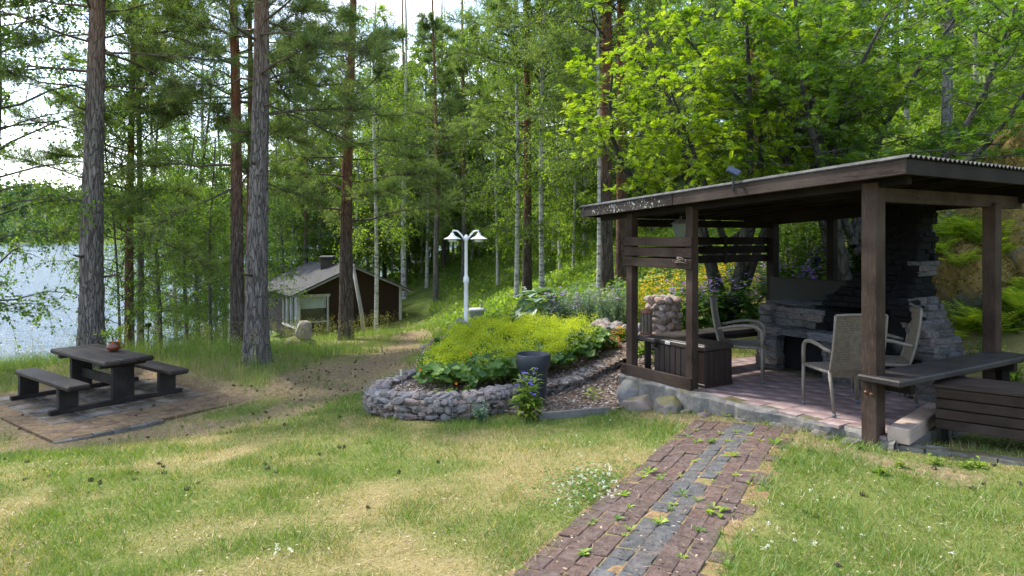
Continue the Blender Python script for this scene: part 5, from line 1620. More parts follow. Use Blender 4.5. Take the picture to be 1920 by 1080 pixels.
# ------------------------------------------------------------------ the two rowans behind the shelter
def limbs_from(rng, origin_pts, specs):
    """specs: (start index point, azimuth, elevation, length, curve up)"""
    out = []; Ls = []
    t = np.linspace(0, 1, 7)
    for o, az, el, L, up in specs:
        d = np.array([math.cos(az), math.sin(az)])
        P_ = np.zeros((7, 3)); P_[:] = o
        wob = rng.normal(0, .06 * L, 2)
        P_[:, 0] += d[0] * L * math.cos(el) * t + wob[0] * np.sin(t * PI)
        P_[:, 1] += d[1] * L * math.cos(el) * t + wob[1] * np.sin(t * PI)
        P_[:, 2] += L * math.sin(el) * t + up * L * t ** 2
        out.append(P_); Ls.append(L)
    return np.array(out), np.array(Ls)
def rowan(name, label, x, y, stems, seed, twigs, leaves, mats, Hs, sub=16, sublen=(.7, 1.7), Ls=(.13, .2), zoff=-.05, subel=(-.1, .6), substart=.28, n_pairs=6):
    rng = np.random.default_rng(seed)
    SP, SL = limbs_from(rng, None, stems)
    V0 = []; F0 = []; b = 0
    specs = []
    for k in range(len(SP)):
        r0 = .028 + .012 * SL[k]
        V, F = trunk_mesh([tuple(p) for p in SP[k]], [r0 * (1 - .75 * i / 6) for i in range(7)], 10, .08, seed + k, 0, 30)
        V0.append(V); F0.append(F + b); b += len(V)
        for j in range(sub):
            t = substart + (1 - substart) * (j + rng.random()) / sub
            o, T = sample_poly(SP[k:k + 1], np.array([0]), np.array([t]))
            az = j * 2.4 + rng.normal(0, .4)
            specs.append((o[0], az, rng.uniform(*subel), rng.uniform(*sublen) * (1.15 - .5 * t), rng.uniform(-.1, .15)))
    BP, BL = limbs_from(rng, None, specs)
    cr, br = rowan_crown(BP, BL, seed + 5, twigs, leaves, Ls, pairs=n_pairs)
    tr = np_mesh('trunk', np.concatenate(V0), np.concatenate(F0), smooth=True)
    return plant_tree(name, label, x, y, tr, cr, br, mats, zoff=zoff)
rowan('rowan_tree', 'bright yellow green sunlit rowan above the shelter roof', at(1362, 12.0), 12.0,
      [((0, 0, 0), .3, 1.45, 5.4, .05), ((.1, 0, 0), 1.6, 1.4, 5.6, .04), ((-.1, 0, 0), 3.0, 1.32, 5.4, .04), ((0, -.1, 0), 4.6, 1.3, 5.0, .05), ((.1, .1, 0), 5.6, 1.25, 5.0, .05), ((.05, .0, 1.2), .1, .98, 3.6, .1), ((-.05, 0, 1.2), 3.3, .98, 3.6, .1), ((-.05, -.05, 1.5), 4.0, .8, 2.8, .1), ((.05, -.05, 1.5), 5.9, .8, 2.8, .1)],
      301, 8, 6, (M_BARK_DARK, M_LIMB_G, M_ROWY), 4.6, sub=27, sublen=(.6, 1.35), Ls=(.10, .15), substart=.32, n_pairs=6)
rowan('rowan_tree', 'many stemmed green rowan with dark spreading limbs behind the shelter', at(1594, 10.9), 10.9,
      [((0, 0, 0), 3.3, 1.35, 4.6, .02), ((.1, 0, 0), .4, 1.42, 4.8, .02), ((0, .1, 0), 1.6, 1.4, 5.0, .02), ((-.05, 0, .8), 3.1, .88, 4.0, .12), ((.1, 0, .9), 6.1, .80, 4.4, .12), ((.1, 0, .9), 5.4, .95, 3.6, .12), ((0, 0, 1.2), 3.9, .98, 3.6, .1), ((.05, 0, 1.0), .2, 1.05, 4.4, .06), ((0, 0, 1.5), 2.7, 1.1, 4, .05)],
      302, 8, 7, (M_BARK_DARK, M_LIMB_G, M_ROWG), 5.5, sub=22, sublen=(.7, 1.6), Ls=(.10, .15), substart=.36, n_pairs=6)

# ------------------------------------------------------------------ the wood behind
sc1, sb1 = spruce_crown(51, 13, 130, 2.3, 26, 12, .14, .028)
sc2, sb2 = spruce_crown(52, 16, 140, 2.6, 26, 12, .15, .030)
tb_pine = bole(19, .17, (0, 0), .15, 61, 10, 0, 30); tb_birch = bole(16, .10, (.005, 0), .25, 62, 10, 0, 30); tb_spruce = bole(16, .15, (0, 0), .05, 63, 10, 0, 24, top=.05)
tb_spruce_s = bole(13, .12, (0, 0), .05, 64, 10, 0, 24, top=.05)
tb_pine.materials.append(M_BARK_MID); tb_birch.materials.append(M_BARK_BIRCH); tb_spruce.materials.append(M_BARK_GREY); tb_spruce_s.materials.append(M_BARK_GREY)
bcf1, bbf1 = broad_crown(24, 2.4, 15, 66, 2.4, 20, 10, .10, .085, (.55, .8), .35, .9)
bcf2, bbf2 = broad_crown(25, 1.0, 13, 66, 2.2, 20, 10, .10, .085, (.5, .8), .35, .8)
protos = {}
def wood_tree(kind, px, d, rot, s):
    x = at(px, d)
    z = Hz(x, d) - .1
    nm = {'p': 'pine_tree', 'b': 'birch_tree', 's': 'spruce_tree'}[kind[0]]
    look = {'pine': 'tall bare stemmed pine', 'pine2': 'low branched pine', 'birch': 'light green birch', 'birch2': 'bushy low leaved birch', 'spruce': 'dark young spruce', 'spruce2': 'tall dark spruce'}[kind]
    where = 'beyond the cabin' if px < 790 else 'behind the white lamp' if px < 930 else 'behind the white birches' if px < 1100 else 'behind the close pine pair' if px < 1200 else 'behind the sunlit rowan' if px < 1480 else 'behind the many stemmed rowan' if px < 1720 else 'on the hillside above the ferns'
    depth = 'at the front of the wood' if d < 32 else 'in the middle of the wood' if d < 50 else 'deep in the wood'
    lab = '%s %s, %s' % (look, where, depth)
    grp = 'wood: ' + lab
    M = Matrix.Translation((x, d, z)) @ Matrix.Rotation(rot, 4, 'Z') @ Matrix.Scale(s, 4)
    if kind not in protos:
        tr, cr, br, mats = {'pine': (tb_pine, pc_far, pb_far, PM), 'pine2': (tb_pine, pc_far2, pb_far2, PM), 'birch': (tb_birch, bcf1, bbf1, BM), 'birch2': (tb_birch, bcf2, bbf2, BM),
                            'spruce': (tb_spruce_s, sc1, sb1, (M_BARK_GREY, M_LIMB, M_SPRUCE)), 'spruce2': (tb_spruce, sc2, sb2, (M_BARK_GREY, M_LIMB, M_SPRUCE))}[kind]
        o = thing(nm, lab, 'tree', (0, 0, 0), grp)
        add('trunk', tr, mats[0], o); tag(add('branches', br, mats[1], o), kind='stuff'); tag(add('crown', cr, mats[2], o), kind='stuff')
        o.matrix_basis = M; WORLD[o.name] = M
        protos[kind] = o
    else:
        copy_tree(protos[kind], M, lab, grp)
rnd = random.Random(2024)
spots = [('birch', 933, 36, .8), ('birch', 952, 44, .9), ('pine', 817, 38, .95), ('pine2', 832, 46, 1.0), ('birch', 1037, 38, .85), ('pine', 1072, 36, .7), ('birch2', 1095, 30, .75), ('pine', 573, 42, .9),
         ('birch2', 1210, 30, .8), ('spruce', 1225, 26, .95), ('spruce', 1330, 25, .95), ('birch2', 1270, 29, .85), ('birch', 1887, 20, .9), ('birch2', 1700, 22, .8), ('birch2', 1500, 24, .85), ('spruce2', 1440, 29, 1.0), ('birch2', 1830, 17, .65), ('birch2', 1960, 15, .6), ('birch', 1050, 30, .9), ('birch2', 885, 45, .9), ('birch2', 790, 46, .9),
         ('birch2', 930, 47, .9), ('birch2', 760, 52, 1.0), ('spruce2', 720, 50, 1.0), ('birch2', 640, 50, 1.0), ('pine2', 690, 55, 1.0), ('pine2', 870, 40, .95), ('birch2', 1010, 46, 1.0), ('spruce', 1110, 40, 1.0), ('birch2', 850, 47, .9), ('birch2', 780, 50, .95), ('birch2', 735, 46, .9), ('birch', 905, 48, 1.0), ('birch2', 1075, 27, .68), ('birch2', 1130, 32, .8), ('birch2', 990, 33, .8), ('birch2', 870, 54, 1.1), ('birch2', 810, 52, 1.0), ('birch2', 545, 43, .8), ('birch2', 600, 44, .85), ('birch2', 670, 43, .85), ('birch', 1100, 31, .9), ('birch2', 1190, 34, .9), ('birch', 520, 44, 1.1), ('birch', 590, 47, 1.15), ('pine2', 620, 52, 1.1), ('birch', 650, 47, 1.1), ('birch', 710, 46, 1.1), ('pine2', 760, 45, 1.0), ('birch', 800, 42, 1.1), ('birch', 840, 48, 1.15), ('birch', 900, 46, 1.1), ('birch', 960, 52, 1.2), ('pine2', 540, 50, 1.05), ('birch', 490, 46, 1.1)]
for kind, px, d, s in spots:
    wood_tree(kind, px, d, rnd.uniform(0, 6.28), s * rnd.uniform(.95, 1.05))
kinds = ['birch2', 'pine', 'birch2', 'birch', 'pine2', 'spruce', 'birch2', 'birch']
for i in range(66):
    d = rnd.uniform(36, 78)
    px = rnd.uniform(560, 2150)
    if px < 900 and d < 45: d += 12
    wood_tree(kinds[i % 8], px, d, rnd.uniform(0, 6.28), rnd.uniform(.85, 1.2))
# grey trunk on the hillside to the right
plant_tree('aspen_tree', 'grey leaning aspen trunk on the hillside above the ferns', at(1775, 15), 15, bole(13, .13, (.03, 0), .2, 71, 14, 0, 50), bcf1, bbf1, (M_BARK_GREY, M_LIMB_G, M_BIRCH), rot=1.1, scale=.9)

# ------------------------------------------------------------------ far wooded shore
rng = np.random.default_rng(90)
nT = 2300
fx_ = rng.uniform(-760, 120, nT); fy_ = 655 + 190 * rng.random(nT) ** 1.3
fz_ = H(fx_, fy_)
th_ = rng.uniform(9, 19, nT)
per = 26
u = rng.random((nT, per)); ang = rng.uniform(0, 6.28, (nT, per))
rad_ = (th_[:, None] * .24) * np.sqrt(np.clip(1.05 - u, 0, 1)) * rng.uniform(.5, 1.1, (nT, per))
C = np.stack([fx_[:, None] + rad_ * np.cos(ang), fy_[:, None] + rad_ * np.sin(ang), fz_[:, None] + th_[:, None] * (.08 + .92 * u)], -1).reshape(-1, 3)
D = rng.normal(size=C.shape) + np.array([0, 0, -.4]); N = rng.normal(size=C.shape) + np.array([0, -.6, .8])
V, F = leaf_quads(C, D, N, rng.uniform(2.2, 4.2, len(C)), rng.uniform(1.8, 3.4, len(C)), .5)
M_FARF = m_leaf('far_wood', [(0, (.035, .08, .03)), (.5, (.075, .135, .045)), (1, (.13, .19, .06))], .3, objvar=0)
o = add('far_forest', np_mesh('far_forest', V, F, {'rnd': np.clip(np.repeat(rng.random(nT) * .6, per) + rng.random(nT * per) * .4, 0, 1)}), M_FARF)
tag(o, 'distant wooded shore across the lake', 'forest', kind='stuff')

# ------------------------------------------------------------------ lawn
rng = np.random.default_rng(5)
def blades(x, y, z, h, w, lean, rng, seg=1):
    n = len(x)
    a = rng.uniform(0, 6.28, n); b = rng.uniform(0, 6.28, n)
    base = np.stack([x, y, z], 1)
    S = np.stack([np.cos(a), np.sin(a), 0 * a], 1) * (w / 2)[:, None]
    Ld = np.stack([np.cos(b) * lean, np.sin(b) * lean, np.ones(n)], 1) * h[:, None]
    if seg == 1:
        V = np.stack([base - S, base + S, base + Ld], 1).reshape(-1, 3)
        k = np.arange(n) * 3
        return V, [np.stack([k, k + 1, k + 2], 1)]
    m = base + Ld * np.array([.4, .4, .62])
    tip = base + Ld * np.array([1.25, 1.25, .95])
    V = np.stack([base - S, base + S, m + S * .75, m - S * .75, tip], 1).reshape(-1, 3)
    k = np.arange(n) * 5
    return V, [np.stack([k, k + 1, k + 2, k + 3], 1), np.stack([k + 3, k + 2, k + 4], 1)]
Xs, Ys, Hs_, Ws = [], [], [], []
for y0, y1, dens, hh, ww in ((2.3, 3.8, 6200, .036, .0038), (3.8, 5.5, 4200, .038, .0048), (5.5, 8, 2300, .042, .0065), (8, 12, 1000, .05, .010), (12, 30, 130, .07, .018)):
    for _ in range(1):
        xm = .76 * y1 + 1.3
        n = int((2 * xm) * (y1 - y0) * dens)
        x = rng.uniform(-xm, xm, n); y = rng.uniform(y0, y1, n)
        k = ~(on_path(x, y, -.07 + .0) & (rng.random(n) > .0) | on_path(x, y, -.0) & (rng.random(n) > .35) | on_patio(x, y, -.06) | on_pad(x, y, .02) | bed_or_mulch(x, y) | in_poly(x, y, TALL_POLY))
        k &= ~((x > 3.5) & (y > 6.0 + .0 * x) & (y > 5.2 + .25 * (x - 3)))
        fo = forestness(x, y)
        k &= rng.random(n) > fo
        d = dryness(x, y); l = litter(x, y)
        clump = sstep(.25, .75, fbm(x * 5, y * 5, 44, 3))
        k &= rng.random(n) < (1 - .42 * d) * (1 - .86 * l) * (.55 + .9 * clump)
        x, y, d = x[k], y[k], d[k]
        h = hh * rng.uniform(.5, 1.5, len(x)) * (1.15 - .5 * d) * (.6 + .9 * sstep(.3, .7, fbm(x * 3.5, y * 3.5, 45, 3)))
        Xs.append(x); Ys.append(y); Hs_.append(h); Ws.append(np.full(len(x), ww) * rng.uniform(.7, 1.3, len(x)))
x = np.concatenate(Xs); y = np.concatenate(Ys); h = np.concatenate(Hs_); w = np.concatenate(Ws)
d = dryness(x, y)
V, F = blades(x, y, H(x, y) - .004, h, w, rng.uniform(.3, 1.3, len(x)), rng)
# 0..0.5 green blades, 0.5..1 straw blades
straw = rng.random(len(x)) < (.06 + .66 * d)
val = np.where(straw, .55 + .45 * rng.random(len(x)), .46 * np.clip(rng.random(len(x)) * .8 + .2 * fbm(x * 2, y * 2, 48), 0, 1))
# a mat of flattened dry thatch between the blades
nt = 90000
yt = 2.3 + 7.7 * rng.random(nt) ** 1.35; xt = rng.uniform(-1, 1, nt) * (.76 * yt + 1)
kt = ~(on_path(xt, yt, -.05) | on_patio(xt, yt, -.06) | on_pad(xt, yt, .02) | bed_or_mulch(xt, yt) | in_poly(xt, yt, TALL_POLY)) & (rng.random(nt) < .12 + .9 * dryness(xt, yt)) & (rng.random(nt) > .6 * litter(xt, yt)) & ~((xt > 3.5) & (yt > 5.2 + .25 * (xt - 3)) & (yt > 6))
xt, yt = xt[kt], yt[kt]; nt = len(xt)
Vt, Ft = blades(xt, yt, H(xt, yt) + .004, rng.uniform(.006, .016, nt), np.full(nt, .0035) * (.6 + .12 * yt), rng.uniform(2.5, 6.0, nt), rng)
F = [np.concatenate([F[0], Ft[0] + len(V)])]; V = np.concatenate([V, Vt])
val = np.r_[val, rng.uniform(.55, 1.0, nt)]
M_BLADE = m_leaf('lawn_blades', [(0, (.058, .125, .013)), (.25, (.105, .19, .02)), (.46, (.185, .25, .036)), (.54, (.235, .205, .07)), (.75, (.34, .27, .115)), (1, (.46, .38, .20))], .35, objvar=0, gloss=.04)
o = add('lawn_grass', np_mesh('lawn_grass', V, F, {'rnd': val}), M_BLADE)
tag(o, 'short patchy lawn grass, green with straw coloured spots', 'grass', kind='stuff')

# tall meadow grass along the shore
n = 150000
x = rng.uniform(-26, -2.9, n); y = 10 + 21 * rng.random(n) ** 1.7
k = in_poly(x, y, TALL_POLY) & (np.abs(x) < .82 * y + 1) & ~on_pad(x, y, .05)
cl = fbm(x * 1.3, y * 1.3, 52, 3)
k &= rng.random(n) < .35 + 1.0 * cl
x, y, cl = x[k], y[k], cl[k]
edge = sstep(10.8, 12.4, y + .2 * fbm(x, y, 3))
h = (.17 + .28 * cl) * rng.uniform(.45, 1.35, len(x)) * (.6 + .4 * edge) * (1 - .5 * sstep(13, 16, y) * sstep(-8, -5.5, x))
V, F = blades(x, y, H(x, y) - .02, h, rng.uniform(.004, .008, len(x)) * (1 + .05 * (y - 10)), rng.uniform(.2, 1.0, len(x)), rng, 2)
val = np.clip(.1 + .35 * rng.random(len(x)) + np.where(rng.random(len(x)) < .2, .3, 0), 0, 1)
M_TALL = m_leaf('meadow_blades', [(0, (.075, .15, .022)), (.3, (.135, .225, .035)), (.5, (.19, .26, .055)), (.75, (.30, .29, .11)), (1, (.42, .37, .19))], .42, objvar=0, gloss=.04)
o = add('meadow_grass', np_mesh('meadow_grass', V, F, {'rnd': np.r_[val, val]}), M_TALL)
tag(o, 'tall seeding meadow grass round the pines by the shore', 'grass', kind='stuff')
# fresh grass on the open slope between the cabin and the birches
ns_ = 90000
ys_ = 14.5 + 34 * rng.random(ns_) ** 1.3; xs_ = rng.uniform(-.30, .10, ns_) * ys_ + .3
ks_ = ~in_poly(xs_, ys_, TALL_POLY) & ~in_poly(xs_, ys_, BED_POLY) & ~((ys_ > 31) & (ys_ < 43) & (xs_ < -4.4)) & (litter(xs_, ys_) < .35) & (rng.random(ns_) < .15 + sstep(.3, .6, fbm(xs_ * .9, ys_ * .9, 57, 3)))
lawn_way = (np.abs(xs_ + 2.5) < .9) & (ys_ < 27)
ks_ &= ~(lawn_way & (rng.random(ns_) < .85))
xs_, ys_ = xs_[ks_], ys_[ks_]
Vg, Fg = blades(xs_, ys_, H(xs_, ys_) - .02, rng.uniform(.12, .38, len(xs_)), rng.uniform(.010, .018, len(xs_)) * (1 + .035 * (ys_ - 14)), rng.uniform(.2, .9, len(xs_)), rng, 2)
vg = np.clip(.1 + .45 * rng.random(len(xs_)), 0, 1)
tag(add('slope_grass', np_mesh('slope_grass', Vg, Fg, {'rnd': np.r_[vg, vg]}), M_TALL), 'fresh green grass on the open slope behind the lamp', 'grass', kind='stuff')
# feathery seed heads
n = 2600
i = rng.integers(0, len(x), n)
bx_ = x[i]; by_ = y[i]
zz = H(bx_, by_)
hh = rng.uniform(.35, .62, n)
top = np.stack([bx_, by_, zz + hh], 1)
C = (top[:, None] + rng.normal(0, .022, (n, 9, 3)) * np.array([1, 1, 2.4])).reshape(-1, 3)
V1, F1 = leaf_quads(C, rng.normal(size=C.shape) + np.array([0, 0, 1.5]), rng.normal(size=C.shape), .03, .008)
V2, F2 = needle_tris(np.stack([bx_, by_, zz], 1), np.stack([rng.normal(0, .05, n), rng.normal(0, .05, n), np.ones(n)], 1), hh * 1.05, .006, rng)
o = add('grass_seedheads', np_mesh('grass_seedheads', np.concatenate([V1, V2]), [F1, F2 + len(V1)], {'rnd': np.r_[rng.uniform(.55, 1, len(F1)), rng.uniform(.3, .8, len(F2))]}), M_TALL)
tag(o, 'pale feathery seed heads above the meadow grass', 'grass', kind='stuff')

# forest floor herbs on the slope
n = 190000
y = 13.4 + 46 * rng.random(n) ** 1.5
x = rng.uniform(-.28, .95, n) * y
k = (forestness(x, y) > .3 * rng.random(n)) & ~in_poly(x, y, TALL_POLY) & ~on_patio(x, y, .25) & ~in_poly(x, y, BED_POLY)
k &= ~((y > 31) & (x < -4.3) & (y < 43))
cl = fbm(x * .8, y * .8, 71, 4)
k &= rng.random(n) < sstep(.3, .6, cl) + .12
x, y, cl = x[k], y[k], cl[k]
hh = (.08 + .42 * cl) * rng.random(len(x)) ** .7
C = np.stack([x, y, H(x, y) + hh], 1)
D = rng.normal(size=C.shape) * np.array([1, 1, .5]) + np.array([0, 0, .25]); N = rng.normal(size=C.shape) * .6 + np.array([0, 0, 1])
s = rng.uniform(.05, .11, len(x)) * (1 + .025 * (y - 13))
V, F = leaf_quads(C, D, N, s * 1.3, s * .7)
M_HERB = m_leaf('wood_herbs', [(0, (.075, .15, .018)), (.5, (.15, .25, .028)), (.85, (.25, .34, .045)), (1, (.33, .36, .08))], .48, objvar=0)
o = add('forest_undergrowth', np_mesh('forest_undergrowth', V, F, {'rnd': np.clip(rng.random(len(x)) * .6 + .4 * cl, 0, 1)}), M_HERB)
tag(o, 'green herbs and low bushes covering the wooded slope', 'undergrowth', kind='stuff')

# ------------------------------------------------------------------ lady's mantle mass in the bed
MANT = [(-1.30, 9.2), (-1.05, 8.72), (-.6, 8.55), (-.1, 8.65), (.5, 9.25), (1.0, 9.65), (1.42, 10.1), (1.35, 10.9), (.9, 11.9), (.2, 12.4), (-.6, 12.3), (-1.15, 11.4), (-1.35, 10.2)]
def poly_pts(poly, n, rng):
    xs = [p[0] for p in poly]; ys = [p[1] for p in poly]
    x = rng.uniform(min(xs), max(xs), n * 3); y = rng.uniform(min(ys), max(ys), n * 3)
    k = in_poly(x, y, poly)
    return x[k][:n], y[k][:n]
def edge_dist(x, y, poly):
    d = np.full(np.shape(x), 99.0)
    for i in range(len(poly)):
        x0, y0 = poly[i]; x1, y1 = poly[(i + 1) % len(poly)]
        vx, vy = x1 - x0, y1 - y0
        t = np.clip(((x - x0) * vx + (y - y0) * vy) / (vx * vx + vy * vy), 0, 1)
        d = np.minimum(d, np.hypot(x - x0 - t * vx, y - y0 - t * vy))
    return d
_mr = np.random.default_rng(41)
_mx, _my = poly_pts(MANT, 400, _mr)
MCL = []
for _a, _b in zip(_mx, _my):      # separate plants, each a low dome
    if all((_a - c[0]) ** 2 + (_b - c[1]) ** 2 > .27 ** 2 for c in MCL):
        MCL.append((_a, _b, _mr.uniform(.24, .36), _mr.uniform(.19, .34)))
def mant_h(x, y):
    x = np.asarray(x); y = np.asarray(y); h = np.zeros(x.shape)
    for cx, cy, cr, ch in MCL:
        h = np.maximum(h, ch * np.sqrt(np.clip(1 - ((x - cx) ** 2 + (y - cy) ** 2) / cr ** 2, 0, 1)))
    return .05 + h * (.8 + .4 * vnoise(x * 9, y * 9, 81))
def disc_leaves(C, N, r, rng, lobes=8):
    """scalloped round leaves, slightly cupped"""
    N = unit(N); A = unit(np.cross(N, rng.normal(size=N.shape))); B = np.cross(N, A)
    n = len(C); m = lobes * 2
    r = np.broadcast_to(np.asarray(r, float), (n,))
    th = np.arange(m) * 2 * PI / m
    rr_ = np.where(np.arange(m) % 2 == 0, 1.0, .82); rr_[0] = .35
    ring = C[:, None] + (A[:, None] * np.cos(th)[None, :, None] + B[:, None] * np.sin(th)[None, :, None]) * (r[:, None] * rr_)[..., None] + N[:, None] * (r * .28)[:, None, None]
    V = np.concatenate([C[:, None], ring], 1).reshape(-1, 3)
    b = np.arange(n)[:, None] * (m + 1)
    j = np.arange(m)[None]
    F = np.stack([np.broadcast_to(b, (n, m)), b + 1 + j, b + 1 + (j + 1) % m], -1).reshape(-1, 3)
    return V, F, m
x, y = poly_pts(MANT, 5200, rng)
hh = mant_h(x, y) * (.35 + .65 * rng.random(len(x)) ** .5)
C = np.stack([x, y, bed_h(x, y) + hh], 1)
N = np.stack([rng.normal(0, .45, len(x)), rng.normal(-.35, .45, len(x)), np.ones(len(x))], 1)
V, F, m = disc_leaves(C, N, rng.uniform(.03, .08, len(x)), rng, 5)
M_MLEAF = m_leaf('mantle_leaves', [(0, (.045, .11, .025)), (.5, (.085, .175, .035)), (1, (.16, .25, .055))], .4, objvar=0)
o = add('mantle_leaves', np_mesh('mantle_leaves', V, F, {'rnd': np.repeat(rng.random(len(x)), m)}), M_MLEAF)
tag(o, 'scalloped green leaves filling the stone walled bed', 'plants', kind='stuff')
# frothy flower sprays
ns = 2300
x, y = poly_pts(MANT, ns * 2, rng)
k = rng.random(len(x)) < sstep(.05, .6, edge_dist(x, y, MANT) + .35 * fbm(x * 1.5, y * 1.5, 83) - .1) * sstep(8.7, 9.7, y) * (.15 + sstep(.38, .58, fbm(x * 3.4, y * 3.4, 86, 3)))
x, y = x[k][:ns], y[k][:ns]; ns = len(x)
top = np.stack([x, y, bed_h(x, y) + mant_h(x, y) * rng.uniform(.8, 1.45, ns) + .02], 1)
per = 34
C = (top[:, None] + rng.normal(0, 1, (ns, per, 3)) * np.array([.04, .04, .03])).reshape(-1, 3)
V1, F1 = leaf_quads(C, rng.normal(size=C.shape), rng.normal(size=C.shape) + np.array([0, 0, .6]), .018, .016, .5)
st = np.stack([x, y, bed_h(x, y)], 1)
V2, F2 = needle_tris(np.repeat(st, 1, 0), top - st, np.linalg.norm(top - st, axis=1), .005, rng)
M_FROTH = m_leaf('mantle_flowers', [(0, (.22, .31, .02)), (.5, (.38, .45, .025)), (1, (.54, .56, .04))], .45, objvar=0)
o = add('mantle_flowers', np_mesh('mantle_flowers', np.concatenate([V1, V2]), [F1, F2 + len(V1)], {'rnd': np.r_[np.clip(np.repeat(rng.random(ns) * .6, per) + .4 * rng.random(len(F1)), 0, 1), np.zeros(len(F2))]}), M_FROTH)
tag(o, 'frothy yellow green flowers covering the walled bed', 'flowers', kind='stuff')

# ------------------------------------------------------------------ single plants
M_GREEN = m_leaf('plant_green', [(0, (.05, .12, .02)), (.5, (.10, .20, .03)), (1, (.18, .28, .05))], .4)
M_LIME = m_leaf('plant_lime', [(0, (.12, .22, .025)), (.5, (.20, .31, .035)), (1, (.30, .38, .06))], .45)
M_BLUEG = m_leaf('plant_bluegreen', [(0, (.07, .14, .075)), (.5, (.12, .21, .12)), (1, (.20, .30, .18))], .3, gloss=.1)
M_DEEP = m_leaf('plant_deep', [(0, (.05, .13, .028)), (.5, (.095, .20, .042)), (1, (.16, .27, .065))], .42)
def flat_mat(name, col, trans=.25):
    return m_leaf(name, [(0, [c * .75 for c in col]), (1, [min(1, c * 1.2) for c in col])], trans, objvar=.1)
M_PURP = flat_mat('petal_purple', (.34, .18, .62)); M_BLUE = flat_mat('petal_blue', (.17, .13, .68)); M_YEL = flat_mat('petal_yellow', (.72, .50, .02)); M_ORA = flat_mat('petal_orange', (.75, .17, .015)); M_PWHITE = flat_mat('petal_white', (.72, .72, .66)); M_MAUVE = flat_mat('petal_mauve', (.50, .32, .68))
def stem_plant(name, label, x, y, z, nst, hgt, spread, leaf, nleaf, mat, rng, flower=None, nfl=0, fsize=.02, cat='plant', group=None, droop=.3, up=.5, from_z=.12, fl_at=.9, fl_spread=.04, fl_len=.15):
    """upright stems with lance leaves along them and flowers at the tips"""
    o = thing(name, label, cat, (x, y, z), group)
    t = np.linspace(0, 1, 6)
    az = rng.uniform(0, 6.28, nst); hs = hgt * rng.uniform(.65, 1.1, nst); sp = spread * rng.uniform(.2, 1, nst)
    P_ = np.stack([x + np.cos(az)[:, None] * sp[:, None] * (.15 + .85 * t ** 1.5), y + np.sin(az)[:, None] * sp[:, None] * (.15 + .85 * t ** 1.5), z - .02 + hs[:, None] * t - .08 * hs[:, None] * t ** 3], -1)
    V, F = tubes_np(P_, np.tile(np.linspace(.006, .0025, 6) * max(.7, hgt), (nst, 1)), 4)
    tag(add('stems', np_mesh('stems', V, F, {'rnd': np.full(len(F), .4)}, True), mat, o), kind='stuff')
    k = nst * nleaf
    bi = np.repeat(np.arange(nst), nleaf); tt_ = from_z + (1 - from_z) * rng.random(k)
    S, T = sample_poly(P_, bi, tt_)
    a2 = rng.uniform(0, 6.28, k)
    D = np.stack([np.cos(a2), np.sin(a2), np.full(k, up)], 1) + rng.normal(0, .15, (k, 3))
    L = leaf[0] * rng.uniform(.6, 1.2, k) * (1.15 - .6 * tt_); W = L * leaf[1]
    D = unit(D)
    m_ = S + D * (L * .55)[:, None]
    Sd = unit(np.cross(D, np.array([0, 0, 1.])))
    tip = S + D * L[:, None] - np.array([0, 0, 1.]) * (L * droop)[:, None]
    V = np.stack([S, m_ + Sd * (W / 2)[:, None], tip, m_ - Sd * (W / 2)[:, None], m_ - np.array([0, 0, 1.]) * (W * .15)[:, None]], 1).reshape(-1, 3)
    b = np.arange(k) * 5
    F = np.concatenate([np.stack([b, b + 1, b + 4], 1), np.stack([b + 1, b + 2, b + 4], 1), np.stack([b + 2, b + 3, b + 4], 1), np.stack([b + 3, b, b + 4], 1)])
    tag(add('leaves', np_mesh('leaves', V, F, {'rnd': np.tile(rng.random(k), 4)}), mat, o), kind='stuff')
    if flower is not None and nfl:
        sel = rng.choice(nst, max(1, int(nst * .75)), False)
        S, T = sample_poly(P_, np.repeat(sel, nfl), np.full(len(sel) * nfl, .985))
        kk = len(S)
        C = S + rng.normal(0, fl_spread, (kk, 3)) * np.array([1, 1, .4]); C[:, 2] += rng.uniform(-fl_len, .01, kk)
        Vs = []; Fs = []; bb = 0
        for q in range(5):
            a3 = q * 1.2566 + rng.random(kk)
            D = np.stack([np.cos(a3), np.sin(a3), np.full(kk, .35)], 1) + rng.normal(0, .2, (kk, 3))
            V, F = leaf_quads(C, D, np.tile([[0, -.3, 1.]], (kk, 1)) + rng.normal(0, .3, (kk, 3)), fsize, fsize * .75, .6)
            Vs.append(V); Fs.append(F + bb); bb += len(V)
        tag(add('flowers', np_mesh('flowers', np.concatenate(Vs), np.concatenate(Fs), {'rnd': np.tile(rng.random(kk), 5)}), flower, o), kind='stuff')
    return o
def gz_(x, y): return Hz(x, y)
def bz_(x, y): return float(bed_h(x, y)[0])
# in front of the planter and the wall
q = P(990, 770, 7.85)
stem_plant('flowering_plant', 'lime green leafy plant with blue flower tips before the dark planter', q.x, 7.72, gz_(q.x, 7.72), 11, .60, .26, (.22, .26), 17, M_LIME, rng, M_BLUE, 2, .026, fl_spread=.03, fl_len=.06)
q = P(903, 775, 7.6)
stem_plant('leafy_plant', 'low blue green bush at the foot of the stone wall', q.x, 7.62, gz_(q.x, 7.62), 16, .28, .17, (.10, .3), 9, M_BLUEG, rng)
q = P(1110, 745, 8.5)
stem_plant('leafy_plant', 'single pale broad leaf seedling in the gravel strip', q.x, q.y, gz_(q.x, q.y) + .05, 3, .2, .05, (.18, .38), 3, M_LIME, rng)
for px, py, d in ((815, 728, 8.3), (845, 728, 8.4), (880, 726, 8.5)):
    q = P(px, py, d)
    stem_plant('leafy_plant', 'small yellow green grassy tuft in the bed mulch', q.x, q.y, bz_(q.x, q.y), 14, .14, .1, (.10, .14), 4, M_LIME, rng, group='grassy tufts in the bed mulch')
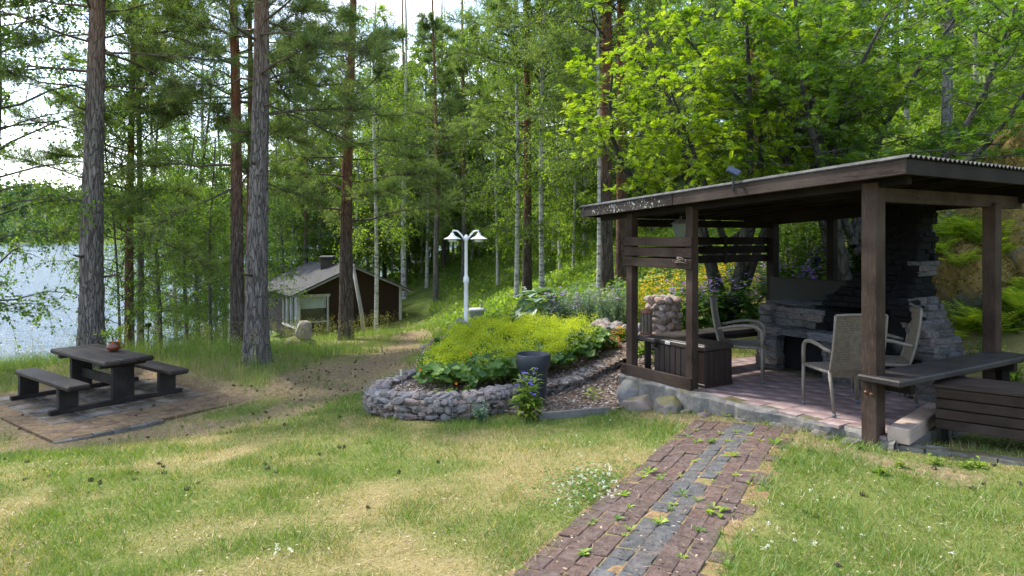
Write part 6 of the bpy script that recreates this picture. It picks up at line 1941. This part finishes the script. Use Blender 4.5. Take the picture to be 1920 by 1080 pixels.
# nasturtiums with orange flowers at the bed front
for i, (px, py, d) in enumerate(((790, 690, 9.0), (883, 657, 9.4), (857, 715, 8.7))):
    q = P(px, py, d)
    o = thing('nasturtium_flower', 'orange nasturtium bloom among the round bed leaves', 'flower', q, 'orange nasturtium blooms')
    n5 = 6
    a3 = np.arange(n5) * 2 * PI / n5
    Cq = np.tile([[q.x, q.y - .12, q.z]], (n5, 1))
    V, F = leaf_quads(Cq, np.stack([np.cos(a3), np.full(n5, -.45), np.sin(a3)], 1), np.tile([[0, -1., .1]], (n5, 1)), .02, .019, .65)
    add('petals', np_mesh('petals', V, F, {'rnd': rng.random(n5)}), M_ORA, o)
    MB().tube([(q.x, q.y - .12, q.z), (q.x + .01, q.y - .06, q.z - .1), (q.x, q.y, bz_(q.x, q.y))], .003, 4).build('stem', M_GREEN, o)
# hosta
hx, hy = at(1010, 12.6), 12.6
hz = bz_(hx, hy)
hos = thing('hosta_plant', 'blue green broad leaved hosta behind the yellow green flowers', 'plant', (hx, hy, hz))
def big_leaf(L, W, droop=.35, cup=.12):
    """broad heart shaped leaf with a midrib, base at the origin, along +x"""
    nu, nv = 7, 5
    V = []
    for i in range(nu):
        t = i / (nu - 1)
        w = W / 2 * (math.sin(PI * min(1, t * .92 + .08)) ** .75) * (1.15 - .45 * t)
        for j in range(nv):
            s = (j - 2) / 2
            V.append((L * t, s * w, -droop * L * t * t + cup * abs(s) * w * 1.6 + .0))
    return np_mesh('leaf', np.array(V), gridF(nu, nv), {'rnd': np.full((nu - 1) * (nv - 1), .5)}, True)
hl = [big_leaf(.36, .27), big_leaf(.30, .24, .5), big_leaf(.26, .21, .2)]
for i in range(44):
    a = i * 2.4; u = (i + .5) / 44
    r_ = .05 + .44 * u; zz = .52 * (1 - u ** 1.5) + .24
    Mx = Matrix.Translation((hx + r_ * .75 * math.cos(a), hy + r_ * .75 * math.sin(a), hz + zz)) @ Euler((rng.normal(0, .2), -.35 + .75 * u + rng.normal(0, .12), a)).to_matrix().to_4x4()
    add('leaf', hl[i % 3], M_BLUEG, hos, Mx)
mbs = MB()
for i in range(14):
    a = i * 2.4; u = (i + .5) / 14; r_ = .25 * u
    mbs.tube([(hx, hy, hz), (hx + r_ * math.cos(a), hy + r_ * math.sin(a), hz + .5 * (1 - u ** 1.5) + .22)], .006, 4)
mbs.build('stems', M_BLUEG, hos)
# tall perennials behind the bed
for i in range(15):
    px = 1045 + (i * 37) % 140; d = 12.2 + (i * 7 % 5) * .42
    X = at(px, d)
    stem_plant('tall_perennial', 'tall grey green perennial clump behind the flower bed', X, d, bz_(X, d) if in_poly(np.array([X]), np.array([d]), BED_POLY)[0] else gz_(X, d), 17, .85, .28, (.22, .14), 13, M_BLUEG, rng, M_MAUVE if i % 5 == 0 else None, 5, .022, group='tall perennials behind the bed')
for px, py, d, m_, nm in ((985, 530, 13.2, M_PWHITE, 'cream'), (1060, 545, 13, M_PURP, 'purple'), (1094, 553, 13, M_ORA, 'orange')):
    X = at(px, d)
    stem_plant('flowering_plant', 'slim stems with %s flowers rising behind the hosta' % nm, X, d, gz_(X, d) + .1, 3, P(px, py, d).z - gz_(X, d) - .1, .08, (.14, .2), 5, M_GREEN, rng, m_, 4, .035, fl_spread=.02, fl_len=.05)
# loosestrife and bellflowers seen through the shelter
for i in range(13):
    px = 1195 + i * 17 + rng.uniform(-6, 6); d = 12.6 + (i % 3) * .45
    X = at(px, d)
    stem_plant('yellow_loosestrife', 'leafy green loosestrife with yellow flower spikes behind the shelter', X, d, gz_(X, d), 15, 1.08, .28, (.13, .3), 15, M_LIME, rng, M_YEL, 14, .022, group='yellow loosestrife behind the shelter', fl_spread=.035, fl_len=.3)
for i in range(15):
    px = 1255 + i * 26 + rng.uniform(-8, 8); d = 11.3 + (i % 3) * .35
    X = at(px, d)
    p_, q_ = to_pq(X, d)
    if q_ < 3.2 and p_ < 3.3: d += .8; X = at(px, d)
    stem_plant('bellflower_plant', 'deep green broad leaved plant with mauve bellflowers behind the shelter', X, d, gz_(X, d), 12, .98, .34, (.26, .55), 12, M_DEEP, rng, M_PURP if i % 2 else M_MAUVE, 9 if i % 2 else 5, .03, group='bellflowers behind the shelter', fl_spread=.04, fl_len=.18, up=.25)
for i, (px, py, d) in enumerate(((1375, 440, 12.4), (1545, 450, 11.8), (1535, 470, 11.9), (1500, 450, 12.6))):
    X = at(px, d)
    stem_plant('tall_bellflower', 'tall violet flower spike rising behind the back opening', X, d, gz_(X, d), 4, P(px, py, d).z - gz_(X, d), .12, (.22, .5), 12, M_DEEP, rng, M_BLUE, 14, .035, group='violet flower spikes behind the shelter', fl_spread=.03, fl_len=.2)
for i, (px, d) in enumerate(((1480, 12.0), (1515, 12.2), (1610, 11.6), (1640, 11.9), (1560, 12.6), (1460, 12.8))):
    X = at(px, d)
    stem_plant('broad_leaved_bush', 'leafy pale green bush seen through the shelter back', X, d, gz_(X, d), 22, 1.5, .42, (.2, .55), 16, M_GREEN, rng, M_PWHITE if i == 1 else None, 8, .02, group='leafy bushes behind the shelter', up=.2)
# marigold and herbs by the rock edging
for i, (px, py, d) in enumerate(((1150, 660, 10.3), (1165, 640, 10.6), (1140, 645, 10.6), (1200, 665, 9.8), (1238, 690, 9.3), (1130, 650, 10.4))):
    X = at(px, d)
    stem_plant('leafy_plant', 'light green leafy herb between the stone edging and the shelter', X, d, bz_(X, d), 12, .26, .16, (.13, .35), 7, M_LIME if i % 2 else M_GREEN, rng, M_ORA if i in (0, 1) else None, 2, .03, group='herbs beside the shelter')
# young spruce shoots and shrubs at right, between bench and rock
for i, (px, py, d) in enumerate(((1835, 640, 8.3), (1895, 670, 7.8), (1905, 640, 8.6), (1800, 600, 9.4), (1870, 610, 8.9))):
    X = at(px, d)
    stem_plant('leafy_plant', 'fresh green shrub growing below the mossy rock', X, d, gz_(X, d), 16, .42, .24, (.14, .38), 10, M_LIME if i % 2 else M_GREEN, rng, group='green shrubs below the mossy rock', up=.3)
stem_plant('leafy_plant', 'tiny bright green seedling tuft at the foot of the corner post', at(1597, 5.75), 5.62, gz_(at(1597, 5.75), 5.62), 10, .085, .04, (.05, .25), 7, M_GREEN, rng)
for i, (px, d) in enumerate(((1812, 5.1), (1835, 5.1), (1752, 5.2), (1690, 5.1), (1650, 4.9), (1222, 8.0), (1235, 7.9))):
    X = at(px, d)
    stem_plant('leafy_plant', 'small green weed growing at the shelter edge', X, d, gz_(X, d), 6, .09, .07, (.07, .5), 5, M_LIME, rng, group='weeds at the shelter edge')
# bouquet in the jug
bq = thing('flower_bouquet', 'small bunch of green sprigs, white and orange blooms in the jug', 'flowers', jp + Vector((0, 0, .1)))
nb = 16
mbk = MB(); lv = []
for i in range(nb):
    a = i * 2.4; r_ = .04 + .16 * (i / nb)
    tip = jp + Vector((r_ * math.cos(a), r_ * .8 * math.sin(a), .19 + .15 * rng.random()))
    mbk.tube([jp + Vector((.02 * math.cos(a), .02 * math.sin(a), .07)), tip], .0025, 4)
    lv.append(tip)
mbk.build('stems', M_GREEN, bq)
Cq = np.repeat(np.array([tuple(v) for v in lv]), 9, 0) + rng.normal(0, .022, (nb * 9, 3))
V, F = leaf_quads(Cq, rng.normal(size=Cq.shape) + np.array([0, 0, .2]), rng.normal(size=Cq.shape) + np.array([0, 0, 1]), .07, .03)
add('leaves', np_mesh('leaves', V, F, {'rnd': rng.random(len(F))}), M_LIME, bq)
for c_, m_, sz in ((Vector((-.01, -.05, .20)), M_PWHITE, .03), (Vector((-.035, -.04, .17)), M_PWHITE, .025), (Vector((.03, -.07, .15)), M_ORA, .025), (Vector((.10, -.03, .16)), M_ORA, .025), (Vector((.05, -.05, .21)), M_PWHITE, .02)):
    a3 = np.arange(7) * 2 * PI / 7
    V, F = leaf_quads(np.tile([tuple(jp + c_)], (7, 1)), np.stack([np.cos(a3), np.full(7, -.5), np.sin(a3)], 1), np.tile([[0, -1., .2]], (7, 1)), sz, sz * .7, .6)
    add('bloom', np_mesh('bloom', V, F, {'rnd': rng.random(7)}), m_, bq)

# ------------------------------------------------------------------ weeds on the path
def weed_mesh(seed, nl, L):
    r_ = np.random.default_rng(seed)
    a = np.arange(nl) * 2 * PI / nl + r_.normal(0, .3, nl)
    D = np.stack([np.cos(a), np.sin(a), r_.uniform(.25, .8, nl)], 1)
    Lh = L * r_.uniform(.6, 1.2, nl)
    C = np.zeros((nl, 3)); C[:, 2] = .004
    D = unit(D); S = unit(np.cross(D, np.array([0, 0, 1.])))
    m_ = C + D * (Lh * .6)[:, None]; tip = C + D * Lh[:, None] - np.array([0, 0, 1.]) * (Lh * .22)[:, None]; W = Lh * r_.uniform(.28, .4, nl)
    V = np.stack([C, m_ + S * (W / 2)[:, None], tip, m_ - S * (W / 2)[:, None]], 1).reshape(-1, 3)
    b = np.arange(nl) * 4
    return np_mesh('leaves', V, np.concatenate([np.stack([b, b + 1, b + 2], 1), np.stack([b, b + 2, b + 3], 1)]), {'rnd': np.tile(r_.random(nl), 2)})
wm = [weed_mesh(k, n_, l_) for k, (n_, l_) in enumerate(((5, .06), (7, .05), (9, .045), (4, .085), (6, .07)))]
rnd = random.Random(66)
for i in range(58):
    s = rnd.uniform(-.4, 3.35); tq = rnd.choice([-1, 1]) * rnd.uniform(.0, .47)
    jn = round(tq / CW) * CW
    xq = PA0.x + s * PDIR.x + jn * PSIDE.x; yq = PA0.y + s * PDIR.y + jn * PSIDE.y
    o = add('weed', wm[rnd.choice([0, 0, 1, 1, 2, 2, 4])], M_LIME if rnd.random() < .5 else M_GREEN, None, Matrix.Translation((xq, yq, Hz(xq, yq) + .004)) @ Euler((0, 0, rnd.uniform(0, 6))).to_matrix().to_4x4() @ Matrix.Scale(rnd.uniform(.5, 1.1), 4))
    tag(o, 'small green weed sprouting in a joint of the paver path', 'weed', 'weeds in the path joints')
for px, py, k, s, lab in ((1347, 965, 3, 1.35, 'broad leaved weed rosette growing in the paver path'), (1335, 775, 3, 1.5, 'long bent weed leaf at the patio step'), (1398, 788, 0, 1.6, 'spreading green weed where the grey pavers meet the step'), (1365, 782, 0, 1.4, 'green weed pair beside the patio step')):
    d = (CAM_H + .1) * 1280 / (py - 446)
    for _ in range(4): d = (CAM_H - Hz(at(px, d), d)) * 1280 / (py - 446)
    o = add('weed', wm[k], M_LIME, None, Matrix.Translation((at(px, d), d, Hz(at(px, d), d) + .004)) @ Matrix.Scale(s, 4))
    tag(o, lab, 'weed')
# clover heads
def gd(px, py):
    d = CAM_H * 1280 / (py - 446)
    for _ in range(6): d = (CAM_H - Hz(at(px, d), d)) * 1280 / (py - 446)
    return at(px, d), d
cx_, cy_ = [], []
for (x0, x1, y0, y1, n) in ((1060, 1165, 880, 950, 60), (1010, 1090, 920, 960, 10), (1400, 1540, 940, 1060, 12), (1000, 1260, 790, 870, 10), (1500, 1900, 860, 1060, 6), (500, 560, 1030, 1060, 6)):
    for _ in range(n):
        a, b = gd(rnd.uniform(x0, x1), rnd.uniform(y0, y1)); cx_.append(a); cy_.append(b)
cx_ = np.array(cx_); cy_ = np.array(cy_); n = len(cx_)
top = np.stack([cx_, cy_, H(cx_, cy_) + rng.uniform(.03, .055, n)], 1)
C = (top[:, None] + rng.normal(0, .0045, (n, 14, 3))).reshape(-1, 3)
V, F = leaf_quads(C, rng.normal(size=C.shape) + np.array([0, 0, .8]), rng.normal(size=C.shape), .009, .006)
o = add('clover_flowers', np_mesh('clover_flowers', V, F, {'rnd': rng.random(len(F))}), M_PWHITE)
tag(o, 'white clover heads dotted in the lawn beside the path', 'clover', kind='stuff')
# clover leaf patch
a, b = gd(1115, 915)
n = 1500
x = a + rng.normal(0, .2, n); y = b + rng.normal(0, .28, n)
k = ~on_path(x, y, .0); x = x[k]; y = y[k]
C = np.stack([x, y, H(x, y) + rng.uniform(.015, .04, len(x))], 1)
V, F, m = disc_leaves(C, np.stack([rng.normal(0, .3, len(x)), rng.normal(0, .3, len(x)), np.ones(len(x))], 1), .011, rng, 3)
o = add('clover_leaves', np_mesh('clover_leaves', V, F, {'rnd': np.repeat(rng.random(len(x)), m)}), M_GREEN)
tag(o, 'patch of green clover leaves beside the paver path', 'clover', kind='stuff')

# ------------------------------------------------------------------ pine cones
def cone_mesh(seed):
    r_ = np.random.default_rng(seed)
    Vs = []; Fs = []; b = 0
    for k in range(16):
        u = k / 15; a = k * 2.4; z = (u - .5) * .05; rr_ = .021 * math.sin(PI * (u * .8 + .15))
        c = np.array([[rr_ * .4 * math.cos(a), rr_ * .4 * math.sin(a), z]])
        V, F = leaf_quads(c, np.array([[math.cos(a), math.sin(a), .5]]), np.array([[-math.sin(a) * .2, .1, 1]]), .017, .018, .6)
        Vs.append(V); Fs.append(F + b); b += 4
    mb = MB().lathe([(.001, -.024), (.013, -.012), (.012, .008), (.001, .024)], 6)
    Vb = np.array([tuple(v) for v in mb.v]); Fb = np.array(mb.f)
    return np_mesh('cone', np.concatenate(Vs + [Vb]), [np.concatenate(Fs + [Fb + b])])
cms = [cone_mesh(k) for k in range(3)]
M_CONE = m_plain('pine_cone', (.06, .042, .03), .8, .3, 60)
rnd = random.Random(15)
cones = []
while len(cones) < 125:
    if rnd.random() < .62:
        px, py = rnd.gauss(600, 95), rnd.gauss(715, 32)
        if py < 650: continue
    else:
        px, py = rnd.uniform(0, 760), rnd.uniform(690, 920)
    if px > 690 and py > 690: continue
    try: a, b = gd(px, py)
    except Exception: continue
    if not (2 < b < 22): continue
    A = np.array([a]); B = np.array([b])
    if in_poly(A, B, TALL_POLY)[0] or bed_or_mulch(A, B)[0]: continue
    zc = PIC_Z + .02 if on_pad(A, B, .0)[0] else Hz(a, b)
    cones.append((a, b, zc))
for px, py in ((1517, 847), (1570, 1062), (1618, 930), (1822, 917), (1532, 971), (1511, 963), (1865, 874), (1912, 909), (1844, 909), (1493, 871), (1752, 880), (748, 888), (822, 868), (690, 953)):
    a, b = gd(px, py); cones.append((a, b, Hz(a, b)))
for i, (a, b, zc) in enumerate(cones):
    o = add('pine_cone', cms[i % 3], M_CONE, None, Matrix.Translation((a, b, zc + .009)) @ Euler((rnd.uniform(1, 2), rnd.uniform(-1, 1), rnd.uniform(0, 6))).to_matrix().to_4x4() @ Matrix.Scale(rnd.uniform(.5, .95), 4))
    tag(o, 'small dark pine cone fallen on the ground', 'pine cone', 'fallen pine cones')
# twigs, dry leaves and husks on the lawn
n = 1900
px = rng.uniform(-100, 2000, n); py = 700 + 390 * rng.random(n)
d_ = CAM_H * 1280 / (py - 446)
x = (px - 960) / 1280 * d_; y = d_
for _ in range(4):
    y = (CAM_H - H(x, y)) * 1280 / (py - 446); x = (px - 960) / 1280 * y
k = ~(on_patio(x, y) | bed_or_mulch(x, y) | in_poly(x, y, TALL_POLY) | on_pad(x, y)) & (y < 12) & (y > 2)
x, y = x[k], y[k]; n = len(x)
a3 = rng.uniform(0, 6.28, n)
long = rng.random(n) < .55
V, F = leaf_quads(np.stack([x, y, H(x, y) + rng.uniform(.012, .03, n)], 1), np.stack([np.cos(a3), np.sin(a3), rng.normal(0, .15, n)], 1), np.tile([[0, 0, 1.]], (n, 1)), np.where(long, rng.uniform(.03, .13, n), rng.uniform(.015, .035, n)), np.where(long, .004, .014))
t = NT('lawn_debris')
M_DEB = t.done(t.ramp(t.attr('rnd'), [(0, (.06, .042, .03)), (.4, (.18, .13, .09)), (.8, (.32, .25, .16)), (1, (.38, .32, .24))]), .9, .1)
o = add('lawn_litter', np_mesh('lawn_litter', V, F, {'rnd': rng.random(n)}), M_DEB)
tag(o, 'dry twigs and leaf scraps scattered over the lawn', 'litter', kind='stuff')
# needle mats on the trodden ground
n = 46000
x = rng.uniform(-7, -1.2, n); y = rng.uniform(6.8, 15, n)
k = (rng.random(n) < litter(x, y)) & ~bed_or_mulch(x, y) & ~in_poly(x, y, TALL_POLY)
x, y = x[k], y[k]; n = len(x)
z_ = np.where(on_pad(x, y, .02), PIC_Z + .016, H(x, y) + .006)
kk = ~on_pad(x, y, .02) | (fbm(x * 2.5, y * 2.5, 92) > .42)
x, y, z_ = x[kk], y[kk], z_[kk]; n = len(x)
a3 = rng.uniform(0, 6.28, n)
V, F = leaf_quads(np.stack([x, y, z_], 1), np.stack([np.cos(a3), np.sin(a3), rng.normal(0, .15, n)], 1), np.tile([[0, 0, 1.]], (n, 1)), rng.uniform(.03, .07, n), .004)
o = add('needle_litter', np_mesh('needle_litter', V, F, {'rnd': rng.random(n) * .75}), M_DEB)
tag(o, 'brown fallen pine needles on the trodden way', 'litter', kind='stuff')

# ------------------------------------------------------------------ mossy rocks and ferns on the right
M_MOSSY = m_rock('mossy_rock', (.08, .08, .08), (.15, .15, .145), (.24, .24, .24), 2.2, moss=(.165, .12, .035), moss_amt=.95, per_obj=False, bump=.7)
M_MOSSY2 = m_rock('half_mossy_rock', (.12, .12, .12), (.24, .24, .24), (.36, .36, .36), 2.2, moss=(.11, .088, .028), moss_amt=.35, per_obj=False, bump=.7)
rocks = [(7.7, 9.8, 1.4, 1.1, .9, M_MOSSY, 'large moss covered rock slope behind the shelter bench'), (8.6, 10.8, 1.2, 1.1, 1.1, M_MOSSY, 'higher mossy rock bulging above the ferns'),
         (6.6, 9.7, .8, .7, .6, M_MOSSY, 'rounded mossy boulder beside the slate chimney'), (6.95, 11.0, .55, .4, .55, M_MOSSY2, 'bare grey boulder face between moss and chimney'),
         (9.0, 9.2, 1.1, .9, .8, M_MOSSY, 'brown mossy boulder above the slatted chest'), (10.3, 12.2, .9, .8, .6, M_MOSSY2, 'grey rock with fern tuft on the upper slope'), (7.35, 8.35, .6, .5, .4, M_MOSSY, 'low mossy stone below the fern bank')]
for i, (x, y, sx_, sy_, sz_, m_, lab) in enumerate(rocks):
    tag(add('mossy_rock', rock_mesh(400 + i, 5, (sx_, sy_, sz_), .10, 6), m_, None, Matrix.Translation((x, y, Hz(x, y) + sz_ * .15)) @ Euler((.1, -.15, i * 1.1)).to_matrix().to_4x4()), lab, 'rock')
# moss cushions and lichen scraps roughening the rocks
mC, mN = [], []
for o_ in [q_ for q_ in bpy.data.objects if q_.name.startswith('mossy_rock')]:
    me_ = o_.data; Mw = WORLD[o_.name]
    nf = len(me_.polygons)
    cen = np.empty(nf * 3); me_.polygons.foreach_get('center', cen); cen = cen.reshape(-1, 3)
    nor = np.empty(nf * 3); me_.polygons.foreach_get('normal', nor); nor = nor.reshape(-1, 3)
    R3 = np.array(Mw.to_3x3()); cen = cen @ R3.T + np.array(Mw.translation); nor = nor @ R3.T
    kf = rng.choice(nf, 6500); mC.append(cen[kf] + rng.normal(0, .012, (6500, 3))); mN.append(nor[kf])
mC = np.concatenate(mC); mN = np.concatenate(mN)
kf = (mN[:, 2] > -.15) & (fbm(mC[:, 0] * 2.4 + mC[:, 2] * 2, mC[:, 1] * 2.4, 95, 3) > .36)
mC, mN = mC[kf], mN[kf]
V, F = leaf_quads(mC, rng.normal(size=mC.shape) * .6 + mN * .9, rng.normal(size=mC.shape), rng.uniform(.02, .06, len(mC)), rng.uniform(.015, .035, len(mC)))
M_MTUFT = m_leaf('moss_tufts', [(0, (.085, .06, .018)), (.5, (.19, .14, .036)), (.85, (.27, .22, .05)), (1, (.22, .25, .045))], .35, objvar=0)
o = add('moss_tufts', np_mesh('moss_tufts', V, F, {'rnd': rng.random(len(F))}), M_MTUFT)
tag(o, 'olive brown moss cushions covering the rocks behind the shelter', 'moss', kind='stuff')
def frond_mesh(seed, L=.5):
    r_ = np.random.default_rng(seed)
    n = 15; Vs = []; Fs = []; b = 0
    for i in range(n):
        t = .12 + .88 * i / (n - 1)
        c = np.array([L * t, 0, .35 * L * t - .55 * L * t * t])
        w = .17 * L * 2 * (math.sin(PI * (t * .86 + .14)) ** .8) + .01
        for sg in (-1, 1):
            V, F = leaf_quads(c[None], np.array([[.35, sg, -.12 + r_.normal(0, .06)]]), np.array([[.1, -sg * .15, 1]]), w, .042 * L, .3)
            Vs.append(V); Fs.append(F + b); b += 4
    t = np.linspace(0, 1, 8)
    V, F = tubes_np(np.stack([L * t, 0 * t, .35 * L * t - .55 * L * t * t], 1)[None], np.linspace(.005, .0015, 8)[None], 3)
    return np_mesh('frond', np.concatenate(Vs + [V]), np.concatenate(Fs + [F + b]), {'rnd': np.r_[r_.random(len(Fs)), np.full(len(F), .3)]})
frs = [frond_mesh(k, .5) for k in range(3)]
M_FERN = m_leaf('fern_fronds', [(0, (.13, .23, .022)), (.5, (.22, .33, .03)), (1, (.33, .40, .06))], .5)
fern0 = None
fsp = [(1800, 478, 9.3), (1835, 500, 9.0), (1870, 470, 9.2), (1905, 460, 9.3), (1885, 500, 8.9), (1815, 520, 9.0), (1770, 440, 10.2), (1760, 500, 9.6), (1860, 530, 8.7), (1915, 510, 8.7), (1845, 455, 9.8), (1890, 430, 10.0), (1900, 310, 12.2), (1925, 300, 12.0), (1880, 322, 12.4), (1910, 420, 10.4), (1935, 480, 9.0), (1790, 545, 8.9), (1780, 470, 9.8), (1860, 490, 9.3), (1925, 545, 8.5), (1830, 475, 9.5), (1945, 440, 9.6)]
bpy.context.view_layer.update()
dg = bpy.context.evaluated_depsgraph_get()
for i, (px, py, d) in enumerate(fsp):
    x = at(px, d); y = d
    hit, loc, *_ = scene.ray_cast(dg, Vector((x, y, 7.0 if False else P(px, py, d).z + .9)), Vector((0, 0, -1)))
    z = loc.z if hit and loc.z > Hz(x, y) - .1 else Hz(x, y)
    M = Matrix.Translation((x, y, z - .01)) @ Euler((.0, 0, rnd.uniform(0, 6))).to_matrix().to_4x4() @ Matrix.Scale(rnd.uniform(.75, 1.15), 4)
    if fern0 is None:
        fern0 = thing('fern_plant', 'bright green fern clump growing on the mossy rock', 'fern', (0, 0, 0), 'ferns on the mossy slope')
        for k in range(11):
            add('frond', frs[k % 3], M_FERN, fern0, Euler((rnd.uniform(-.2, .2), rnd.uniform(-1.05, -.45), k * 2 * PI / 11 + rnd.uniform(-.2, .2))).to_matrix().to_4x4())
        fern0.matrix_basis = M; WORLD[fern0.name] = M
    else:
        copy_tree(fern0, M)
